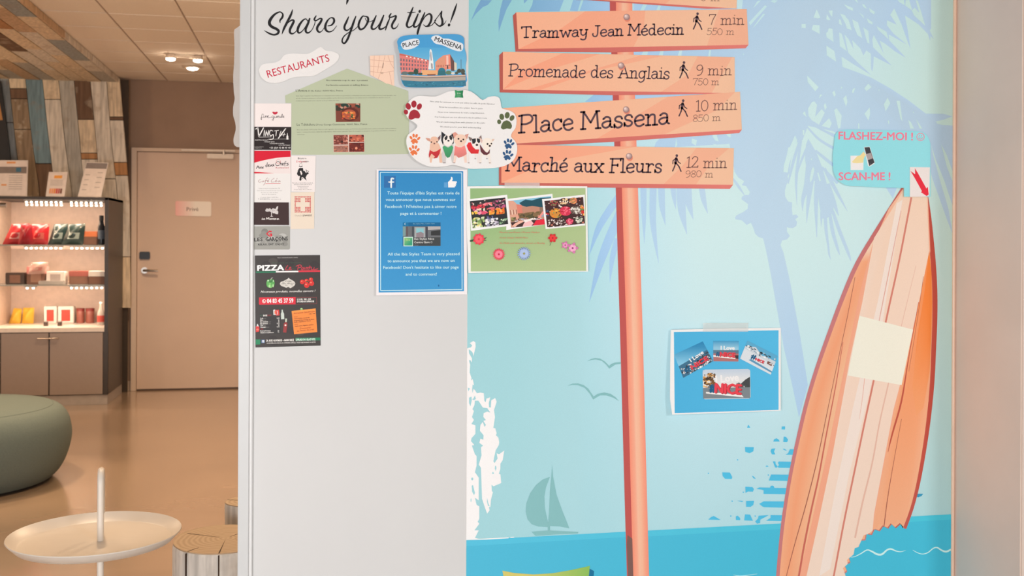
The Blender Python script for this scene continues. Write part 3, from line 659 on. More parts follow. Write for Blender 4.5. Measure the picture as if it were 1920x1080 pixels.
# pale centre highlight
a.poly(zf([(352, 60), (368, 50), (322, 330), (300, 480), (262, 640), (222, 800), (170, 1060), (140, 1080), (185, 840), (232, 620), (300, 330)]), lambda x, y: (251, 222, 212))
zline([(392, 44), (360, 210), (325, 370), (290, 540), (262, 670), (235, 800), (208, 930), (180, 1078), (150, 1230)], [3.4] * 9, (207, 128, 112))
zline([(364, 80), (340, 200), (312, 340), (300, 400)], [1, 1.4, 1.4, 1], (216, 160, 145))
zline([(405, 230), (378, 340), (345, 480), (330, 550), (305, 660), (285, 770), (258, 880), (238, 975)], [.8, 1, 1.4, 2.2, 2.4, 2.8, 3.2, 3.2], (222, 182, 164))
zline([(270, 450), (262, 560), (250, 650)], [.8, 1, .5], (224, 168, 150))
zline([(238, 262), (215, 380), (185, 520), (160, 640), (135, 760), (105, 880), (75, 985), (50, 1080), (10, 1240)], [.8, 1, 1, 1.2, 1.5, 1.6, 1.4, 1.2, 1.2], (150, 84, 72))
zline([(205, 440), (185, 560), (160, 690), (138, 810), (118, 900), (98, 1000), (84, 1080), (60, 1200)], [1, 1.8, 2.4, 3, 3.4, 3.6, 3.6, 3.4], (196, 104, 90))
zline([(425, 260), (408, 380), (385, 520)], [.8, 1, .8], (186, 106, 84))
zline([(412, 330), (385, 480), (365, 600), (340, 690), (328, 740)], [1, 1.6, 3.2, 3, .8], (186, 84, 66))
zline([(365, 650), (345, 760), (328, 860), (317, 945)], [.8, 1, 1.4, 1.6], (158, 86, 72))
a.build('surfboard', WM, label='coral and cream striped surfboard with a bitten tail')
a = Art(WP)
a.poly([(1611.4, 592), (1712, 618), (1690.5, 722), (1589.5, 704)], (250, 238, 220))
a.build('code_sticker', WM, label='blank cream square on the middle of the surfboard')
# green cushion emblem at the foot
a = Art(WP)
a.poly([(1090, 1072), (1105, 1066), (1114, 1071), (1112, 1090), (1100, 1200), (1080, 1200)], (22, 110, 150))
g_ = [(942, 1070), (965, 1074.5), (1000, 1077), (1035, 1075), (1070, 1069), (1106, 1061), (1103, 1090), (1096, 1140), (1106, 1215), (1060, 1205), (1000, 1203), (940, 1212), (950, 1150), (948, 1100)]
a.poly(g_, lambda x, y: mix((205, 195, 110), (135, 185, 90), max(0, min(1, (x - 1000) / 100))))
a.build('cushion_emblem', WM, label='green cushion emblem at the bottom of the mural')

# sign boards
INKD = (84, 64, 74)
def board(face, sides, txts, walker, pin, sw=(112, 75), name='sign_board', lab=None):
    a = Art(WP)
    xs = [p[0] for p in face]; x0, x1 = min(xs), max(xs)
    base = lambda x, y: mix((247, 172, 140), (255, 190, 158), max(0, min(1, (x - x0) / (x1 - x0) * 1.1)))
    a.poly(sides[0], lambda x, y: (176, 86, 76)); a.poly(sides[1], lambda x, y: mix((184, 92, 84), (222, 124, 116), max(0, min(1, (x - x0) / (x1 - x0)))))
    A, B, Cc, D = face; fr = frame(A, B, Cc, D)
    a.quad(A, B, Cc, D, base, 10, 1)
    dk = lambda x, y: mix((250, 155, 124), (254, 176, 146), max(0, min(1, (x - x0) / (x1 - x0) * 1.2)))
    for u in sw: fpoly(a, fr, [(u[0], 0), (u[1], 0), (u[2], .45), (u[3], 1), (u[4], 1), (u[5], .5)], dk)
    o = a.build(name, WM, label=lab)
    t = Art(WP)
    for st, xl, yl, xr, yr, cap, wd, c in txts: sign_text(t, st, xl, yl, xr, yr, cap, wd, c)
    t.build('lettering', o)
    if walker:
        t = Art(WP); t.inc = False; wx, wy = walker
        def wk(pts, ww, sm=False): t.stroke([(wx + x, wy + y) for x, y in pts], ww, INKD, smooth=sm)
        t.disc(wx + 0, wy - 14.2, 2.4, 2.6, INKD)
        wk([(-1, -9), (-2.5, 0)], 5); wk([(-2.5, -8.5), (-7, -5), (-7.5, 1)], 1.8); wk([(1, -7.5), (2.5, -2.5), (6.8, .5)], 1.8)
        wk([(-2.6, 0), (-4, 6), (-7.8, 14.5)], 2.4); wk([(-1.2, 0), (4, 6), (7.8, 15)], 2.4)
        t.build('walking_figure', o)
    if pin:
        t = Art(WP); x, y = pin
        t.disc(x + 1.2, y + 3, 6, 6, (222, 132, 108))
        for k in range(7): t.disc(x - .35 * k, y - .4 * k, 6.1 - .85 * k, 6.1 - .85 * k, mix((150, 118, 116), (240, 216, 208), k / 6), 14)
        t.build('printed_pin', o)
    return o
S1 = [(.30, .42, .28, .12, -.0, .10), (.9, 1, 1, 1, .78, .86)]
LB = (112, 78, 76)
board([(1080, -60), (1384, -50), (1381, 16), (1083, -3)], ([(1075, -60), (1080, -60), (1083, -3), (1078, -2)], [(1083, -3), (1381, 15.5), (1325, 16.5), (1100, 0), (1080, 0)]),
      [('0 m', 1313, 2, 1349, 2, 13, .9, LB)], None, None, [(.6, .8, .7, .55, .3, .45)], lab='sign board cut off by the top of the picture')
board([(968, 23), (1400, 17), (1403.5, 84), (972, 92)], ([(961.5, 29), (968, 23), (972, 92), (966.5, 97)], [(972, 92), (1403.5, 84), (1398, 90.5), (1150, 98.5), (966.5, 96.8)]),
      [('Tramway Jean Médecin', 978, 71, 1281, 64, 20, 2.6, INKD), ('7 min', 1329, 46.6, 1394.5, 45.2, 18.5, 1.5, LB), ('550 m', 1325, 65.3, 1376, 65, 12, .9, LB)], (1308, 40), (1175, 32),
      [(.30, .56, .36, .15, .0, .18), (.88, 1, 1, 1, .82, .85), (.30, .56, .55, .5, .15, .2)], lab='sign board reading Tramway Jean Médecin 7 min')
board([(943, 97), (1377.5, 107), (1378, 174.5), (943, 168)], ([(936, 103.5), (943, 97), (943, 168), (937, 173)], [(943, 168), (1378, 174.5), (1345, 176), (1150, 178.5), (937, 173.2)]),
      [('Promenade des Anglais', 954, 142.8, 1254.6, 147.8, 22, 2.3, INKD), ('9 min', 1305, 140.8, 1371, 140.8, 19, 1.5, LB), ('750 m', 1299, 159.3, 1348, 159.3, 12, .9, LB)], (1282.5, 131.5), (1164.5, 123),
      [(.26, .42, .20, .0, .0, .08), (.6, .7, .4, .16, .1, .35), (.84, .99, .95, .9, .68, .8)], lab='sign board reading Promenade des Anglais 9 min')
board([(938, 203), (1387.5, 172), (1391, 243), (938, 271)], ([(934, 207), (938, 201), (938, 271), (934, 275)], [(938, 271), (1391, 243), (1386, 249.5), (1150, 266), (1040, 271.5), (938, 273)]),
      [('Place Massena', 973, 249.5, 1254.6, 232, 32, 3.7, INKD), ('10 min', 1305, 208, 1381, 205.3, 20, 1.5, LB), ('850 m', 1299, 228.5, 1350.5, 226, 12.5, .9, LB)], (1281, 203), (1174, 205.5),
      [(.0, .0, .0, .0, .0, .0), (.70, .98, .9, .68, .40, .55)], lab='sign board reading Place Massena 10 min')
board([(940, 271), (1376, 278), (1374.5, 346.5), (940, 342.5)], ([(935.5, 275), (940, 271), (940, 342.5), (935.5, 347)], [(940, 342.5), (1374.5, 346.5), (1368.5, 354), (1100, 351.5), (935.5, 347)]),
      [('Marché aux Fleurs', 949, 320.5, 1240, 324, 25.5, 3.1, INKD), ('12 min', 1287, 314, 1362, 314, 20, 1.6, LB), ('980 m', 1285, 332, 1336.7, 332, 12, .9, LB)], (1269, 306), (1179.5, 293),
      [(.0, .58, .2, .0, .0, .0), (.84, .98, .9, .84, .7, .78)], lab='sign board reading Marché aux Fleurs 12 min')
WALLTOP = WP.top

# ------------------------------------------------------------------ script lettering on the white wall
LW = thing('wall_lettering', (hity(680, 40).x, -.001, hity(680, 40).z), 'large black brush lettering reading Share your tips! across top of white wall', 'lettering')
LP = Plane(0.0004); BK = (26, 25, 28)
def word(segs, dots, s, ox, oy, nm='word'):
    a = Art(LP); zz = Z(s, ox, oy)
    for pts, ws in segs: a.stroke(zz(pts), [q * 1.16 / s for q in ws], BK, n=7)
    for x, y, rx, ry in dots: a.disc(*zz([(x, y)])[0], rx / s, ry / s, BK, 16, .3)
    a.build(nm, LW)
sA = (9.816, 490, 0); sB = (8, 630, 0)
word([([(345, 420), (345, 375), (385, 320), (395, 265), (365, 228), (325, 222), (240, 270), (170, 355), (148, 430), (190, 490), (280, 535), (318, 575), (295, 622), (225, 640), (140, 612), (50, 560)], [10, 26, 34, 26, 20, 22, 34, 46, 48, 44, 42, 40, 34, 28, 26, 6]),
      ([(575, 178), (545, 270), (480, 400), (415, 530), (380, 628)], [12, 34, 38, 34, 8]), ([(410, 530), (480, 430), (560, 370), (597, 388), (572, 450), (528, 540), (530, 600), (575, 620), (635, 580), (700, 480)], [8, 14, 24, 34, 38, 38, 34, 24, 12, 10]),
      ([(850, 385), (820, 348), (765, 375), (700, 460), (668, 550), (690, 605), (750, 575), (820, 480), (885, 350)], [16, 16, 26, 38, 38, 28, 16, 14, 20]), ([(890, 342), (860, 430), (818, 530), (825, 590), (870, 602), (930, 550), (975, 460), (990, 395)], [24, 36, 36, 32, 24, 12, 12, 12]),
      ([(1010, 290), (985, 330), (975, 365), (1010, 378), (1080, 340), (1112, 355), (1085, 415), (1035, 490), (1028, 550), (1065, 592), (1115, 570), (1170, 490)], [14, 26, 26, 20, 22, 30, 38, 38, 34, 26, 12, 10]),
      ([(1225, 478), (1290, 462), (1338, 400), (1328, 340), (1275, 328), (1215, 385), (1178, 475), (1188, 550), (1245, 586), (1320, 560), (1386, 475)], [14, 24, 34, 30, 16, 28, 38, 36, 24, 14, 8])], [], *sA)
word([([(190, 252), (160, 320), (128, 395), (133, 440), (170, 455), (230, 400), (295, 255)], [12, 26, 28, 26, 18, 12, 14]), ([(297, 245), (262, 340), (218, 470), (172, 590), (125, 650), (92, 620), (112, 555), (180, 495), (265, 452), (330, 395)], [14, 28, 28, 28, 22, 20, 16, 12, 10, 10]),
      ([(440, 248), (400, 245), (358, 310), (338, 385), (365, 440), (425, 415), (478, 325), (478, 265), (445, 245)], [12, 18, 26, 28, 26, 22, 28, 26, 14]), ([(440, 275), (460, 315), (500, 328), (545, 312), (575, 290)], [9, 9, 9, 9, 8]),
      ([(602, 235), (565, 320), (535, 395), (545, 435), (590, 428), (650, 360), (712, 235)], [14, 28, 28, 26, 16, 12, 12]), ([(716, 230), (680, 320), (650, 400), (660, 437), (705, 428), (742, 400)], [16, 28, 28, 26, 18, 12]),
      ([(742, 450), (762, 380), (790, 310), (808, 265)], [12, 22, 18, 10]), ([(825, 205), (803, 240), (806, 262), (850, 252), (898, 238), (888, 285), (852, 345), (838, 395), (862, 430), (910, 408), (940, 355)], [16, 22, 18, 16, 22, 28, 28, 26, 20, 12, 5])], [], *sB)
word([([(1155, 112), (1120, 200), (1078, 310), (1062, 375), (1085, 410), (1135, 392), (1180, 330), (1230, 210)], [14, 28, 28, 28, 22, 14, 10, 8]), ([(1070, 186), (1120, 190), (1192, 182)], [7, 14, 8]),
      ([(1232, 208), (1195, 300), (1165, 375), (1180, 405), (1220, 392), (1262, 340)], [16, 28, 28, 24, 14, 10]), ([(1332, 190), (1290, 290), (1250, 400), (1225, 490), (1222, 520)], [14, 28, 28, 26, 10]),
      ([(1290, 330), (1340, 245), (1400, 208), (1432, 245), (1422, 320), (1385, 382), (1345, 395), (1312, 370)], [8, 14, 22, 28, 28, 26, 14, 8]), ([(1375, 400), (1440, 375), (1500, 300)], [10, 10, 10]),
      ([(1480, 312), (1540, 235), (1588, 168)], [10, 10, 14]), ([(1585, 175), (1577, 240), (1596, 310), (1590, 370), (1545, 390), (1480, 335)], [18, 24, 28, 28, 18, 14]), ([(1590, 385), (1628, 352), (1652, 310)], [14, 10, 5]),
      ([(1812, 55), (1770, 180), (1715, 335)], [10, 28, 8])], [(1255, 170, 18, 25), (1695, 375, 19, 24)], *sB)
word([([(190, -60), (170, 20), (155, 68)], [30, 26, 4])], [], *sB, nm='letter_tail')

# ------------------------------------------------------------------ papers, cards and photographs pinned on the wall
def paper(name, px, label, cat, tilt, outline, col, group=None, m=None, sheetname='sheet', thick=.0005):
    pl = Plane(tilt=tilt)
    c = pl.at(*px)
    t = thing(name, c, label, cat, group)
    sheet(t, pl, outline, col, m, sheetname, thick)
    return t, pl
def flat(d): return [(900, 0, d), (1500, 0, d), (900, 1000, d)]
def R4(x0, y0, x1, y1): return [(x0, y0), (x1, y0), (x1, y1), (x0, y1)]

# RESTAURANTS cut-out
zr = Z(4.571, 470, 0)
t, pl = paper('cutout_sign', (560, 125), 'white cloud shaped paper cutout with red word RESTAURANTS', 'sign', [(490, 150, .005), (620, 100, .002), (490, 90, .002)],
    catmull(zr([(70, 600), (88, 562), (130, 545), (210, 535), (255, 512), (290, 472), (360, 458), (480, 462), (535, 440), (600, 402), (640, 432), (700, 440), (750, 462), (758, 492), (740, 525), (700, 560), (620, 608), (540, 650), (440, 656), (350, 668), (290, 695), (220, 712), (150, 705), (100, 672), (78, 635), (70, 600)]), 3)[:-1], (226, 224, 222))
Art(pl).text('RESTAURANTS', 502.5, 145.8, 618.5, 114.6, 13.6, (192, 32, 62), bold=.004, res=3).build('lettering', t)

# fragment of a street map
t, pl = paper('map_piece', (717, 130), 'small salmon coloured square cut from street map beside PLACE MASSENA photo', 'map', [(700, 100, .006), (740, 100, .003), (700, 160, .003)],
    [(693.5, 104.5), (738, 103), (739.5, 165), (716, 152), (694.5, 140.5)], (236, 202, 180))
a = Art(pl); lc = (205, 160, 138)
for p in ([(693.8, 112), (738, 116)], [(694, 134), (716, 137), (738.5, 133)], [(722, 103.8), (716, 130), (709, 148)], [(727, 103.8), (733, 120), (738.5, 128)], [(702, 104), (700, 143)], [(712, 104), (708, 136)], [(694, 124), (716, 126)], [(730, 135), (735, 160)]): a.stroke(p, .7, lc, smooth=False, caps=False)
a.stroke([(719, 118), (717.5, 127)], 1, (90, 70, 60), smooth=False)
a.text('VO', 713.5, 139, 719, 139, 4, (80, 60, 50), res=1)
a.build('map_lines', t)

# house shaped restaurant notice
zh = Z(4.571, 470, 120); zt = Z(7.68, 530, 140); zt2 = Z(7.68, 530, 220)
t, pl = paper('house_shaped_notice', (650, 210), 'sage green house shaped paper listing two favourite restaurants with food photos', 'notice', flat(.0012),
    zh([(295, 270), (825, 40), (1350, 232), (1357, 500), (1352, 772), (900, 776), (350, 778), (349, 335), (299, 335)]), (180, 189, 161))
a = Art(pl); dk = (62, 66, 56)
def TL(art, z_, s, x0, y0, x1, y1, cap, col, bold=0, res=1, shear=0):
    (a0, b0), (a1, b1) = z_([(x0, y0), (x1, y1)]); art.text(s, a0, b0, a1, b1, cap, col, bold, res, shear)
TL(a, zt, 'Nos restaurants coup de cœur  à proximité', 628, 90, 1224, 92, 2.6, (40, 40, 38), .02)
TL(a, zt, 'Our favorite restaurants at walking distance', 620, 160, 1232, 158, 2.6, (40, 40, 38), .02)
TL(a, zt, "L'Antica", 190, 247, 355, 245, 4.4, dk, .005)
TL(a, zt, '13 Av Auber, 06000 Nice, France', 370, 245, 868, 240, 3, dk, .005)
for i, (s_, x1) in enumerate([("Situé dans le quartier des Musiciens ce restaurant tient toutes ses promesses, à l'intérieur une décoration soignée et un accueil agréable, une", 1632), ("grande cheminée intérieure où les bavettes grillées au feu de bois y sont préparés. Sa cuisine est un croisement de saveurs corse et", 1548), ("traditionnelle les plats sont copieux et les produits très frais", 810)]):
    TL(a, zt, s_, 190, 312 + i * 36, x1, 305 + i * 36 - (6 if i == 1 else 0), 1.7, (84, 86, 74))
TL(a, zt2, 'Le Tchitchou', 204, 122, 466, 120, 4.6, dk, .005)
TL(a, zt2, '29 rue George Clemenceau  06000, Nice, France', 482, 119, 1218, 108, 3.2, dk, .005)
for i, (s_, x1) in enumerate([("Avec une adresse 100% niçoise. Dans un cadre agréable, découvrez sur la place du Tchitchou les spécialités de la cuisine provençale, toutes préparées", 1632), ("maison : tomates à la niçoise, salade de poulpe fraîche, salade niçoise, gnocchis. Pause de réception en une pincée de gourmet et l'ambiance conviviale et", 1632), ("chaleureuse.", 322)]):
    TL(a, zt2, s_, 206, 186 + i * 34, x1, (164 + i * 32) if i < 2 else 254, 1.7, (84, 86, 74))
a.build('lettering', t)
fr = frame(*zh([(727, 338), (940, 338), (940, 495), (730, 497)]))
a = Art(pl); fquad(a, fr, 0, 0, 1, 1, (120, 62, 48))
blobs(a, fr, [(60, 50, 40), (150, 80, 60), (180, 120, 100), (40, 60, 50), (196, 150, 130)], 26, .06, .16, 3, (0, 0, 1, .4))
a.disc(*fr(.58, .58), 17, 13, (92, 40, 32), 18); a.disc(*fr(.55, .6), 13, 9.5, (168, 84, 60), 16)
blobs(a, fr, [(70, 110, 60), (210, 110, 50), (230, 150, 80), (50, 80, 50), (190, 70, 50)], 30, .03, .07, 4, (.25, .45, .8, .85))
a.build('photo', t)
a = Art(pl); a.quad(*zh([(708, 607), (974, 605), (976, 755), (710, 757)]), (216, 190, 178)); a.build('photo_mount', t)
for k, (q, pal) in enumerate([([(710, 610), (832, 608), (834, 690), (712, 692)], [(120, 60, 50), (170, 100, 85), (210, 140, 120), (70, 40, 36)]), ([(843, 608), (970, 607), (971, 668), (843, 668)], [(180, 90, 70), (150, 70, 55), (210, 120, 90), (80, 40, 36)]),
        ([(712, 700), (835, 698), (836, 754), (713, 755)], [(160, 110, 95), (190, 120, 95), (120, 80, 65), (150, 96, 84)]), ([(843, 676), (972, 674), (973, 752), (845, 753)], [(110, 40, 32), (150, 60, 45), (230, 150, 120), (90, 34, 30)])]):
    a = Art(pl); fr = frame(*zh(q)); fquad(a, fr, 0, 0, 1, 1, pal[0]); blobs(a, fr, pal, 46, .05, .13, 20 + k); a.build('photo', t)

# Place Massena photograph
zm = Z(8.6375, 730, 50)
PO = catmull(zm([(125, 245), (150, 190), (228, 148), (440, 132), (800, 125), (1050, 120), (1150, 137), (1210, 190), (1215, 340), (1242, 430), (1250, 540), (1235, 640), (1243, 750), (1245, 965), (1000, 975), (600, 985), (320, 980), (240, 958), (192, 860), (185, 700), (165, 430), (132, 310)]), 2)[:-1]
t, pl = paper('square_photo', (810, 115), 'wavy edged colour photo of fountain and red buildings marked PLACE MASSENA', 'photo', [(745, 80, .016), (872, 80, .004), (745, 160, .012)], PO, (62, 150, 204), m=GLOSS, sheetname='print')
a = Art(pl)
def P_(pts, c): a.poly(zm(pts), c)
P_([(135, 330), (1215, 345), (1240, 430), (1248, 540), (1236, 640), (1242, 760), (180, 760), (165, 430)], lambda x, y: mix((72, 160, 208), (120, 186, 214), max(0, min(1, (y - 88) / 50))))
P_([(163, 432), (280, 455), (400, 490), (520, 515), (640, 542), (640, 700), (520, 705), (515, 765), (186, 765)], (214, 122, 116))
P_([(163, 432), (640, 542), (640, 556), (166, 462)], (196, 98, 84))
for r_ in range(3):
    y0, y1 = 512 + r_ * 72, 575 + r_ * 48
    P_([(168, y0 + 52), (640, y1 + 38), (640, y1 + 44), (168, y0 + 62)], (226, 130, 124))
    for k in range(10):
        u = k / 9.5; x = 178 + u * 440; y = y0 * (1 - u) + y1 * u; hh = 44 - 14 * u; ww = 22 - 6 * u
        P_([(x, y), (x + ww, y + 3), (x + ww, y + hh), (x, y + hh)], (96, 92, 104) if (k + r_) % 2 else (120, 104, 108))
for k in range(6): P_([(270 + k * 62, 470 + k * 13), (296 + k * 62, 475 + k * 13), (296 + k * 62, 494 + k * 13), (270 + k * 62, 490 + k * 13)], (232, 226, 216))
P_([(745, 575), (800, 520), (880, 462), (985, 448), (1005, 690), (920, 690), (910, 760), (750, 760)], (226, 134, 112))
P_([(745, 575), (880, 470), (905, 470), (905, 660), (745, 680)], (214, 146, 118))
P_([(985, 448), (1050, 560), (1055, 720), (1000, 715)], (96, 66, 60)); P_([(1050, 570), (1090, 590), (1092, 700), (1052, 700)], (206, 200, 178))
P_([(920, 470), (955, 468), (960, 640), (925, 645)], (232, 190, 176)); P_([(932, 620), (952, 620), (955, 682), (935, 684)], (70, 60, 60)); P_([(905, 622), (985, 616), (985, 630), (905, 636)], (150, 90, 80))
for k in range(5): P_([(765 + k * 26, 625 - k * 2), (777 + k * 26, 625 - k * 2), (777 + k * 26, 655), (765 + k * 26, 655)], (176, 96, 84))
P_([(662, 362), (680, 372), (690, 400), (700, 470), (712, 560), (722, 690), (628, 690), (645, 560), (655, 470), (652, 400)], (226, 228, 228))
P_([(668, 400), (680, 420), (690, 540), (672, 560), (660, 470)], (160, 160, 168)); P_([(672, 590), (700, 600), (706, 680), (680, 684)], (150, 146, 150))
P_([(520, 702), (770, 706), (790, 745), (780, 785), (530, 785)], (226, 168, 118)); P_([(610, 770), (760, 765), (740, 790), (620, 792)], (130, 80, 60))
a.disc(*zm([(850, 725)])[0], 60 / 8.64, 62 / 8.64, (32, 116, 134), 16); P_([(790, 715), (910, 715), (915, 788), (780, 788)], (36, 104, 116))
for x, y, rx, ry, c in [(432, 730, 40, 50, (40, 74, 60)), (350, 755, 60, 26, (60, 88, 76)), (250, 755, 60, 30, (90, 110, 110)), (500, 765, 40, 20, (66, 80, 60)), (960, 745, 50, 34, (90, 120, 90)), (1030, 755, 30, 22, (210, 206, 196)), (1090, 750, 28, 24, (70, 80, 70)), (1130, 715, 34, 34, (60, 66, 56)), (1190, 725, 36, 44, (70, 74, 62)), (1200, 765, 30, 16, (60, 60, 54))]:
    a.disc(*zm([(x, y)])[0], rx / 8.64, ry / 8.64, c, 10)
a.stroke(zm([(1160, 530), (1165, 760)]), .8, (80, 80, 78), smooth=False, caps=False)
P_([(188, 785), (500, 795), (900, 800), (1235, 782), (1236, 870), (900, 880), (500, 885), (215, 872), (195, 850)], (170, 160, 150)); P_([(188, 782), (600, 800), (1235, 780), (1235, 800), (600, 822), (190, 806)], (206, 176, 156)); P_([(190, 806), (600, 824), (1235, 802), (1235, 810), (600, 834), (190, 815)], (90, 86, 90))
P_([(200, 868), (500, 885), (900, 880), (1236, 868), (1244, 962), (1000, 972), (600, 982), (322, 978), (243, 956)], (44, 116, 142))
rnd = random.Random(5)
for k in range(46):
    x = rnd.uniform(260, 1200); y = rnd.uniform(890, 955); w_ = rnd.uniform(14, 40)
    P_([(x, y), (x + w_, y - 5), (x + w_ + 6, y), (x + 6, y + 7)], rnd.choice([(86, 166, 184), (28, 84, 108), (60, 140, 160), (20, 66, 90)]))
a.build('photo', t, GLOSS)
a = Art(pl)
a.poly(catmull(zm([(185, 300), (200, 255), (260, 225), (340, 205), (420, 193), (475, 205), (490, 245), (475, 295), (400, 345), (320, 368), (250, 372), (205, 350)]), 2)[:-1], (216, 222, 228))
a.poly(catmull(zm([(675, 190), (700, 155), (760, 140), (815, 150), (870, 190), (960, 195), (1060, 230), (1170, 265), (1198, 300), (1190, 370), (1150, 400), (1060, 385), (960, 345), (860, 300), (760, 280), (700, 240)]), 2)[:-1], (216, 222, 228))
a.text('PLACE', *zm([(222, 338)])[0], *zm([(482, 286)])[0], 8, (34, 34, 40), bold=.018, res=3)
a.text('MASSENA', *zm([(727, 228)])[0], *zm([(1163, 380)])[0], 8.6, (34, 34, 40), bold=.018, res=3)
a.build('lettering', t)

# dogs notice
zd = Z(6, 750, 150)
DO = catmull(zd([(60, 330), (85, 265), (140, 205), (215, 178), (300, 182), (400, 185), (470, 160), (540, 130), (620, 118), (720, 112), (800, 130), (870, 180), (930, 226), (990, 192), (1070, 182), (1120, 205), (1135, 270), (1150, 320), (1230, 342), (1290, 380), (1312, 450), (1300, 540), (1262, 590), (1250, 640), (1290, 680), (1318, 740), (1312, 830), (1270, 910), (1180, 965), (1060, 990), (900, 998), (780, 998), (690, 975), (600, 955), (520, 970), (400, 978), (300, 965), (190, 910), (120, 840), (82, 760), (70, 680), (90, 615), (140, 578), (180, 545), (195, 510), (150, 470), (90, 430), (62, 380)]), 2)[:-1]
t, pl = paper('pets_notice', (865, 240), 'white cloud shaped notice with five small dogs in sweaters and coloured paw prints', 'notice', [(770, 250, .010), (960, 250, .006), (860, 190, .008)], DO, (229, 228, 227))
a = Art(pl)
for s_, x0, y0, x1, y1 in [('Nos amis les animaux ne sont pas admis en salle de petit déjeuner', 340, 248, 1068, 278), ('Nous les accueillons avec plaisir dans le patio', 440, 310, 932, 328), ('Nous vous remercions de votre compréhension', 428, 368, 945, 380),
        ('Our lovely pets are not allowed in the breakfast room', 390, 422, 976, 436), ('We are welcoming them with pleasure in the patio', 408, 478, 958, 490), ('We thank you for your kind understanding', 450, 532, 910, 545)]:
    TL(a, zd, s_, x0, y0, x1, y1, 2.5, (70, 68, 70), .012)
a.build('lettering', t)
a = Art(pl)
a.poly(zd([(615, 113), (650, 120), (712, 116), (706, 160), (712, 200), (660, 196), (615, 200), (622, 160)]), lambda x, y: mix((20, 110, 70), (60, 150, 96), max(0, min(1, (870 - x) / 12))))
a.text('ibis', *zd([(642, 160)])[0], *zd([(686, 160)])[0], 3.4, (190, 214, 190), res=1); a.text('styles', *zd([(645, 182)])[0], *zd([(686, 182)])[0], 1.8, (150, 190, 150), res=1)
a.build('green_cushion_logo', t)
def paw(cx, cy, s, col, rot, nm):
    a = Art(pl); c, q = math.cos(rot), math.sin(rot)
    def T(x, y): return (cx + (x * c - y * q) * s, cy + (x * q + y * c) * s)
    for x, y, rx, ry, r_ in [(-1.0, .05, .3, .36, -.3), (-.72, -.75, .36, .48, -.35), (.05, -1.1, .38, .5, 0), (.82, -.8, .34, .46, .4)]:
        a.disc(*T(x, y), rx * s, ry * s, col, 12, rot + r_)
    a.poly([T(x, y) for x, y in catmull([(.1, -.35), (.6, -.2), (1.0, .35), (.85, .85), (.3, .85), (-.2, 1.1), (-.6, .9), (-.55, .4), (-.35, -.1), (.1, -.35)], 2)[:-1]], col)
    a.build(nm, t)
paw(*zd([(148, 360)])[0], 13.5, (158, 38, 52), .05, 'paw_print')
paw(*zd([(1190, 478)])[0], 12.5, (88, 100, 66), .15, 'paw_print')
def paw2(cx, cy, s, col, rot):
    a = Art(pl); c, q = math.cos(rot), math.sin(rot)
    def T(x, y): return (cx + (x * c - y * q) * s, cy + (x * q + y * c) * s)
    for x, y, r_ in [(-.8, -.35, -.7), (-.3, -.85, -.25), (.3, -.85, .25), (.8, -.35, .7)]: a.disc(*T(x, y), .25 * s, .42 * s, col, 10, rot + r_)
    a.poly([T(x, y) for x, y in [(-.1, -.25), (.35, -.1), (.75, .35), (.6, .75), (.1, .6), (-.05, .95), (-.4, .9), (-.5, .6), (-.8, .45), (-.6, .05)]], col)
    a.build('paw_print', t)
paw2(*zd([(165, 672)])[0], 9, (222, 116, 66), .1); paw2(*zd([(158, 800)])[0], 9, (222, 116, 66), .1)
paw2(*zd([(1222, 728)])[0], 9, (44, 84, 128), .2); paw2(*zd([(1210, 855)])[0], 9, (44, 84, 128), .2)
# five printed dogs
ze = Z(11.294, 780, 235)
def dog(body, sweater, swc, head, ears, eyes, nose, marks=(), legs=()):
    a = Art(pl)
    for pts, c in legs: a.poly(ze(pts), c)
    for pts, c in body: a.poly(ze(pts), c)
    for pts in sweater: a.poly(ze(pts), lambda x, y, s=swc: mix(s, tuple(v * .86 for v in s), max(0, min(1, (y - 275) / 20))))
    for pts, c in ears: a.poly(ze(pts), c)
    a.poly(catmull(ze(head[0]), 2), head[1])
    for pts, c in marks: a.poly(ze(pts), c)
    for x, y, r in eyes: a.disc(*ze([(x, y)])[0], r / 11.3, r / 11.3, (40, 26, 24), 8)
    a.disc(*ze([(nose[0], nose[1])])[0], nose[2] / 11.3, nose[2] * .85 / 11.3, (50, 34, 34) if len(nose) < 4 else nose[3], 8)
    a.build('dog_print', t)
tan = (226, 184, 160); tan2 = (206, 150, 130); wh = (238, 228, 222); bk = (40, 42, 48)
dog([([(300, 380), (480, 380), (530, 500), (560, 790), (500, 790), (480, 640), (400, 700), (345, 700), (330, 790), (300, 790), (280, 640)], tan)], [[(290, 520), (370, 565), (430, 550), (525, 490), (500, 600), (450, 690), (370, 700), (400, 660), (330, 600), (275, 690), (270, 620)]], (208, 52, 58), ([(300, 330), (320, 260), (375, 238), (440, 250), (475, 300), (465, 360), (420, 410), (385, 425), (345, 400), (305, 360), (300, 330)], tan),
    [([(200, 265), (290, 275), (310, 350), (240, 320)], tan2), ([(520, 200), (455, 270), (470, 340), (515, 280)], (120, 90, 92))], [(325, 355, 16), (443, 350, 15)], (388, 385, 20, (120, 80, 76)))
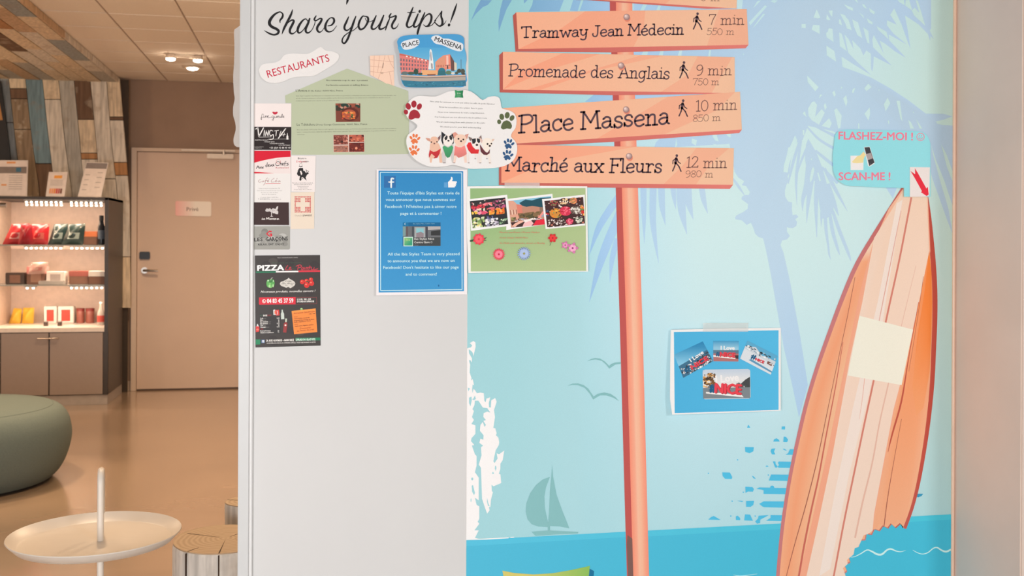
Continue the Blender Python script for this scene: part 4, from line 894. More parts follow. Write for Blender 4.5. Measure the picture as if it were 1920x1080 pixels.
dog([([(570, 380), (790, 380), (800, 600), (835, 790), (760, 790), (735, 640), (640, 640), (630, 790), (560, 790), (540, 620), (560, 560)], (200, 196, 194)), ([(490, 300), (580, 420), (560, 480), (500, 390)], wh)], [[(560, 460), (600, 430), (680, 470), (760, 420), (790, 470), (760, 580), (715, 670), (670, 690), (620, 640), (590, 540)]], (70, 160, 108),
    ([(570, 300), (600, 230), (680, 195), (760, 230), (795, 310), (770, 380), (700, 440), (650, 440), (590, 390), (570, 300)], wh), [([(540, 130), (640, 210), (600, 290), (570, 420), (535, 320)], bk), ([(760, 170), (800, 200), (800, 380), (770, 400), (740, 240)], bk)], [(640, 290, 18), (735, 285, 17)], (687, 325, 24, (40, 34, 40)),
    [([(600, 270), (650, 205), (672, 240), (660, 290), (620, 320)], bk), ([(700, 230), (740, 205), (775, 270), (750, 320), (715, 290)], bk)])
dog([([(830, 400), (1030, 400), (1070, 620), (1080, 790), (1030, 790), (1010, 660), (860, 660), (835, 790), (790, 790), (810, 620)], (232, 206, 192))], [[(820, 430), (900, 465), (960, 465), (1030, 425), (1065, 540), (1075, 610), (1010, 650), (900, 690), (850, 640), (805, 640), (812, 540)]], (238, 138, 132),
    ([(810, 300), (840, 220), (920, 190), (1020, 205), (1070, 280), (1050, 370), (980, 430), (920, 440), (850, 400), (812, 350), (810, 300)], (232, 200, 180)), [([(775, 170), (830, 140), (890, 190), (840, 290), (800, 260)], (214, 150, 134)), ([(1115, 175), (1040, 200), (1030, 260), (1085, 290)], (206, 150, 136))], [(900, 285, 20), (1002, 300, 19)], (955, 335, 22))
dog([([(1100, 450), (1340, 450), (1350, 800), (1300, 800), (1290, 620), (1255, 720), (1240, 600), (1130, 600), (1125, 790), (1095, 790)], (228, 220, 216))], [[(1070, 430), (1110, 365), (1160, 360), (1200, 450), (1260, 510), (1340, 510), (1320, 600), (1230, 600), (1170, 600), (1110, 530)]], (224, 48, 54),
    ([(1170, 330), (1190, 280), (1270, 265), (1350, 290), (1370, 360), (1340, 450), (1290, 500), (1230, 480), (1190, 420), (1170, 330)], wh), [([(1110, 240), (1190, 270), (1170, 340), (1130, 310)], (120, 104, 100)), ([(1380, 205), (1330, 260), (1360, 330), (1395, 290)], (130, 112, 108))], [(1232, 362, 17), (1330, 362, 16)], (1290, 415, 28), [([(1180, 290), (1265, 275), (1270, 340), (1240, 385), (1195, 390)], bk), ([(1285, 272), (1350, 290), (1360, 350), (1330, 380), (1295, 345)], bk)])
dog([([(1380, 480), (1560, 480), (1570, 640), (1600, 810), (1545, 820), (1530, 640), (1500, 700), (1470, 640), (1390, 640), (1385, 800), (1345, 790)], (232, 224, 216))], [[(1350, 400), (1420, 500), (1480, 570), (1520, 575), (1565, 500), (1560, 590), (1500, 630), (1430, 620), (1370, 560)]], (104, 50, 58),
    ([(1395, 380), (1420, 310), (1490, 265), (1580, 285), (1620, 350), (1600, 430), (1560, 470), (1490, 560), (1440, 480), (1400, 420), (1395, 380)], (238, 226, 214)), [([(1340, 250), (1400, 300), (1430, 350), (1400, 390), (1360, 330)], (216, 186, 176)), ([(1665, 290), (1610, 290), (1600, 350), (1640, 330)], (214, 186, 170))], [(1515, 395, 22), (1597, 388, 18)], (1562, 435, 26))
a = Art(pl); 
for x0, x1 in ((560, 640), (775, 835), (1090, 1140), (1235, 1275), (1330, 1390), (1535, 1590), (1480, 1525)): a.disc(*ze([((x0 + x1) / 2, 795 if x0 not in (1235, 1480) else 705)])[0], (x1 - x0) / 24, .6, (96, 70, 72), 8)
a.build('paw_shading', t)

# business cards
zc = Z(7.714, 470, 190); zk = Z(6.75, 470, 320)
t, pl = paper('business_card', (510, 216), 'pinkish white business card reading fine gueule under red lips, topmost in column', 'card', flat(.0009), zc([(36, 30), (588, 32), (588, 372), (36, 370)]), (232, 222, 219), 'restaurant business cards')
a = Art(pl); a.poly(catmull(zc([(310, 155), (335, 150), (352, 158), (372, 150), (392, 156), (380, 180), (355, 192), (330, 185)]), 2), (190, 34, 60))
def cursive(art, z_, seq, w, col):
    for pts in seq: art.stroke(z_(pts), w, col, n=4)
cursive(a, zc, [[(188, 190), (165, 185), (160, 230), (158, 265), (148, 262), (150, 235), (185, 232)], [(190, 205), (192, 235), (205, 232)], [(210, 210), (212, 236), (215, 215), (230, 210), (234, 234)], [(240, 222), (258, 215), (250, 205), (240, 225), (255, 238), (285, 232), (300, 228)],
    [(330, 215), (312, 212), (308, 235), (330, 230), (332, 215), (330, 270), (310, 265), (345, 235)], [(348, 212), (350, 236), (372, 232), (375, 212), (378, 236)], [(385, 225), (404, 218), (396, 208), (386, 228), (404, 238)], [(412, 212), (414, 236), (434, 232), (436, 212), (438, 236)], [(448, 232), (460, 190), (452, 190), (452, 236)], [(462, 228), (482, 218), (472, 208), (462, 228), (486, 236)]], .75, (62, 52, 54))
a.build('lettering', t)
t, pl = paper('business_card', (510, 259), 'black business card with white brush letters VINGT4 and small bottle', 'card', flat(.0011), zc([(38, 368), (586, 370), (584, 705), (40, 700)]), (40, 31, 31), 'restaurant business cards')
a = Art(pl); wv = (226, 222, 218)
for p, ww in [([(72, 400), (105, 385), (118, 510), (185, 385)], 2.2), ([(200, 420), (192, 500)], 1.8), ([(215, 500), (225, 425), (250, 498), (262, 420)], 1.6), ([(320, 430), (290, 420), (272, 460), (290, 500), (325, 480), (325, 540), (275, 550)], 1.5), ([(345, 428), (405, 420)], 1.4), ([(372, 425), (365, 500)], 1.5), ([(505, 395), (400, 535)], 2.2), ([(440, 430), (415, 492), (500, 478)], 1.2), ([(490, 455), (475, 505)], 1)]:
    a.stroke(zc(p), ww, wv, smooth=len(p) > 4)
a.stroke(zc([(120, 518), (300, 515)]), .6, wv, smooth=False); a.stroke(zc([(250, 548), (560, 545)]), .3, wv, smooth=False)
a.poly(zc([(527, 460), (535, 460), (537, 490), (545, 505), (545, 552), (517, 552), (517, 505), (525, 490)]), wv)
for s_, x0, y0, x1 in [('•RESTAURANT', 58, 568, 258), ('•WINE BAR', 190, 594, 348), ('•CHAMPAGNES', 270, 618, 485), ('•COCKTAILS', 402, 643, 572)]: TL(a, zc, s_, x0, y0, x1, y0, 2, wv, .01)
TL(a, zc, '+33 (0)4 93 88 49 49', 272, 684, 576, 684, 3.2, wv, .02); TL(a, zc, 'reservations', 58, 662, 190, 662, 1.2, wv); TL(a, zc, 'vingt4.nice', 58, 680, 162, 680, 1.2, wv)
a.build('lettering', t)
t, pl = paper('business_card', (510, 303), 'red and white business card with handwritten words Aux deux Chefs', 'card', flat(.0013), zc([(25, 712), (578, 712), (582, 1045), (28, 1042)]), (228, 216, 213), 'restaurant business cards')
a = Art(pl); red = (206, 22, 48)
a.poly(zc([(26, 714), (576, 714), (577, 802), (480, 808), (370, 818), (260, 838), (150, 862), (30, 895)]), red)
a.poly(zc([(28, 1018), (110, 1020), (200, 1030), (340, 1043), (28, 1041)]), red)
cursive(a, zc, [[(80, 975), (105, 930), (115, 968)], [(88, 955), (118, 945)], [(125, 950), (132, 972), (150, 945), (152, 970)], [(160, 950), (185, 968)], [(185, 945), (162, 975)], [(240, 885), (238, 945)], [(238, 920), (215, 930), (225, 950), (240, 935)], [(252, 935), (272, 920), (258, 915), (256, 945), (278, 940)], [(285, 918), (290, 940), (305, 915), (308, 938)], [(315, 912), (340, 935)], [(338, 905), (318, 942)],
    [(425, 885), (390, 870), (362, 900), (375, 930), (410, 925)], [(430, 870), (425, 925)], [(427, 905), (445, 895), (448, 925)], [(458, 915), (475, 900), (462, 895), (460, 925), (482, 918)], [(512, 870), (495, 880), (495, 935)], [(485, 900), (512, 895)], [(545, 895), (522, 900), (548, 918), (520, 928)]], 1.0, (40, 34, 38))
a.ring(*zc([(400, 872)])[0], 4.2, .5, (214, 120, 110), 14)
TL(a, zc, 'Restaurant', 365, 970, 552, 968, 2.5, (176, 44, 58), .015)
a.build('lettering', t)
t, pl = paper('business_card', (511, 351), 'tall white business card with thin red script name Café Léa and small print', 'card', flat(.0009), [(476.5, 325.5), (545.5, 324.5), (544.5, 379.5), (476.5, 379)], (226, 223, 220), 'restaurant business cards')
a = Art(pl)
cursive(a, zk, [[(125, 110), (98, 130), (110, 148), (140, 138)], [(160, 128), (145, 140), (162, 142), (165, 128), (172, 142)], [(215, 90), (195, 110), (180, 160), (160, 185)], [(180, 128), (210, 125)], [(210, 138), (228, 128), (215, 125), (214, 145), (232, 138)], [(225, 112), (235, 104)],
    [(300, 95), (265, 120), (262, 145), (310, 140)], [(312, 138), (330, 128), (316, 124), (316, 145), (334, 138)], [(325, 108), (340, 98)], [(362, 128), (342, 135), (358, 144), (368, 126), (378, 144)]], .55, (140, 60, 60))
a.stroke(zk([(190, 166), (375, 162)]), 1, (200, 60, 66), smooth=False)
for s_, x0, y0, x1 in [('Cuisine du marché et produits frais, 7j/7', 100, 230, 372), ('Petits déjeuners, formules du midi et du soir', 80, 257, 398), ('Terrasse au cœur de Nice', 130, 282, 345), ('Salon de thé et glacier', 140, 305, 325), ('17 avenue Auber, 06000 Nice', 125, 343, 350)]: TL(a, zk, s_, x0, y0, x1, y0 - 1, 1.5, (110, 104, 106))
TL(a, zk, 'T. 04 93 82 57 56', 95, 366, 242, 366, 1.9, (60, 56, 58), .02); TL(a, zk, 'cafelea@nice.fr', 255, 366, 384, 366, 1.4, (120, 112, 112))
a.build('lettering', t)
t, pl = paper('business_card', (507, 401), 'dark brown business card with white tree drawing and name la Massoia', 'card', flat(.0012), [(473.5, 379.5), (541.3, 379.5), (542, 422), (473.8, 421.5)], (62, 44, 44), 'restaurant business cards')
a = Art(pl)
a.poly(zk([(185, 500), (200, 478), (225, 482), (245, 475), (262, 492), (280, 475), (315, 485), (330, 455), (348, 448), (345, 480), (335, 500), (350, 520), (345, 552), (320, 550), (300, 538), (285, 540), (270, 525), (268, 570), (285, 582), (248, 582), (260, 568), (258, 525), (240, 515), (215, 520), (190, 515)]), (206, 200, 198))
rnd = random.Random(9)
for k in range(26):
    x = rnd.uniform(195, 340); y = rnd.uniform(484, 515) + (14 if x > 300 else 0); a.disc(*zk([(x, y)])[0], .45, .35, (96, 80, 80), 6)
cursive(a, zk, [[(148, 600), (142, 618), (155, 616)], [(172, 606), (160, 612), (170, 620), (176, 606), (178, 618)], [(195, 618), (205, 592), (212, 612), (232, 590), (228, 618)], [(250, 606), (238, 612), (246, 620), (254, 606), (256, 618)], [(272, 604), (262, 608), (272, 614), (262, 619)], [(290, 604), (280, 608), (290, 614), (280, 619)], [(302, 606), (298, 618), (310, 618), (312, 606), (302, 606)], [(322, 605), (320, 618)], [(345, 606), (332, 612), (342, 620), (350, 606), (358, 618)]], 1.0, (224, 218, 214))
a.build('lettering', t)
t, pl = paper('business_card', (508, 446), 'grey clouded business card reading LES GARÇONS with red letter G, lowest in column', 'card', flat(.0010),
    [(475, 424.5), (541.5, 423.8), (543.5, 425.5), (543.6, 466), (541.8, 467.8), (475.5, 467.8), (473.6, 466), (473.3, 426)], (158, 158, 152), 'restaurant business cards')
a = Art(pl); fr = frame((474, 425), (543, 424.5), (543.2, 467), (474, 467.2)); rnd = random.Random(2)
for k in range(16):
    u, v = rnd.uniform(.12, .88), rnd.uniform(.2, .8); g = rnd.choice([128, 140, 150, 172, 184]); a.disc(*fr(u, v), rnd.uniform(5, 9) * min(1, min(u, 1 - u) * 5), rnd.uniform(3, 6), (g, g, g - 5), 12)
ik = (38, 36, 38)
TL(a, zk, 'LES', 48, 895, 152, 890, 6.4, ik, .03); TL(a, zk, 'GARÇONS', 190, 892, 470, 882, 7.2, ik, .03); TL(a, zk, 'RELAX, EAT, ENJOY', 95, 946, 425, 940, 3.4, ik, .02)
TL(a, zk, 'G', 200, 835, 268, 832, 10.5, (214, 32, 52), .04)
a.build('lettering', t)
t, pl = paper('business_card', (569, 326), 'pale card of Bistro Dalpozzo with black ink figure drawing', 'card', flat(.0014), [(545.8, 292), (592, 292.5), (590.8, 360), (546.5, 359.3)], (231, 223, 220), 'restaurant business cards')
a = Art(pl)
TL(a, zc, 'Bistro', 685, 838, 808, 836, 3.2, (48, 40, 42), .02); TL(a, zc, 'Dalpozzo', 662, 882, 840, 880, 3.2, (196, 40, 56), .02); TL(a, zc, 'pozzo', 738, 882, 840, 880, 3.2, (60, 48, 50), .02)
a.ring(*zc([(725, 918)])[0], 2.6, .4, (120, 108, 108), 12); a.stroke(zc([(702, 938), (725, 948), (748, 936)]), 1.2, ik)
zi = Z(6.75, 470, 320)
a.poly(zc([(690, 985), (705, 965), (755, 962), (762, 1000), (770, 1080), (690, 1080), (668, 1050), (682, 1010)]), ik)
a.poly(zi([(590, 0), (610, 30), (625, 60), (615, 120), (635, 130), (650, 95), (665, 90), (690, 110), (708, 128), (695, 85), (715, 50), (738, 35), (720, 20), (700, 30), (680, 0), (650, 15)]), ik)
a.poly(zi([(622, 5), (640, 0), (655, 40), (640, 60)]), (226, 218, 214)); a.disc(*zi([(655, 95)])[0], 2, 2, (226, 218, 214)); a.disc(*zi([(655, 95)])[0], .9, .9, ik)
a.stroke(zc([(800, 985), (815, 1040), (835, 1020)]), .9, ik); a.stroke(zi([(700, 0), (735, 8)]), .8, ik, smooth=False)
for s_, x0, y0, x1, b_ in [('Bar à vins et des bouchées à partir de', 530, 160, 788, .02), ('10 € avec menu midi 15,90 €', 548, 180, 770, .02), ('Ouvert tous les jours', 590, 204, 735, 0), ('de 9h30 à minuit', 600, 224, 720, 0), ('4 cours Saleya, Nice et Monaco', 545, 244, 780, 0)]: TL(a, zk, s_, x0, y0, x1, y0, 1.5, (70, 60, 62), b_)
a.build('lettering', t)
t, pl = paper('business_card', (568, 395), 'cream card with red checked square around white Swiss cross', 'card', flat(.0012), [(545, 360.5), (589.5, 360), (589, 429), (545, 429.5)], (226, 212, 194), 'restaurant business cards')
a = Art(pl); rc = (206, 84, 84); nn = 11
x0_, y0_, x1_, y1_ = 552.2, 368.0, 583.2, 398.8; cs = (x1_ - x0_) / nn
for i in range(nn):
    for j in range(nn):
        ci = 4 <= i <= 6; cj = 4 <= j <= 6
        if (ci and 1 <= j <= 9) or (cj and 1 <= i <= 9): continue
        x = x0_ + i * cs; y = y0_ + j * cs
        a.poly([(x + cs * .1, y + cs * .1), (x + cs * .95, y + cs * .1), (x + cs * .75, y + cs * .9), (x + cs * .05, y + cs * .6)] if (i + j) % 2 else [(x, y + cs * .2), (x + cs * .7, y), (x + cs, y + cs * .6), (x + cs * .4, y + cs)], rc if (i + 2 * j) % 3 else (186, 66, 70))
a.build('cross_pattern', t)
a = Art(pl); TL(a, zk, 'TRADE', 556, 580, 664, 578, 3.0, (180, 168, 156)); TL(a, zk, 'SWISS', 664, 578, 772, 576, 3.0, (62, 50, 48), .03); a.build('lettering', t)

# pizza flyer
zp = Z(5.684, 470, 470); zu = Z(11.37, 470, 475); zl = Z(11.37, 470, 560)
t, pl = paper('pizza_flyer', (539, 565), 'tall dark pizza delivery flyer with vegetables, red phone strip and orange note', 'flyer', [(478, 480, .0012), (600, 480, .0012), (478, 650, .0018)], [(478, 479.2), (600, 478.2), (601, 648), (479, 651.5)], (52, 46, 43), m=GLOSS)
a = Art(pl); fr = frame((478, 479.2), (600, 478.2), (601, 648), (479, 651.5)); rnd = random.Random(8)
for k in range(20):
    u, v = rnd.uniform(.08, .92), rnd.uniform(.05, .95); g = rnd.choice([(60, 54, 50), (44, 38, 37), (66, 60, 56), (48, 40, 40)]); a.disc(*fr(u, v), 9, 7, g, 12)
fquad(a, fr, .012, .172, .32, .190, (20, 110, 76)); fquad(a, fr, .32, .171, .665, .187, (236, 234, 230)); fquad(a, fr, .665, .168, 1, .186, (216, 44, 62))
a.poly(zl([(872, 262), (1385, 208), (1420, 712), (925, 758)]), (238, 134, 54)); a.poly(zl([(872, 262), (1385, 208), (1388, 250), (876, 305)]), (246, 146, 62))
a.disc(*zl([(1085, 222)])[0], 2.6, 2, (120, 170, 100)); a.disc(*zl([(1080, 212)])[0], 1.4, 1.2, (170, 206, 140))
a.poly(zu([(178, 940), (960, 932), (958, 1075), (175, 1080)]) + zl([(178, 60), (182, 125), (200, 133), (955, 122)])[::-1][:0], (208, 26, 50))
a.poly([zu([(176, 945)])[0], zu([(960, 934)])[0], zl([(958, 122)])[0], zl([(182, 130)])[0]], (210, 26, 50))
for p in ([zu([(965, 940)])[0], zu([(1405, 935)])[0]], [zu([(1405, 935)])[0], zl([(1412, 105)])[0]], [zl([(1412, 105)])[0], zl([(960, 118)])[0]]): a.stroke(p, .5, (150, 60, 62), smooth=False)
a.poly(zl([(108, 868), (205, 868), (205, 975), (108, 980)]), (18, 128, 84)); a.poly(zl([(955, 835), (1485, 828), (1487, 888), (957, 900)]), (18, 120, 80)); a.poly(zl([(225, 875), (300, 872), (300, 945), (225, 948)]), (70, 100, 140))
TL(a, zl, 'f', 238, 935, 262, 935, 4.5, (230, 230, 236), .02); a.poly(zl([(265, 885), (290, 884), (290, 935), (265, 936)]), (214, 220, 228))
a.poly(zl([(190, 320), (640, 400), (640, 745), (190, 745)]), (40, 36, 36))
a.build('background_print', t, GLOSS)
a = Art(pl); cr = (236, 232, 226)
TL(a, zu, 'Vente à emporter & Livraison gratuite', 570, 102, 1005, 96, 1.4, cr); TL(a, zu, 'PIZZA', 148, 370, 705, 358, 9.6, (240, 238, 234), .075, 2)
cursive(a, zu, [[(790, 262), (760, 300), (745, 350), (800, 352)], [(825, 330), (860, 300), (830, 300), (822, 345), (870, 342)], [(1020, 262), (1000, 350)], [(970, 275), (1050, 245), (1085, 285), (1010, 310)], [(1100, 300), (1082, 345), (1115, 345), (1125, 305), (1100, 300)], [(1155, 300), (1145, 345)], [(1175, 345), (1190, 300), (1215, 310), (1205, 345)], [(1262, 265), (1240, 348)], [(1225, 300), (1285, 292)], [(1300, 298), (1290, 342), (1340, 340), (1355, 292), (1350, 345), (1430, 330)]], 1.5, (186, 50, 66))
TL(a, zu, 'Bureaux et réunions', 460, 215, 1080, 208, 2.6, (60, 86, 66), 0, 1, .3)
TL(a, zu, 'Nouveaux produits, nouvelles saveurs !', 215, 842, 1368, 820, 4.0, cr, .012, 1, .35)
TL(a, zu, '04 83 45 37 59', 352, 1060, 908, 1050, 7.8, (244, 240, 238), .035, 2); TL(a, zu, 'LE SOIR  18H - 23H', 990, 1000, 1282, 994, 3.2, cr, .03); TL(a, zu, 'DU LUNDI AU DIMANCHE', 990, 1048, 1352, 1042, 3.2, cr, .03)
a.ring(*zu([(285, 1020)])[0], 3.2, .8, cr, 14); a.stroke(zu([(270, 1000), (275, 1025), (300, 1040)]), 1.3, cr)
TL(a, zl, 'NOS', 200, 375, 268, 372, 3, (66, 96, 76), .02); TL(a, zl, 'BOIS', 272, 378, 352, 375, 3.2, cr, .04); TL(a, zl, 'SONS', 356, 374, 440, 370, 3, (150, 40, 50), .02)
for i, (s_, x1, pr) in enumerate([('Soda', 268, '1,50'), ('Bière', 268, '2'), ('Eau minérale', 370, '2'), ('Eau gazeuse', 365, '1,50'), ('Vin', 262, '8'), ('Champagne', 330, '1,50')]):
    TL(a, zl, s_, 205, 432 + i * 37, x1, 430 + i * 37, 2.2, cr, .035); TL(a, zl, pr, 560 if len(pr) > 2 else 585, 428 + i * 37, 615, 426 + i * 37, 2.3, cr, .03)
    a.stroke(zl([(x1 + 15, 424 + i * 37), (x1 + 60, 423 + i * 37)]), .8, (110, 106, 102), smooth=False)
TL(a, zl, 'VINS', 208, 660, 265, 658, 2.2, (170, 44, 54), .02); TL(a, zl, 'Rosé de Provence', 205, 700, 425, 696, 2.3, cr, .035); TL(a, zl, 'Chianti ou Lambrusco', 205, 738, 495, 730, 2.3, cr, .035)
TL(a, zl, '8,-', 580, 695, 615, 693, 2.4, cr, .03); TL(a, zl, '9,-', 580, 725, 615, 723, 2.4, cr, .03)
TL(a, zl, '29, RUE GOUNOD - 06000 NICE', 332, 918, 922, 902, 3.9, cr, .04); TL(a, zl, 'LIVRAISON GRATUITE', 965, 898, 1378, 890, 3.9, (210, 236, 220), .035); TL(a, zl, 'ON SE DÉPLACE LORS DE LA COMMANDE, ESPÈCES, TICKETS RESTAURANT ACCEPTÉS', 340, 965, 1385, 940, 2.4, (200, 196, 190), .03)
og = (150, 76, 30)
TL(a, zl, 'Livraison Sandwichs', 918, 328, 1362, 285, 3.2, og, .0, 1, .35); TL(a, zl, '11h  14h', 1250, 338, 1372, 326, 2, (70, 50, 40), .02); TL(a, zl, 'Pizza', 930, 402, 1000, 392, 1.8, og)
for i, (s_, x1) in enumerate([('Crème fraîche, mozzarella', 1258), ('gorgonzola frais, fromage de chèvre', 1355), ('basilic, supplément 1,50 €', 1278)]): TL(a, zl, s_, 925, 440 + i * 36, x1, 412 + i * 36, 2, (110, 60, 34), .015)
TL(a, zl, 'Salade', 935, 560, 1010, 552, 1.8, og); TL(a, zl, 'Salade verte, légumes, jambon', 942, 600, 1338, 562, 2, (110, 60, 34), .015); TL(a, zl, 'Desserts', 1045, 655, 1278, 630, 3, og, 0, 1, .35); TL(a, zl, 'au menu du jour', 985, 705, 1350, 668, 3, og, 0, 1, .35)
a.build('lettering', t, GLOSS)
a = Art(pl)
def D(z_, x, y, rx, ry, c, n=12): a.disc(*z_([(x, y)])[0], rx / 11.37, ry / 11.37, c, n)
for x, y, rx, ry, c in [(380, 640, 46, 88, (92, 170, 84)), (430, 650, 40, 92, (120, 190, 104)), (470, 635, 40, 84, (84, 160, 78)), (420, 585, 60, 40, (48, 120, 54)), (400, 700, 20, 34, (170, 216, 150)), (478, 690, 16, 34, (170, 214, 150)), (375, 585, 20, 16, (190, 220, 180)), (485, 590, 16, 14, (190, 222, 180))]: D(zu, x, y, rx, ry, c)
a.stroke(zu([(430, 570), (440, 535), (470, 522)]), 1.3, (170, 180, 160)); a.build('pepper_print', t, GLOSS)
a = Art(pl); a.poly(zu([(620, 650), (640, 610), (700, 590), (760, 560), (790, 540), (810, 520), (835, 545), (880, 570), (930, 600), (952, 640), (935, 690), (900, 710), (850, 745), (800, 715), (760, 735), (700, 710), (650, 695)]), (206, 202, 194))
for x, y in [(700, 630), (760, 680), (840, 600), (880, 670), (800, 640)]: D(zu, x, y, 30, 14, (176, 172, 164))
TL(a, zu, 'Pizza', 735, 615, 870, 600, 3, (90, 84, 78), 0, 1, .4); TL(a, zu, 'sans Gluten', 655, 662, 930, 650, 3, (90, 84, 78), 0, 1, .4); a.build('flour_print', t, GLOSS)
a = Art(pl)
for x, y, r in [(1285, 560, 46), (1190, 590, 48), (1100, 610, 50), (1298, 640, 56), (1195, 680, 58)]:
    D(zu, x, y, r, r, (206, 38, 32)); D(zu, x - r * .25, y - r * .3, r * .35, r * .28, (238, 120, 96))
D(zu, 1205, 600, 24, 16, (60, 80, 40)); a.build('tomato_print', t, GLOSS)
a = Art(pl)
a.poly(zl([(480, 240), (520, 228), (535, 345), (485, 345)]), (206, 206, 206)); a.poly(zl([(520, 240), (605, 236), (618, 355), (540, 362)]), (206, 60, 56)); a.poly(zl([(505, 260), (530, 262), (540, 330), (512, 330)]), (226, 120, 80)); a.stroke(zl([(560, 260), (575, 300), (560, 340)]), 1, (236, 214, 210))
a.poly(zl([(660, 235), (685, 235), (690, 280), (712, 320), (718, 435), (650, 440), (645, 320), (658, 285)]), (196, 206, 196))
a.poly(zl([(735, 425), (775, 425), (765, 500), (785, 530), (760, 725), (690, 718), (705, 530), (735, 500)]), (146, 44, 44)); a.poly(zl([(738, 422), (776, 424), (768, 500), (736, 496)]), (190, 200, 180)); D(zl, 742, 565, 20, 20, (238, 214, 206))
a.poly(zl([(125, 590), (138, 540), (150, 535), (175, 590)]), (216, 214, 214)); a.poly(zl([(110, 590), (182, 590), (188, 650), (180, 700), (110, 715)]), (206, 48, 46)); D(zl, 145, 660, 26, 22, (240, 110, 96))
a.build('drinks_print', t, GLOSS)

# blue thumbs-up notice
zn = Z(4, 690, 300)
t, pl = paper('blue_notice', (790, 435), 'white edged blue notice with thumbs up and white French and English sentences', 'notice', [(707, 320, .007), (872, 320, .003), (707, 553, .010)], [(706.5, 317.5), (876, 318), (876, 552), (705.5, 554)], (232, 228, 230))
bl = lambda x, y: mix((44, 132, 190), (62, 148, 202), max(0, min(1, (y - 320) / 230)))
a = Art(pl); a.quad(*zn([(79, 80), (714, 84), (720, 984), (80, 994)]), bl, 2, 3)
wl_ = (206, 236, 246); cr_ = zn([(92, 92), (703, 96), (706, 972), (95, 980)])
for k in range(4): a.stroke([cr_[k], cr_[(k + 1) % 4]], 1.3, wl_, smooth=False, caps=False)
a.build('blue_print', t)
a = Art(pl); a.quad(*zn([(120, 120), (208, 120), (208, 208), (120, 208)]), (44, 108, 168)); wv = (226, 236, 240)
a.stroke(zn([(190, 140), (178, 138), (174, 155), (174, 205)]), 3.0, wv); a.stroke(zn([(156, 165), (192, 165)]), 2.4, wv, smooth=False); a.build('letter_emblem', t)
a = Art(pl); a.poly(zn([(570, 168), (598, 168), (598, 206), (570, 206)]), (90, 156, 206)); a.poly(zn([(600, 165), (612, 155), (622, 140), (622, 126), (632, 128), (636, 145), (630, 158), (664, 160), (668, 168), (660, 172), (664, 182), (656, 186), (660, 196), (652, 198), (650, 206), (602, 206)]), (236, 240, 240)); a.build('thumb_emblem', t)
a = Art(pl)
for s_, x0, y0, x1, y1 in [("Toute l'équipe d'Ibis Styles est ravie de", 145, 258, 686, 258), ('vous annoncer que nous sommes sur', 134, 308, 656, 308), ("Facebook ! N'hésitez pas à aimer notre", 128, 359, 664, 359), ('page et à commenter !', 243, 411, 550, 411),
        ('All the Ibis Styles Team is very pleased', 148, 717, 686, 714), ('to announce you that we are now on', 147, 767, 650, 764), ("Facebook! Don't hesitate to like our page", 115, 817, 680, 814), ('and to comment!', 282, 867, 516, 866)]:
    TL(a, zn, s_, x0, y0, x1, y1, 5.4, (200, 236, 248), .008, 2)
a.disc(*zn([(530, 942)])[0], 1.2, 2, (30, 96, 150)); a.build('lettering', t)
a = Art(pl); zq = Z(15.43, 740, 400); fr = frame(*zq([(235, 262), (1328, 262), (1328, 945), (235, 945)]))
def Q(pts, c): a.poly(zq(pts), c)
fquad(a, fr, 0, 0, 1, 1, (104, 108, 112)); Q([(235, 262), (1325, 262), (1325, 375), (235, 375)], (14, 98, 146)); Q([(235, 262), (395, 262), (395, 375), (235, 375)], (20, 112, 160))
Q([(235, 378), (320, 378), (320, 640), (235, 670)], (120, 150, 150)); Q([(325, 378), (385, 378), (385, 670), (325, 670)], (96, 84, 88)); Q([(500, 380), (560, 380), (560, 940), (500, 940)], (70, 76, 82)); Q([(890, 380), (960, 400), (960, 700), (890, 680)], (70, 70, 78))
Q([(960, 378), (1325, 378), (1325, 460), (960, 480)], (176, 172, 172)); Q([(1050, 520), (1325, 480), (1325, 640), (1050, 640)], (50, 52, 54)); Q([(575, 400), (885, 400), (885, 700), (575, 700)], (160, 166, 168)); Q([(625, 430), (840, 430), (840, 600), (625, 600)], (132, 190, 198)); Q([(625, 570), (700, 550), (760, 530), (840, 580), (840, 700), (625, 700)], (140, 128, 134))
Q([(540, 700), (1325, 690), (1325, 942), (540, 942)], (62, 66, 68)); Q([(235, 670), (540, 670), (540, 942), (235, 942)], (30, 70, 90))
Q([(255, 680), (530, 680), (530, 955), (255, 955)], (196, 226, 214)); a.quad(*zq([(280, 705), (510, 705), (510, 930), (280, 930)]), lambda x, y: mix((160, 196, 120), (44, 150, 116), max(0, min(1, (x + y - 757 - 445) / 25))), 4, 4)
a.stroke(zq([(315, 280), (285, 308), (312, 335)]), .7, (200, 226, 236), smooth=False)
TL(a, zq, 'Ibis Styles Nice Centre Gare', 535, 318, 1160, 312, 2.2, (130, 184, 206)); TL(a, zq, 'Ibis Styles Nice', 570, 770, 1140, 765, 3.8, (222, 224, 222), .01, 2); TL(a, zq, 'Centre Gare', 570, 865, 1010, 860, 3.8, (222, 224, 222), .01, 2); a.ring(*zq([(1065, 835)])[0], 1.5, .5, (200, 204, 204), 10); TL(a, zq, 'ibis', 330, 790, 450, 790, 3.4, (200, 216, 150)); TL(a, zq, 'Hôtel', 570, 925, 680, 925, 1.2, (180, 180, 180))
a.build('screen_picture', t)

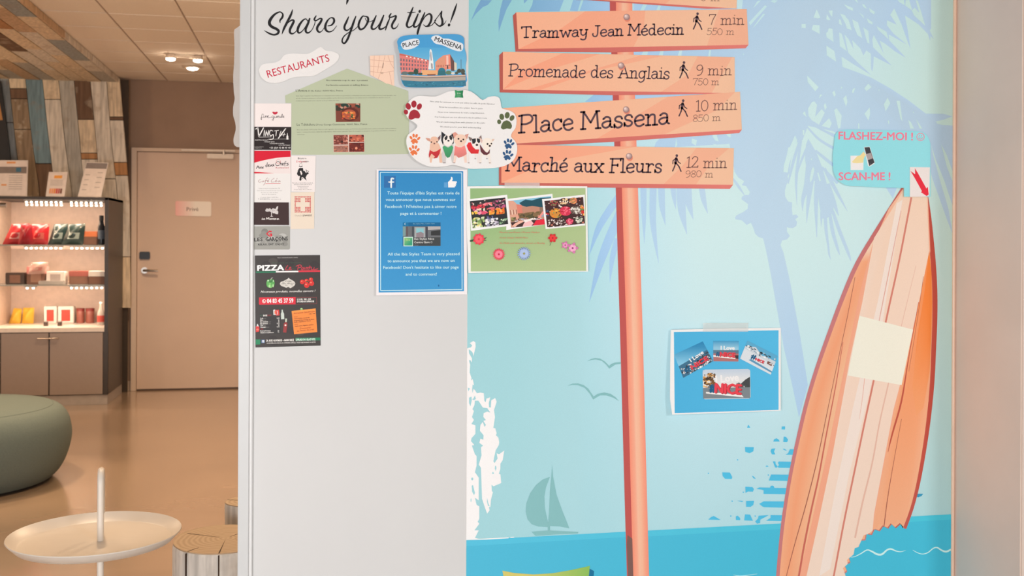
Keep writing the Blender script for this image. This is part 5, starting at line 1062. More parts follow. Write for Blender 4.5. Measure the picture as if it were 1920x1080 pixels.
# flower market sheet
zw = Z(5.4, 870, 330)
t, pl = paper('flower_market_sheet', (990, 430), 'white edged green sheet with three tilted flower market photos and scattered flower heads', 'poster', [(878, 352, .005), (1100, 352, .004), (878, 510, .011)], zw([(30, 105), (640, 98), (1248, 105), (1250, 400), (1258, 968), (700, 972), (45, 982), (28, 500)]), (232, 233, 230))
a = Art(pl); a.quad(*zw([(62, 125), (1230, 122), (1238, 960), (68, 966)]), lambda x, y: mix(mix((142, 178, 122), (168, 190, 138), max(0, min(1, (x - 885) / 200))), (178, 196, 148), max(0, min(1, (y - 420) / 90)) * .7), 4, 4); a.build('green_print', t)
zx = Z(13.5, 870, 355); zy = Z(12, 950, 355)
# middle photo first, the other two lie over it
a = Art(pl); a.quad(*zy([(20, 215), (1028, 100), (1100, 760), (-10, 915)]), (240, 240, 236))
fr = frame(*zy([(35, 262), (1000, 150), (1010, 780), (100, 862)])); fquad(a, fr, 0, 0, 1, 1, (190, 140, 120)); fpoly(a, fr, [(0, 0), (1, 0), (1, .15), (.25, .2), (0, .12)], (130, 190, 214))
fpoly(a, fr, [(.25, .12), (.4, .02), (.55, .08), (.75, .02), (1, .05), (1, .4), (.5, .35), (.3, .22)], (28, 78, 92)); fpoly(a, fr, [(0, 0), (.12, .02), (.18, .12), (.22, .8), (0, .9)], (216, 160, 138)); fpoly(a, fr, [(.18, .15), (.3, .2), (.32, .6), (.2, .62)], (214, 126, 108)); fpoly(a, fr, [(.3, .3), (.55, .28), (.72, .35), (.72, .6), (.32, .62)], (186, 134, 112)); fpoly(a, fr, [(.72, .35), (1, .4), (1, .6), (.72, .62)], (140, 112, 96))
for k in range(5): fquad(a, fr, .02 + k * .035, .35, .035 + k * .035, .52, (236, 216, 196) if k % 2 else (120, 80, 70))
blobs(a, fr, [(110, 92, 60), (84, 80, 52), (130, 104, 72), (70, 66, 50)], 34, .04, .09, 31, (.2, .5, .75, .74)); blobs(a, fr, [(96, 92, 60), (150, 140, 90)], 10, .04, .07, 32, (.02, .62, .14, .78))
blobs(a, fr, [(230, 210, 204), (150, 110, 106), (60, 52, 54), (240, 226, 220), (196, 196, 206)], 40, .02, .05, 33, (.1, .7, .8, .85))
fpoly(a, fr, [(0, .8), (.7, .8), (.72, 1), (.05, 1)], (64, 44, 44)); fpoly(a, fr, [(.02, .95), (.12, .84), (.3, .76), (.33, .82), (.16, .92), (.1, 1)], (234, 180, 160)); fpoly(a, fr, [(.33, .86), (.5, .8), (.56, .92), (.5, 1), (.28, 1)], (238, 186, 186)); fpoly(a, fr, [(.3, .78), (.55, .72), (.56, .78), (.36, .86)], (236, 226, 222)); fpoly(a, fr, [(.62, .82), (.9, .78), (.92, .98), (.54, 1)], (222, 40, 62)); fpoly(a, fr, [(.66, .74), (.8, .5), (.84, .54), (.74, .76)], (240, 150, 140)); fpoly(a, fr, [(.74, .7), (.88, .5), (.95, .74)], (150, 160, 172))
a.build('market_street_photo', t)
a = Art(pl); a.quad(*zx([(-0, 0), (0, 0), (0, 0), (0, 0)]), (240, 240, 238)) if False else None
a.quad(*zx([(140, 250), (1092, 135), (1182, 920), (178, 1052)]), (240, 240, 238))
fr = frame(*zx([(145, 300), (1045, 205), (1118, 878), (220, 985)])); fquad(a, fr, 0, 0, 1, 1, (44, 46, 48))
for bx, pal, n_, r0, r1, sd in [((0, 0, 1, .22), [(70, 50, 52), (190, 110, 120), (120, 70, 80), (230, 210, 200)], 26, .02, .05, 1), ((.02, .17, .4, .3), [(206, 52, 70), (226, 70, 84), (180, 40, 58)], 20, .03, .05, 2), ((.35, .12, .62, .26), [(240, 140, 150), (232, 90, 80), (226, 110, 124)], 16, .03, .05, 3), ((.65, .05, .98, .4), [(150, 80, 104), (70, 50, 60), (190, 90, 130), (110, 60, 80)], 30, .02, .05, 4), ((.05, .3, .4, .42), [(206, 80, 120), (232, 220, 190), (236, 160, 170)], 14, .03, .05, 5), ((.02, .4, .2, .5), [(246, 180, 60), (250, 200, 100)], 10, .03, .045, 6), ((.18, .42, .48, .54), [(232, 110, 140), (240, 150, 170), (220, 80, 110)], 16, .03, .055, 7), ((.5, .42, .66, .58), [(248, 156, 60), (250, 176, 90), (240, 120, 60)], 16, .03, .05, 8), ((.7, .36, .94, .6), [(250, 146, 50), (252, 170, 96), (240, 110, 40)], 22, .03, .06, 9), ((.45, .3, .7, .42), [(226, 100, 90), (200, 110, 130)], 12, .02, .05, 10),
        ((0, .62, .36, 1), [(206, 220, 176), (170, 190, 120), (236, 238, 216), (120, 150, 90), (240, 214, 130)], 46, .03, .055, 11), ((.36, .72, .74, 1), [(214, 214, 226), (236, 236, 240), (150, 150, 170), (200, 190, 206)], 40, .025, .05, 12), ((.76, .78, 1, .97), [(130, 170, 130), (200, 220, 190), (60, 80, 64)], 16, .03, .05, 13), ((.42, .62, .6, .74), [(90, 90, 130), (120, 120, 160)], 8, .03, .05, 14)]:
    blobs(a, fr, pal, n_, r0, r1, sd, bx)
a.build('flower_stall_photo', t)
a = Art(pl); a.quad(*zy([(795, 222), (1758, 118), (1770, 812), (875, 895)]), (240, 240, 236)); fr = frame(*zy([(848, 262), (1722, 172), (1765, 768), (912, 860)])); fquad(a, fr, 0, 0, 1, 1, (66, 40, 40))
blobs(a, fr, [(150, 110, 104), (226, 206, 200), (90, 50, 50), (200, 120, 100), (60, 36, 36), (240, 226, 214)], 120, .015, .035, 40)
def bouq(u, v, r, pal, sd):
    rr = random.Random(sd); a.disc(*fr(u, v), r * 72, r * 58, pal[0], 14)
    for k in range(26):
        an = rr.random() * 6.28; q = math.sqrt(rr.random()) * r * .85; a.disc(*fr(u + q * math.cos(an), v + q * 1.2 * math.sin(an)), 1.3 + rr.random(), 1.1 + rr.random() * .6, rr.choice(pal[1:]), 6)
bouq(.26, .5, .16, [(206, 140, 60), (236, 150, 50), (240, 190, 90), (120, 150, 90), (90, 60, 40), (250, 130, 40)], 1); bouq(.52, .46, .155, [(206, 50, 80), (240, 100, 120), (232, 70, 96), (244, 150, 160), (180, 30, 56)], 2); bouq(.78, .46, .14, [(120, 104, 96), (240, 238, 228), (230, 226, 216), (206, 196, 186), (70, 60, 54)], 3)
bouq(.6, .86, .1, [(170, 40, 66), (240, 100, 130), (232, 130, 140), (200, 50, 80)], 4); bouq(.85, .84, .11, [(60, 66, 56), (226, 220, 206), (190, 196, 176), (90, 96, 80)], 5); bouq(.22, .12, .1, [(150, 50, 60), (206, 90, 90), (120, 120, 80), (90, 30, 40)], 6); bouq(.5, .1, .12, [(70, 50, 46), (240, 220, 200), (232, 200, 150), (206, 150, 120)], 7); bouq(.74, .1, .1, [(200, 110, 80), (236, 150, 100), (150, 130, 80)], 8)
blobs(a, fr, [(232, 120, 50), (240, 170, 90), (206, 50, 50), (120, 130, 70)], 14, .03, .05, 41, (.9, .3, 1, .7)); blobs(a, fr, [(206, 40, 50), (60, 80, 120)], 6, .03, .04, 42, (0, .35, .08, .6)); blobs(a, fr, [(230, 220, 214), (60, 40, 40), (200, 180, 176)], 40, .015, .03, 43, (.02, .72, .5, 1))
a.build('bouquet_photo', t)
a = Art(pl); rl = (214, 128, 104)
for s_, x1, y in [('Marché aux Fleurs / Flower Market', 765, 578), ('Cours Saleya, 06300 Nice', 648, 632), ('9h-17h30 sauf dimanche, closed on Monday', 820, 688)]: TL(a, zw, s_, 360, y, x1, y, 2.9, rl, .012)
a.build('lettering', t)
def flower(cx, cy, r, n, col, col2, ctr, nm, wid=.3, two=False):
    a = Art(pl); x, y = zw([(cx, cy)])[0]; r /= 5.4
    if two: a.stroke([(x + .5, y), (x - 2, y + 6), (x - 5.5, y + 14)], .7, (60, 84, 60))
    for ring_, rr in ((0, 1), (1, .66)):
        for k in range(n):
            an = 2 * math.pi * (k + ring_ * .5) / n; a.disc(x + math.cos(an) * r * rr * .55, y + math.sin(an) * r * rr * .55, r * rr * .5, r * wid, col if not ring_ else col2, 8, an)
    a.disc(x, y, r * .18, r * .18, ctr, 8); a.build(nm, t)
a = Art(pl); a.poly(zw([(60, 650), (100, 640), (120, 655), (62, 668)]), (50, 74, 50)); a.poly(zw([(190, 630), (232, 622), (205, 645), (232, 655), (190, 655)]), (50, 80, 50)); a.build('leaf_print', t)
flower(150, 640, 58, 9, (226, 62, 80), (240, 96, 104), (214, 50, 66), 'carnation_print'); flower(353, 793, 60, 16, (226, 66, 92), (240, 130, 150), (190, 40, 70), 'flower_print', .14); flower(608, 785, 68, 18, (146, 168, 214), (170, 190, 226), (150, 150, 90), 'flower_print', .11)
flower(898, 628, 46, 6, (196, 40, 48), (226, 60, 60), (150, 30, 40), 'rose_print', .34, True); flower(1025, 700, 40, 5, (206, 110, 168), (226, 150, 190), (150, 60, 110), 'flower_print', .28); flower(1100, 730, 56, 5, (206, 120, 170), (236, 170, 200), (140, 50, 110), 'flower_print', .3)
TM = mat('clear_tape', (.93, .93, .9), .25, alpha=.28, var=.01)
def tape(px, py0, px1, py1, parent, pl_, d=.0004):
    vs = [pl_.at(x, y, pl_.top + d + o_) for o_ in (0, .00012) for x, y in [(px, py0), (px1, py0), (px1, py1), (px, py1)]]
    from_world('tape', vs, [(0, 3, 2, 1), (4, 5, 6, 7), (0, 1, 5, 4), (1, 2, 6, 5), (2, 3, 7, 6), (3, 0, 4, 7)], parent, TM)
tape(946, 342.5, 1012, 352.5, t, pl)

# NICE photo sheet
zs2 = Z(5.4, 1240, 590)
t, pl = paper('nice_photo_sheet', (1360, 697), 'white edged bright blue sheet with four photos of NICE letters', 'poster', [(1260, 620, .010), (1462, 618, .004), (1260, 776, .021)], zs2([(97, 153), (650, 140), (1210, 133), (1209, 972), (700, 992), (110, 1012), (88, 850), (90, 500)]), (238, 242, 242))
a = Art(pl); a.quad(*zs2([(127, 175), (1187, 158), (1187, 964), (135, 997)]), lambda x, y: mix(mix((72, 172, 218), (84, 188, 232), max(0, min(1, (x - 1265) / 190))), (78, 178, 222), .3), 4, 3); a.build('blue_print', t)
def nice_photo(q, sky_, ground, nicebox, lovebox, hashq, nm, extra=None, plinth=True):
    a = Art(pl); fr = frame(*zs2(q)); a.quad(*zs2(q), sky_, 3, 3)
    if extra: extra(a, fr)
    if plinth: fpoly(a, fr, plinth if isinstance(plinth, list) else [(.1, .78), (.85, .85), (.9, .95), (.1, .88)], (236, 236, 234))
    def tx(s_, p, c, b_):
        (x0, y0, x1, y1, cap) = p; A_ = fr(x0, y0); B_ = fr(x1, y1); a.text(s_, A_[0], A_[1], B_[0], B_[1], cap, c, b_, 2)
    if lovebox: tx('I Love', lovebox, (236, 238, 240), .05)
    tx('#', hashq, (28, 92, 130), .08); 
    x0, y0, x1, y1, cap = nicebox; tx('NICE', (x0 + .012, y0 + .015, x1 + .012, y1 + .015, cap), (150, 30, 44), .07); tx('NICE', nicebox, (226, 66, 80), .06)
    a.build(nm, t)
def ex1(a, fr):
    fpoly(a, fr, [(0, .5), (1, .42), (1, 1), (0, 1)], (60, 110, 140)); blobs(a, fr, [(236, 236, 236), (60, 60, 66), (150, 150, 156), (206, 206, 206), (30, 34, 40)], 110, .02, .045, 50, (.02, .62, .98, 1)); blobs(a, fr, [(220, 220, 224), (60, 70, 80)], 20, .02, .04, 51, (.75, .5, 1, .7))
nice_photo([(128, 405), (420, 270), (525, 470), (222, 640)], lambda x, y: mix((40, 130, 180), (130, 196, 226), max(0, min(1, (y - 645) / 35))), None, (.34, .88, .90, .84, 8), (.40, .58, .86, .50, 7), (.12, .86, .32, .84, 9), 'pebble_beach_photo', ex1, None)
def ex2(a, fr): fpoly(a, fr, [(0, .45), (1, .45), (1, .62), (0, .62)], (90, 120, 140)); fpoly(a, fr, [(0, .62), (1, .62), (1, 1), (0, 1)], (176, 112, 110)); fpoly(a, fr, [(.85, .7), (1, .7), (1, .88), (.88, .85)], (60, 56, 60))
nice_photo([(525, 265), (785, 265), (780, 474), (527, 472)], lambda x, y: mix((60, 150, 196), (160, 206, 226), max(0, min(1, (y - 639) / 16))), None, (.26, .76, .86, .80, 8.4), (.3, .44, .84, .44, 7.4), (.1, .72, .27, .74, 8), 'promenade_photo', ex2, [(.0, .7), (.3, .75), (.88, .82), (.88, .88), (.0, .78)])
def ex3(a, fr):
    fpoly(a, fr, [(0, .3), (.3, .1), (.55, .35), (.7, .3), (1, .3), (1, .6), (0, .6)], (200, 210, 218)); blobs(a, fr, [(70, 90, 100), (230, 234, 238), (40, 56, 66), (150, 170, 186)], 36, .02, .06, 52, (.02, .18, .98, .42)); fpoly(a, fr, [(0, .42), (1, .5), (1, 1), (0, 1)], (214, 222, 228)); fpoly(a, fr, [(.3, .75), (1, .82), (1, .9), (.25, .86)], (90, 150, 186)); blobs(a, fr, [(60, 70, 76), (120, 80, 70)], 10, .02, .05, 53, (.75, .45, 1, .6))
nice_photo([(872, 262), (1180, 420), (1108, 608), (797, 445)], lambda x, y: (90, 168, 206), None, (.42, .70, .68, .66, 4.6), None, (.28, .72, .42, .68, 8.5), 'snowy_seafront_photo', ex3, None)
def ex4(a, fr):
    fpoly(a, fr, [(0, .62), (1, .62), (1, 1), (0, 1)], (122, 132, 138)); blobs(a, fr, [(206, 150, 80), (120, 84, 50), (236, 190, 120), (70, 56, 44), (90, 80, 70)], 56, .02, .05, 54, (0, .1, .27, .62)); fpoly(a, fr, [(1, .25), (.9, .35), (.8, .5), (.8, .62), (1, .62)], (66, 70, 72)); blobs(a, fr, [(70, 80, 76), (210, 214, 218), (90, 96, 96)], 16, .02, .05, 55, (.7, .45, .95, .62))
a_q = [(432, 565), (885, 556), (893, 842), (430, 850)]
a = Art(pl); a.poly(zs2([(440, 556), (880, 550), (900, 568), (904, 835), (886, 850), (440, 856), (424, 842), (418, 580)]), (206, 214, 220)); a.build('photo_edge', t)
nice_photo([(420, 562), (897, 556), (900, 845), (424, 850)], lambda x, y: mix((190, 206, 222), (232, 230, 226), max(0, min(1, (y - 694) / 25))), None, (.25, .80, .80, .86, 18), (.28, .44, .76, .38, 13), (.14, .76, .27, .76, 15), 'parade_square_photo', ex4, [(.06, .76), (.3, .8), (.82, .88), (.86, .97), (.06, .82)])
tape(1318, 605.5, 1403, 622, t, pl)

# speech bubble and arrow card
zv = Z(6, 1540, 220)
BO = catmull(zv([(150, 240), (160, 190), (200, 150), (290, 138)]), 3) + zv([(500, 142), (800, 146), (1080, 158)]) + catmull(zv([(1120, 162), (1165, 180), (1205, 230), (1228, 300)]), 3) + zv([(1228, 560), (1228, 893), (930, 893), (930, 795), (640, 788)]) + catmull(zv([(420, 775), (300, 768), (215, 728), (160, 665), (135, 590)]), 3) + zv([(130, 420)])
t, pl = paper('speech_bubble_sign', (1650, 295), 'turquoise speech bubble paper reading FLASHEZ-MOI and SCAN-ME in pink letters', 'sign', [(1570, 250, .0045), (1740, 250, .0035), (1570, 345, .007)], BO, (146, 222, 232))
pk = (240, 128, 152); a = Art(pl)
a.text('FLASHEZ-MOI !', *zv([(195, 247)])[0], *zv([(1028, 258)])[0], 14.2, pk, .03, 3)
a.text('SCAN-ME !', *zv([(197, 706)])[0], *zv([(775, 706)])[0], 14.2, pk, .03, 3)
fx, fy = zv([(1116, 220)])[0]; a.ring(fx, fy, 7, 1.3, pk, 24); a.disc(fx - 2.3, fy - 2.4, .9, 1.2, pk, 8); a.disc(fx + 2.3, fy - 2.4, .9, 1.2, pk, 8); a.stroke([(fx - 3.6, fy + 1.6), (fx, fy + 4.2), (fx + 3.6, fy + 1.6)], 1.1, pk)
a.build('lettering', t)
a = Art(pl); a.poly(zv([(327, 432), (476, 430), (473, 592), (330, 592)]), (238, 240, 240)); a.poly(zv([(345, 500), (400, 440), (440, 425), (475, 385), (500, 420), (478, 460), (470, 510), (400, 516), (355, 512)]), (240, 220, 160)); a.poly(zv([(478, 335), (545, 330), (600, 505), (598, 520), (540, 556), (525, 545)]), (232, 238, 242)); a.poly(zv([(484, 338), (542, 334), (598, 508), (540, 548)]), (62, 62, 68)); a.poly(zv([(500, 415), (556, 398), (580, 460), (524, 482)]), (170, 160, 160)); a.disc(*zv([(555, 525)])[0], 1, 1, (100, 100, 104), 8)
a.build('phone_drawing', t)
t, pl = paper('arrow_card', (1724, 341), 'small white rectangle with red arrow pointing down to surfboard tip', 'card', [(1707, 314, .0066), (1744, 314, .0058), (1707, 368, .0080)], zv([(996, 560), (1222, 562), (1216, 860), (1208, 884), (1170, 893), (996, 895)]), (232, 225, 223))
a = Art(pl); a.poly(zv([(1003, 603), (1055, 640), (1053, 572), (1085, 625), (1182, 800), (1198, 782), (1208, 868), (1185, 886), (1120, 842), (1132, 832), (1060, 700)]), (226, 44, 64)); a.build('arrow_print', t)

# wavy white sheet fixed behind the wall edge
zg = Z(3.6, 420, 0); yW = .125
t = thing('wavy_paper', hity(446, 160, yW + .004), 'wavy edged white paper sticking out behind left end of white wall', 'paper')
pts = [hity(x, y, yW + .006) for x, y in [(470, 36)] + catmull(zg([(100, 178), (85, 190), (68, 208), (70, 300), (68, 420), (62, 520), (66, 620), (72, 665), (62, 720), (62, 780), (76, 830), (78, 880), (64, 935), (68, 975), (86, 992)]), 3) + [(470, 278)]]
mb = MB(); mb.prism(pts, (0, .0007, 0)); mb.build('sheet', mat('white_paper', (.66, .62, .58), .6, var=.02), t)

# ------------------------------------------------------------------ door in the brown wall
fz = lambda px, py: hity(px, py, YB)
dr = thing('door_1', (hity(340, 732, YB).x, YB, 0), None, None); dr['kind'] = 'structure'
m_door = mat('beige_door_paint', (.68, .52, .415), .45, var=.02, scale=4)
m_frame = mat('beige_frame_paint', (.68, .54, .43), .45, var=.02)
m_steel = mat('brushed_steel', (.6, .56, .52), .3, 1, scale=60)
m_black = mat('black_plastic', (.012, .012, .014), .35)
xa = fz(247.5, 500).x; xb = fz(257.5, 500).x; xc = xb + .93; zt_ = fz(300, 278.5).z; zl_ = fz(300, 285).z
MB().box(xa, YB - .05, 0, xb, YB, zt_).build('door_jamb', m_frame, dr, bevel=.003)
MB().box(xc, YB - .05, 0, xc + .06, YB, zt_).build('door_jamb', m_frame, dr, bevel=.003)
MB().box(xb, YB - .05, zl_, xc, YB, zt_).build('door_head', m_frame, dr, bevel=.003)
leaf = MB().box(xb + .003, YB - .028, .012, xc - .003, YB - .001, zl_ - .004).build('door_leaf', m_door, dr, bevel=.002)
def bx(name, p0, p1, y0, y1, m, par, bevel=.002):
    a_ = hity(p0[0], p0[1], y0); b_ = hity(p1[0], p1[1], y0)
    return MB().box(a_.x, y0, a_.z, b_.x, y1, b_.z).build(name, m, par, bevel=bevel)
bx('door_closer', (388, 288), (438, 298), YB - .08, YB - .02, mat('silver_paint', (.9, .82, .72), .35), leaf, .005)
bx('closer_rail', (340, 279.5), (441, 284.5), YB - .075, YB - .03, mat('silver_paint', None), dr, .002)
MB().tube([hity(420, 290, YB - .07), hity(420, 282, YB - .07)], .012).build('closer_arm', m_steel, dr, smooth=True)
bx('lock_reader', (261, 472), (281, 486), YB - .05, YB - .028, m_black, leaf, .006)
c = hity(271, 507, YB - .028); mb = MB()
mb.prism([(c.x + .026 * math.cos(k * math.pi / 8), YB - .036, c.z + .026 * math.sin(k * math.pi / 8)) for k in range(16)], (0, .008, 0)); mb.build('rosette', m_steel, leaf)
MB().tube([(c.x, YB - .03, c.z), (c.x, YB - .07, c.z), (c.x + .02, YB - .08, c.z), (c.x + .115, YB - .08, c.z - .004)], [.011, .011, .011, .009]).build('door_handle', m_steel, leaf, smooth=True)
sg = thing('door_sign', hity(363, 391, YB - .03), 'small pink and white plate reading Privé on beige door', 'sign')
pp = [hity(x, y, YB - .034) for x, y in [(329, 379), (331, 377), (394, 378), (396, 380), (396, 404), (394, 406), (331, 404.5), (329, 402.5)]]
m_ps, nt, b = new_mat('pink_to_white_print'); tc = nt.nodes.new('ShaderNodeTexCoord'); sp = nt.nodes.new('ShaderNodeSeparateXYZ'); rp = nt.nodes.new('ShaderNodeValToRGB')
mr = nt.nodes.new('ShaderNodeMapRange'); mr.inputs[1].default_value = -.15; mr.inputs[2].default_value = .15
rp.color_ramp.elements[0].color = (.95, .50, .48, 1); rp.color_ramp.elements[1].color = (.93, .88, .82, 1); rp.color_ramp.elements[1].position = .55
nt.links.new(tc.outputs['Object'], sp.inputs[0]); nt.links.new(sp.outputs[0], mr.inputs[0]); nt.links.new(mr.outputs[0], rp.inputs[0]); nt.links.new(rp.outputs[0], b.inputs['Base Color'])
MB().prism(pp, (0, .005, 0)).build('plate', m_ps, sg)
def text3(st, p0, p1, cap, y, m, parent, bold=.02, name='lettering'):
    cap_height(); vs, fs = text_mesh(st, bold, 2); x0 = min(v[0] for v in vs); x1 = max(v[0] for v in vs)
    a_, b_ = p0, p1; out = []
    for x, yy in vs:
        u = (x - x0) / (x1 - x0); q = hity(a_[0] + (b_[0] - a_[0]) * u, a_[1] + (b_[1] - a_[1]) * u - yy / CAPH * cap, y); out.append(q)
    return from_world(name, out, fs, parent, m)
text3('Privé', (350, 395.5), (372, 395.5), 7, YB - .0345, mat('dark_print', (.12, .05, .05), .6), sg)

# ------------------------------------------------------------------ reclaimed plank wall and bulkhead
pal = {'cream': (.78, .64, .47), 'white': (.74, .68, .60), 'grey': (.48, .46, .42), 'brown': (.17, .095, .055), 'orange': (.48, .24, .10), 'teal': (.19, .30, .36), 'bluegrey': (.33, .37, .39), 'mottled': (.28, .2, .13), 'tan': (.60, .42, .27)}
def W_of(k): return wood('plank_' + k, pal[k], (.7, .62, .5) if k in ('brown', 'mottled', 'orange') else (.3, .2, .12), .55 if k == 'mottled' else .3)
YP = YB - .12
zz1 = Z(2.7, 0, 0)
bnd = [[(-150, 410), (-110, 700), (-80, 1000)], [(-75, 410), (-35, 700), (0, 1000)], [(0, 410), (42, 700), (80, 1000)], [(45, 410), (76, 700), (112, 1000)], [(130, 410), (160, 700), (205, 1000)], [(215, 410), (245, 700), (282, 1000)], [(297, 410), (326, 700), (368, 1000)], [(375, 410), (403, 700), (428, 1000)], [(457, 410), (485, 700), (510, 1000)], [(540, 410), (562, 700), (596, 1000)], [(607, 405), (632, 700), (656, 1000)]]
for b_ in bnd: b_.append((b_[2][0] + (6 if b_ is bnd[-1] else 14), 1560))
def bxat(b_, y):
    for p, q in zip(b_, b_[1:]):
        if y <= q[1]: t_ = (y - p[1]) / (q[1] - p[1]); return p[0] + (q[0] - p[0]) * t_
    return b_[-1][0]
segs = [[(1560, 'grey')], [(1560, 'brown')], [(620, 'bluegrey'), (1560, 'bluegrey')], [(448, 'cream'), (500, 'brown'), (655, 'mottled'), (1560, 'mottled')], [(828, 'teal'), (1560, 'brown')], [(503, 'cream'), (1200, 'white'), (1560, 'grey')], [(1560, 'grey')], [(605, 'brown'), (775, 'cream'), (806, 'orange'), (1560, 'white')], [(905, 'white'), (1560, 'white')], [(592, 'cream'), (608, 'brown'), (822, 'white'), (888, 'orange'), (1300, 'white'), (1560, 'cream')]]
wl = thing('wall_planks', (hity(110, 300, YP).x, YP, 0), None, None); wl['kind'] = 'structure'
rnd = random.Random(4)
for i, sgm in enumerate(segs):
    y0 = 395
    for y1, k in sgm:
        n_ = 6; L_ = []; R_ = []
        for j in range(n_ + 1):
            y = y0 + (y1 - y0) * j / n_; L_.append((bxat(bnd[i], y) + 1.4, y + (2 if j == 0 else (-2 if j == n_ else 0)))); R_.append((bxat(bnd[i + 1], y) - 1.4, y + (2 if j == 0 else (-2 if j == n_ else 0))))
        d_ = rnd.uniform(.0, .008)
        f_ = [hity(x, y, YP - d_) for x, y in zz1(L_ + R_[::-1])]
        MB().prism(f_, (0, .018 + d_, 0)).build('plank', W_of(k), wl)
        y0 = y1
MB().box(hity(-60, 300, YP).x, YP + .02, 0, hity(240, 300, YP).x, YP + .03, 2.6).build('batten_board', mat('dark_board', (.05, .035, .025), .8), wl)
zb_ = hity(110, 150, YP).z - .0
xe = hity(222, 151, YP).x
bh = thing('ceiling_bulkhead', (xe - .8, 4.5, zb_), None, None); bh['kind'] = 'structure'
MB().box(xe - 2.6, 1.6, zb_ + .016, xe - .012, YP, ZC + .03).build('core_board', mat('dark_board', None), bh)
rnd = random.Random(12); ks = ['cream', 'white', 'tan', 'grey', 'cream', 'white', 'orange', 'brown', 'cream', 'tan', 'bluegrey', 'tan']
y = YP
while y > 1.7:
    ln = rnd.uniform(.8, 1.3); MB().box(xe - .012, y - ln + .003, zb_ - .004, xe + rnd.uniform(0, .003), y, ZC - .002).build('fascia_board', W_of(rnd.choice(['cream', 'white', 'white', 'tan'])), bh); y -= ln
for r_ in range(20):
    x1 = xe - .016 - r_ * .118; y = YP
    ln = rnd.uniform(.3, 1.0)
    while y > 1.9:
        dz = rnd.uniform(0, .006); MB().box(x1 - .111, y - ln + .007, zb_ - dz, x1, y, zb_ + .016).build('plank', W_of(rnd.choice(ks)), bh); y -= ln; ln = rnd.uniform(.45, 1.1)
# dark screen at the far left of the plank wall
sc = thing('wall_screen', hity(-20, 250, YP - .05), 'dark screen on plank wall at left edge of picture', 'screen')
q = [hity(x, y, YP - .05) for x, y in [(-90, 152), (1, 152), (14, 255), (22, 320), (-90, 320)]]
MB().prism(q, (0, .03, 0)).build('panel', m_black, sc)
q = [hity(x, y, YP - .0505) for x, y in [(-60, 180), (-2, 185), (5, 225), (-60, 230)]]
MB().prism(q, (0, .0006, 0)).build('display', mat('orange_screen_glow', (.3, .12, .03), .4, emit=((.8, .35, .08), .12)), sc)

# ------------------------------------------------------------------ lit display cabinet
yC = hitz(150, 760).y; xR = hity(203, 500, yC).x; xS = hity(196, 500, yC).x; zT = hity(120, 369, yC).z; yCB = YP - .03
xLf = xR - 1.75; DB = YP - .04 - yC
cb = thing('display_cabinet', ((xR + xLf) / 2, yC, 0), 'tall dark framed display cabinet with lit snack shelves above two grey doors', 'cabinet')
m_dk = mat('dark_laminate', (.055, .047, .045), .4, scale=20); m_sd = mat('grey_brown_laminate', (.06, .05, .047), .4, scale=20)
m_int = mat('beige_laminate', (.66, .52, .43), .5); m_dr = mat('taupe_laminate', (.33, .265, .235), .45, var=.02); m_top = mat('white_worktop', (.80, .72, .66), .3); m_pl = mat('grey_plinth', (.42, .38, .36), .4)
zK = hity(100, 742, yC).z; zCt = hity(100, 615, yC).z; zCb = hity(100, 623, yC).z
MB().box(xR - .012, yC + .01, zK, xR, yCB, zT).build('side_panel', m_sd, cb, bevel=.002)
MB().box(xS, yC, zK, xR - .0, yC + .012, zT).build('front_stile', m_dk, cb)
MB().box(xLf, yC, zT - .022, xR, yCB, zT).build('top_panel', m_dk, cb, bevel=.002)
MB().box(xLf, yC + DB, zCt, xR - .013, yC + DB + .012, zT - .023).build('back_panel', m_int, cb)
xD = hity(21, 480, yC + DB).x
MB().box(xD - .02, yC + .03, zCt, xD, yC + DB - .001, zT - .023).build('divider_panel', m_int, cb)
MB().box(xLf, yC + .0, zCb, xS, yC + DB - .001, zCt).build('worktop', m_top, cb, bevel=.002)
MB().box(xLf, yC + .02, zK, xR - .013, yC + DB - .03, zCb - .001).build('carcase', m_sd, cb)
MB().box(xLf, yC + .012, 0, xR - .004, yCB, zK - .001).build('plinth', m_pl, cb, bevel=.001)
m_gl = mat('glass_shelf_edge', (.35, .38, .36), .15, trans=.0, alpha=.85)
shz = [hity(100, 459.5, yC + .04).z, hity(100, 534.5, yC + .04).z]
for z_ in shz: MB().box(xLf, yC + .04, z_ - .006, xS - .002, yC + DB - .05, z_ + .002).build('shelf', m_gl, cb)
hx = [(-98, 0), (1, 91), (92.5, 193)]
for k_, (p0, p1) in enumerate(hx):
    x0 = hity(p0, 680, yC).x; x1 = hity(p1, 680, yC).x
    if k_ == 0: x0 = xLf
    d = MB().box(x0 + .002, yC, zK + .004, x1 - .002, yC + .019, zCb - .006).build('door', m_dr, cb, bevel=.002)
    xh = {0: x1 - .06, 1: hity(81, 635, yC).x, 2: hity(101, 635, yC).x}[k_]; zh_ = hity(90, 634, yC).z
    MB().tube([(xh - .035, yC, zh_), (xh - .035, yC - .022, zh_), (xh + .035, yC - .022, zh_), (xh + .035, yC, zh_)], .005, 8).build('handle', m_steel, d, smooth=True)
MB().box(hity(193.4, 680, yC).x, yC + .002, zK, xR - .0, yC + .014, zCb).build('corner_filler', m_sd, cb)
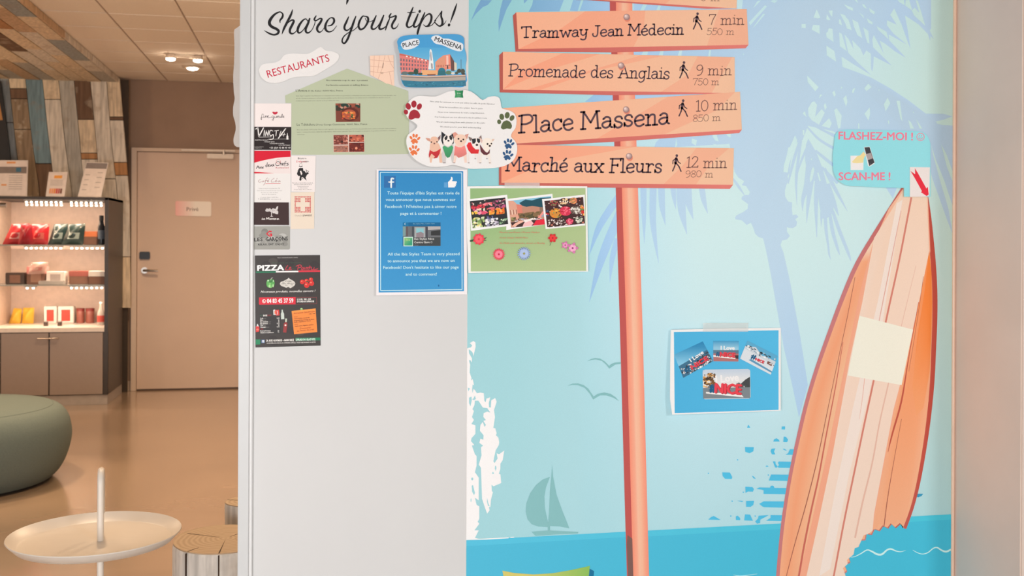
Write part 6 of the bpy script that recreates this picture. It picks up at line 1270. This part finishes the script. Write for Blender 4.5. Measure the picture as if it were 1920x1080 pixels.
# LED strips: alloy profile with rows of small lamps
m_led = mat('warm_led', (1, .9, .75), .4, emit=((1, .80, .58), 14)); m_al = mat('alloy_profile', (.5, .46, .42), .35, .8)
rows_ = [(zT - .03, [(45, 119), (129, 194)]), (shz[0] - .012, [(45, 119), (130, 197)]), (shz[1] - .012, [(46, 69), (130, 196)])]
for k_, (z_, rr) in enumerate(rows_):
    for (pa, pb) in rr:
        x0 = hity(pa, 400, yC + .06).x; x1 = min(xS - .004, hity(pb, 400, yC + .06).x)
        st_ = MB().box(x0, yC + .05, z_ - .002, x1, yC + .075, z_ + .005).build('led_strip', m_al, cb)
        n_ = int((x1 - x0) / .033); lm = MB(); 
        for j in range(n_):
            for rw in ((0, 1) if k_ == 0 else (0,)):
                xx = x0 + (j + .5) * (x1 - x0) / n_; zz_ = z_ - .012 - rw * .02
                lm.lathe(xx, yC + .058 + rw * .012, [(.002, zz_ - .006), (.008, zz_ - .004), (.008, zz_ + .004), (.002, zz_ + .006)], 6)
        o = lm.build('led_lamps', m_led, st_); o['kind'] = 'stuff'
for k_, z_ in enumerate([zT - .06, shz[0] - .045, shz[1] - .045]):
    area('shelf_led_light', ((xD + xS) / 2, yC + .12, z_), ((xD + xS) / 2, yC + .34, z_ - .5), .82, [5, 4.6, 4.2][k_], (1, .72, .52), .05)

# goods on the shelves
def shelf_under(z):
    return min((shz[0] + .0025, shz[1] + .0025, zCt + .0005), key=lambda s_: abs(s_ - z))
def depth_of(px, py, y):        # things on the worktop stand where the photograph shows their foot
    return hitz(px, py, zCt + .0005).y if py > 575 and hitz(px, py, zCt).y < yC + DB - .1 else (yC + DB - .12 if py > 575 else y)
def crisp_bag(pts, y, m, label, group=None, band=None, name='crisp_bag', cat='snack', z=None):
    y = depth_of(pts[2][0], pts[2][1], y) - (.04 if pts[2][1] > 575 else 0)
    q = [hity(px, py, y) for px, py in pts]
    if name == 'crisp_bag': q[2].z = q[3].z = shelf_under(q[2].z)
    else: zs0 = q[2].z
    pass; cx = sum(p.x for p in q) / 4; cz = sum(p.z for p in q) / 4
    t = thing(name, (cx, y, min(p.z for p in q)), label, cat, group)
    N_ = 8; vs = []; fs = []
    for side in (1, -1):
        for j in range(N_ + 1):
            for i in range(N_ + 1):
                u = i / N_; v = j / N_; p = (q[0] * (1 - u) + q[1] * u) * (1 - v) + (q[3] * (1 - u) + q[2] * u) * v
                bl_ = max(0, math.sin(math.pi * u) * math.sin(math.pi * v)) ** .6 * .035 * (1 + .25 * math.sin(u * 9 + v * 7))
                vs.append((p.x, y + .036 - side * bl_, p.z))
    M_ = (N_ + 1) ** 2
    for sd in (0, 1):
        for j in range(N_):
            for i in range(N_):
                k = sd * M_ + j * (N_ + 1) + i; f = (k, k + 1, k + N_ + 2, k + N_ + 1); fs.append(f if sd else f[::-1])
    from_world('bag', vs, fs, t, m, True)
    if band:
        vs2 = []; 
        for v_ in (.42, .72):
            for u_ in [.22 + .08 * k for k in range(8)]:
                p = (q[0] * (1 - u_) + q[1] * u_) * (1 - v_) + (q[3] * (1 - u_) + q[2] * u_) * v_
                bl_ = max(0, math.sin(math.pi * u_) * math.sin(math.pi * v_)) ** .6 * .035 * (1 + .25 * math.sin(u_ * 9 + v_ * 7)); vs2.append((p.x, y + .036 - bl_ - .002, p.z))
        from_world('printed_panel', vs2, [(k, k + 1, k + 9, k + 8) for k in range(7)], t, band, True)
    return t
zz3 = Z(3, 0, 280)
m_red = mat('red_foil', (.50, .02, .03), .3, coat=.4); m_grn = mat('dark_green_foil', (.03, .06, .06), .3, coat=.4); m_yel = mat('yellow_foil', (.75, .45, .05), .3)
m_pk = mat('pinkish_print', (.75, .45, .42), .5); m_gw = mat('pale_green_print', (.45, .55, .52), .5)
g1 = 'crisp bags on the top shelf'
crisp_bag(zz3([(60, 420), (160, 416), (150, 538), (5, 538)]), yC + .14, m_red, 'leftmost red crisp bag on top lit shelf', g1, m_pk)
crisp_bag(zz3([(110, 425), (172, 424), (178, 538), (95, 538)]), yC + .06, mat('deep_red_foil', (.36, .015, .03), .3), 'middle red crisp bag on top lit shelf', g1)
crisp_bag(zz3([(172, 420), (272, 420), (264, 536), (160, 538)]), yC + .15, m_red, 'red crisp bag touching dark green bag on top lit shelf', g1, mat('crimson_print', (.62, .12, .1), .5))
crisp_bag(zz3([(300, 420), (378, 418), (362, 536), (262, 537)]), yC + .15, m_grn, 'left dark green crisp bag with pale top on top shelf', g1, m_gw)
crisp_bag(zz3([(384, 420), (476, 418), (462, 537), (338, 537)]), yC + .10, m_grn, 'right dark green crisp bag with light lettering on top shelf', g1, m_gw)
crisp_bag(zz3([(70, 895), (116, 898), (108, 970), (42, 970)]), yC + .12, m_yel, 'left yellow snack bag on lowest shelf', 'yellow snack bags')
crisp_bag(zz3([(124, 893), (186, 892), (182, 970), (116, 970)]), yC + .14, m_yel, 'right yellow snack bag on lowest shelf', 'yellow snack bags')
def carton(p0, p1, y, dep, m, label, name='snack_box', cat='box', top=None, group=None, face=None):
    y = depth_of(p1[0], p1[1], y); a_ = hity(p0[0], p0[1], y); b_ = hity(p1[0], p1[1], y); b_.z = shelf_under(b_.z)
    t = thing(name, ((a_.x + b_.x) / 2, y, b_.z), label, cat, group)
    MB().box(a_.x, y, b_.z, b_.x, y + dep, a_.z).build('box', m, t, bevel=.004)
    h = a_.z - b_.z; w_ = b_.x - a_.x
    if top: MB().box(a_.x - .001, y - .001, a_.z - h * .42, b_.x + .001, y + dep + .001, a_.z + .001).build('lid', top, t, bevel=.003)
    if face: MB().box(a_.x + w_ * .22, y - .0015, b_.z + h * .12, b_.x - w_ * .22, y, a_.z - h * .2).build('printed_panel', face, t)
    return t
m_bx = mat('brown_card', (.22, .11, .075), .6); m_wh = mat('white_card', (.85, .80, .76), .5); m_rw = mat('rose_card', (.72, .3, .28), .5)
carton(zz3([(468, 462)])[0], zz3([(548, 538)])[0], yC + .14, .09, m_bx, 'brown snack box with orange top beside dark bottle on top shelf', top=mat('orange_card', (.75, .22, .08), .5))
carton(zz3([(30, 694)])[0], zz3([(138, 758)])[0], yC + .13, .12, mat('dark_card', (.07, .045, .035), .5), 'dark snack box at left of middle shelf', face=m_bx)
carton(zz3([(150, 660)])[0], zz3([(252, 762)])[0], yC + .12, .12, m_bx, 'tall brown snack box with rose lid on middle shelf', top=m_rw, face=mat('tan_card', (.4, .22, .15), .5))
crisp_bag(zz3([(170, 636), (264, 634), (248, 700), (150, 704)]), yC + .04, mat('rose_foil', (.78, .5, .45), .3), 'shiny rose white snack pouch leaning over brown box', None, m_rw, name='snack_pouch')
carton(zz3([(260, 688)])[0], zz3([(362, 742)])[0], yC + .12, .12, m_wh, 'white snack carton in middle of middle shelf', face=mat('grey_print', (.45, .4, .38), .5))
carton(zz3([(215, 740)])[0], zz3([(360, 764)])[0], yC + .07, .05, mat('clear_tray', (.7, .66, .62), .2, alpha=.6), 'low clear tray along front of middle shelf', 'tray', 'tray')
carton(zz3([(388, 686)])[0], zz3([(500, 758)])[0], yC + .14, .12, m_bx, 'wide brown snack box right of middle shelf', top=mat('dull_red_card', (.35, .1, .08), .5))
carton(zz3([(498, 686)])[0], zz3([(588, 756)])[0], yC + .10, .12, m_bx, 'brown snack box with white top at right of middle shelf', top=m_wh)
for k_, (x0, x1) in enumerate([(247, 318), (326, 414)]):
    carton(zz3([(x0, 884)])[0], zz3([(x1, 968)])[0], yC + .15, .07, m_wh, ['left white carton showing red cup on lowest shelf', 'right white carton showing red cup on lowest shelf'][k_], face=mat('red_cup_print', (.6, .07, .05), .5), group='white cartons on the lowest shelf')
def round_thing(px, py0, py1, rpx, y, m, label, name, cat, prof=None, group=None, extra=None):
    y = depth_of(px, py1, y); a_ = hity(px, py0, y); b_ = hity(px, py1, y); r = (hity(px + rpx, py1, y) - b_).length; b_.z = shelf_under(b_.z); h = a_.z - b_.z
    t = thing(name, (b_.x, y, b_.z), label, cat, group)
    prof = prof or [(.95, 0), (1, .05), (1, .8), (.9, .84)]
    MB().lathe(b_.x, y, [(p * r, b_.z + z_ * h) for p, z_ in prof], 16).build('body', m, t, smooth=True)
    if extra:
        for nm, mm, pr in extra: MB().lathe(b_.x, y, [(p * r, b_.z + z_ * h) for p, z_ in pr], 16).build(nm, mm, t, smooth=True)
    return t
lid = [('lid', mat('dark_red_lid', (.25, .04, .035), .4), [(1.03, .82), (1.03, 1), (.3, 1.0)])]
m_jar = mat('brown_red_jar', (.34, .11, .08), .35)
round_thing(151, 578, 602, 7.5, yC + .18, m_jar, 'left brown red jar beside white cartons', 'jar', 'jar', group='jars on the lowest shelf', extra=lid)
round_thing(169, 578, 602, 8, yC + .18, m_jar, 'right brown red jar beside glass bottle', 'jar', 'jar', group='jars on the lowest shelf', extra=lid)
round_thing(86, 602, 611, 4.4, yC + .05, mat('dark_glass', (.06, .04, .035), .2), 'left tiny dark pot at front edge of lowest shelf', 'small_pot', 'pot', group='tiny pots', extra=[('lid', m_steel, [(1.02, .84), (1.02, 1), (.2, 1)])])
round_thing(112, 602, 611, 4.4, yC + .05, mat('dark_glass', None), 'right tiny dark pot at front edge of lowest shelf', 'small_pot', 'pot', group='tiny pots', extra=[('lid', m_steel, [(1.02, .84), (1.02, 1), (.2, 1)])])
round_thing(190, 404, 457, 6.5, yC + .12, mat('dark_bottle', (.02, .025, .035), .2), 'black bottle at right end of top shelf', 'bottle', 'bottle', [(.9, 0), (1, .04), (1, .62), (.7, .72), (.6, .82)], extra=[('cap', m_black, [(.68, .82), (.68, 1), (.2, 1)]), ('bottle_label', mat('blue_grey_label', (.12, .16, .22), .5), [(1.02, .2), (1.02, .5)])])
round_thing(189, 566, 610, 7, yC + .08, mat('pale_glass', (.62, .56, .5), .1, alpha=.75), 'clear glass bottle with red label at right end of lowest shelf', 'bottle', 'bottle', [(.9, 0), (1, .05), (1, .5), (.5, .72), (.36, .8), (.36, .93)], extra=[('cap', m_wh, [(.42, .93), (.42, 1), (.1, 1)]), ('bottle_label', mat('red_label', (.55, .08, .06), .5), [(1.03, .15), (1.03, .42)])])
bx_ = thing('shelf_bracket', hity(5, 385, yC + .06), 'small metal bracket inside cabinet at left edge of picture', 'lamp')  # a metal bracket, it gives no light
MB().tube([hity(-10, 385, yC + .06), hity(12, 385, yC + .06)], .018, 12).build('bracket_body', m_steel, bx_, smooth=True)

# brochure stands on top of the cabinet
def stand(pts, y, label, paint, lean=.06):
    q = [hity(px, py, y) for px, py in pts]; q[2].z = q[3].z = zT + .001
    t = thing('brochure_stand', ((q[2].x + q[3].x) / 2, y, zT), label, 'menu stand', 'brochure stands on the cabinet')
    q[0] = q[0] + Vector((0, lean, 0)); q[1] = q[1] + Vector((0, lean, 0))
    F = lambda u, v, e=0: (q[0] * (1 - u) + q[1] * u) * (1 - v) + (q[3] * (1 - u) + q[2] * u) * v + Vector((0, -e, 0))
    MB().prism([F(0, 0), F(1, 0), F(1, 1), F(0, 1)], (0, .003, 0)).build('holder', mat('clear_acrylic', (.75, .70, .68), .2), t)
    MB().prism([F(0, .97), F(1, .97), F(1, 1), F(0, 1)], (0, .05, 0)).build('foot', mat('clear_acrylic', None), t)
    MB().prism([F(.03, .03, .0012), F(.97, .03, .0012), F(.97, .97, .0012), F(.03, .97, .0012)], (0, .0008, 0)).build('leaflet', mat('white_leaflet', (.78, .70, .67), .5), t)
    for nm, c_, (u0, v0, u1, v1) in paint:
        MB().prism([F(u0, v0, .002), F(u1, v0, .002), F(u1, v1, .002), F(u0, v1, .002)], (0, .0006, 0)).build(nm, mat('leaflet_' + nm + str(round(c_[0] * 100)), c_, .5), t)
    return t
gl = (.42, .38, .37)
stand(zz3([(-60, 58), (146, 58), (152, 266), (-60, 266)]), yC + .12, 'wide white leaflet holder with grey banner at left edge above cabinet', [('banner', (.22, .19, .18), (.03, .18, .97, .36)), ('blue_patch', (.05, .16, .26), (.68, .2, .82, .32)), ('orange_mark', (.8, .35, .12), (.42, .04, .66, .09)), ('orange_mark', (.8, .35, .12), (.3, .66, .44, .70))] + [('print_lines', gl, (.5, .42 + k * .06, .86, .435 + k * .06)) for k in range(7)])
stand(zz3([(264, 124), (372, 124), (362, 266), (256, 266)]), yC + .10, 'small white leaflet holder with orange header and coloured bars above cabinet', [('orange_header', (.85, .38, .08), (.32, .14, .74, .26))] + [('print_lines', gl, (.15, .32 + k * .05, .8, .335 + k * .05)) for k in range(5)] + [('colour_bar', c_, (.16 + k * .115, .66, .255 + k * .115, .86)) for k, c_ in enumerate([(.85, .38, .2), (.85, .45, .1), (.8, .3, .1), (.6, .1, .08), (.5, .12, .12), (.2, .08, .06)])])
stand(zz3([(470, 66), (596, 70), (568, 268), (436, 268)]), yC + .12, 'white leaflet holder with grey and blue header leaning back above cabinet', [('grey_header', (.25, .22, .22), (.03, .02, .97, .18)), ('blue_patch', (.05, .18, .32), (.62, .04, .8, .16))] + [('print_lines', gl, (.1 if k % 2 else .62, .28 + k * .07, .3 if k % 2 else .85, .30 + k * .07)) for k in range(8)], .10)

# ------------------------------------------------------------------ ceiling spots
m_ring = mat('white_lamp_ring', (.8, .7, .6), .4); m_lens = mat('bright_lens', (1, .9, .8), .3, emit=((1, .80, .60), 40))
fx_ = thing('ceiling_spotlight_bar', hitz(345, 104, ZC), 'ceiling fitting with two bright bulbs joined by thin bar', 'lamp')
pA = hitz(320, 101, ZC); pB = hitz(371, 104, ZC)
MB().tube([(pA.x, pA.y, ZC - .018), (pB.x, pB.y, ZC - .018)], .008, 8).build('bar', m_ring, fx_, smooth=True)
for p in (pA, pB):
    MB().lathe(p.x, p.y, [(.02, ZC - .0), (.030, ZC - .006), (.036, ZC - .030), (.032, ZC - .034)], 20).build('lamp_head', m_ring, fx_, smooth=True)
    MB().lathe(p.x, p.y, [(.032, ZC - .035), (.030, ZC - .044), (.014, ZC - .050)], 16).build('bulb', m_lens, fx_, smooth=True)
p = hitz(361, 125, ZC); dn = thing('downlight', (p.x, p.y, ZC), 'single bright downlight in ceiling nearest to back wall', 'lamp')
MB().lathe(p.x, p.y, [(.03, ZC), (.055, ZC - .004), (.055, ZC - .012), (.042, ZC - .014)], 24).build('ring', m_ring, dn, smooth=True)
MB().lathe(p.x, p.y, [(.042, ZC - .0145), (.03, ZC - .024), (.012, ZC - .028)], 16).build('bulb', m_lens, dn, smooth=True)

# ------------------------------------------------------------------ pouf
Rp = .58; cyp = hitz(-80, 906).y; cxp = hity(127, 835, cyp).x - Rp * .985
pf = thing('pouf', (cxp, cyp, 0), 'large round grey green fabric pouf standing on floor in front of cabinet', 'pouf')
m_pf = mat('grey_green_felt', (.115, .15, .14), .9, var=.06, scale=140, bump=.25)
prof = catmull([(.84, .016), (.90, .05), (.955, .11), (.99, .18), (1.0, .24), (.985, .30), (.95, .345), (.90, .375), (.84, .390)], 3)
MB().lathe(cxp, cyp, [(r * Rp, z) for r, z in prof], 64).build('side_cover', m_pf, pf, smooth=True)
MB().lathe(cxp, cyp, [(.842 * Rp, .3885), (.83 * Rp, .3925), (.6 * Rp, .399), (.3 * Rp, .402), (.05 * Rp, .403)], 64).build('top_cover', m_pf, pf, smooth=True)
pi_ = [(cxp + Rp * .84 * math.cos(a_), cyp + Rp * .84 * math.sin(a_), .3895) for a_ in [2 * math.pi * k / 48 for k in range(49)]]
MB().tube(pi_, .0025, 6).build('piping', m_pf, pf, smooth=True)
for an in (-1.15, -2.0): MB().tube([(cxp + r * Rp * 1.002 * math.cos(an), cyp + r * Rp * 1.002 * math.sin(an), z) for r, z in prof[1:-1]], .0015, 5).build('seam', m_pf, pf)
MB().lathe(cxp, cyp, [(.78 * Rp, 0), (.78 * Rp, .0165)], 32).build('base', m_black, pf)

# ------------------------------------------------------------------ tray table
zT2 = .50; ct = hitz(179, 1008, zT2); rT = .5 * (hitz(343, 1000, zT2) - hitz(13, 1014, zT2)).length * .985
tt = thing('tray_table', (ct.x, ct.y, 0), 'round cream white metal tray table with hooked centre handle, beside sawn log stool', 'table')
m_tr = mat('cream_powder_coat', (.78, .72, .64), .35, var=.01)
MB().lathe(ct.x, ct.y, [(rT * .86, zT2 - .012), (rT * .90, zT2 - .010), (rT * .985, zT2 + .008), (rT, zT2 + .012), (rT * .995, zT2 + .014), (rT * .975, zT2 + .010), (rT * .885, zT2 - .006), (rT * .86, zT2 - .008), (rT * .4, zT2 - .008), (.02, zT2 - .008)], 72).build('tray', m_tr, tt, smooth=True)
ph = ct + Vector((.012, 0, 0)); zh2 = hity(184, 884, ct.y).z
pts = [(ph.x, ph.y, .012), (ph.x, ph.y, .3), (ph.x, ph.y, zh2 - .035)] + [(ph.x + .0 - .0045 * (1 - math.cos(a_)), ph.y + .03 * (1 - math.cos(a_)), zh2 - .03 + .026 * math.sin(a_)) for a_ in [math.pi * k / 8 for k in range(1, 9)]] + [(ph.x - .009, ph.y + .06, zh2 - .12)]
MB().tube(pts, .0085, 12).build('handle_post', m_tr, tt, smooth=True)
MB().lathe(ct.x, ct.y, [(.12, 0), (.125, .003), (.12, .008), (.02, .012)], 48).build('foot_plate', m_tr, tt, smooth=True)

# ------------------------------------------------------------------ log stools
def stump(cx, cy, r, h, label, cracks, seed, jag=.0):
    t = thing('log_stool', (cx, cy, 0), label, 'stool', None); rr = random.Random(seed)
    n = 40; vs = []; fs = []; rad = [r * (1 + .03 * math.sin(3 * 2 * math.pi * k / n + seed) + rr.uniform(-.008, .008)) for k in range(n)]
    zs_ = [0, h * .3, h * .6, h - .012, h - .003]
    for j, z in enumerate(zs_):
        for k in range(n):
            a_ = 2 * math.pi * k / n; f = (1 - jag * (1 - z / h)) * (1 if j < 4 else .985); vs.append((cx + rad[k] * f * math.cos(a_), cy + rad[k] * f * math.sin(a_), z))
    for j in range(len(zs_) - 1):
        for k in range(n): fs.append((j * n + k, j * n + (k + 1) % n, (j + 1) * n + (k + 1) % n, (j + 1) * n + k))
    fs.append(tuple(range(n - 1, -1, -1)))
    from_world('trunk', vs, fs, t, wood('white_washed_wood', (.72, .68, .62), (.36, .31, .26), .3), True)
    MB().prism([(cx + rad[k] * .984 * math.cos(2 * math.pi * k / n), cy + rad[k] * .984 * math.sin(2 * math.pi * k / n), h - .003) for k in range(n)], (0, 0, .003)).build('sawn_top', m_top_wood, t)
    for (an, r0, r1) in cracks:
        c_, s_ = math.cos(an), math.sin(an); w_ = .0016
        p = [(cx + r * r0 * c_ * 1, cy + r * r0 * s_, h + .0006), (cx + r * r1 * c_ * .98 - s_ * w_, cy + r * r1 * s_ * .98 + c_ * w_, h + .0006), (cx + r * r1 * c_ * .98 + s_ * w_, cy + r * r1 * s_ * .98 - c_ * w_, h + .0006)]
        MB().prism(p, (0, 0, -.0012)).build('crack', mat('dark_crack', (.05, .03, .02), .9), t)
        if r1 >= 1:
            k = int(round(an / (2 * math.pi) * n)) % n; R__ = r * 1.004 * (1 + .03 * math.sin(3 * an + seed)) + .002
            MB().prism([(cx + R__ * c_ - s_ * w_, cy + R__ * s_ + c_ * w_, h - .004), (cx + R__ * c_ + s_ * w_, cy + R__ * s_ - c_ * w_, h - .004), (cx + R__ * c_ + s_ * w_ * .6, cy + R__ * s_, h * .25), (cx + R__ * c_ - s_ * w_ * .6, cy + R__ * s_, h * .25)], (-.004 * c_, -.004 * s_, 0)).build('side_crack', mat('dark_crack', None), t)
    return t
m_top_wood, nt, b = new_mat('sawn_end_grain'); N = nt.nodes; L = nt.links; tc = N.new('ShaderNodeTexCoord'); wv_ = N.new('ShaderNodeTexWave'); wv_.wave_type = 'RINGS'; wv_.rings_direction = 'Z'; wv_.inputs['Scale'].default_value = 22; wv_.inputs['Distortion'].default_value = 3; wv_.inputs['Detail'].default_value = 4
rp = N.new('ShaderNodeValToRGB'); rp.color_ramp.elements[0].color = (.42, .30, .19, 1); rp.color_ramp.elements[1].color = (.52, .39, .26, 1)
L.new(tc.outputs['Object'], wv_.inputs['Vector']); L.new(wv_.outputs[0], rp.inputs[0]); L.new(rp.outputs[0], b.inputs['Base Color']); b.inputs['Roughness'].default_value = .6
zS = .42; cs1 = hitz(424, 1009, zS); r1_ = (hitz(424, 1009, zS) - hitz(322, 1012, zS)).length
stump(cs1.x, cs1.y, r1_, zS, 'pale white washed sawn log stool beside the white wall, largest of the two', [(-1.62, .1, 1.0), (-2.25, .7, 1.0), (.9, .1, .8), (2.6, .15, .9), (-.5, .2, 1.0)], 1)
zS2 = .44; cs2 = hitz(466, 939, zS2); r2_ = (hitz(466, 939, zS2) - hitz(423.5, 939, zS2)).length
stump(cs2.x, cs2.y, r2_, zS2, 'narrow white sided log stool half hidden behind the wall end and larger log', [(2.8, .1, 1.0)], 5, .12)
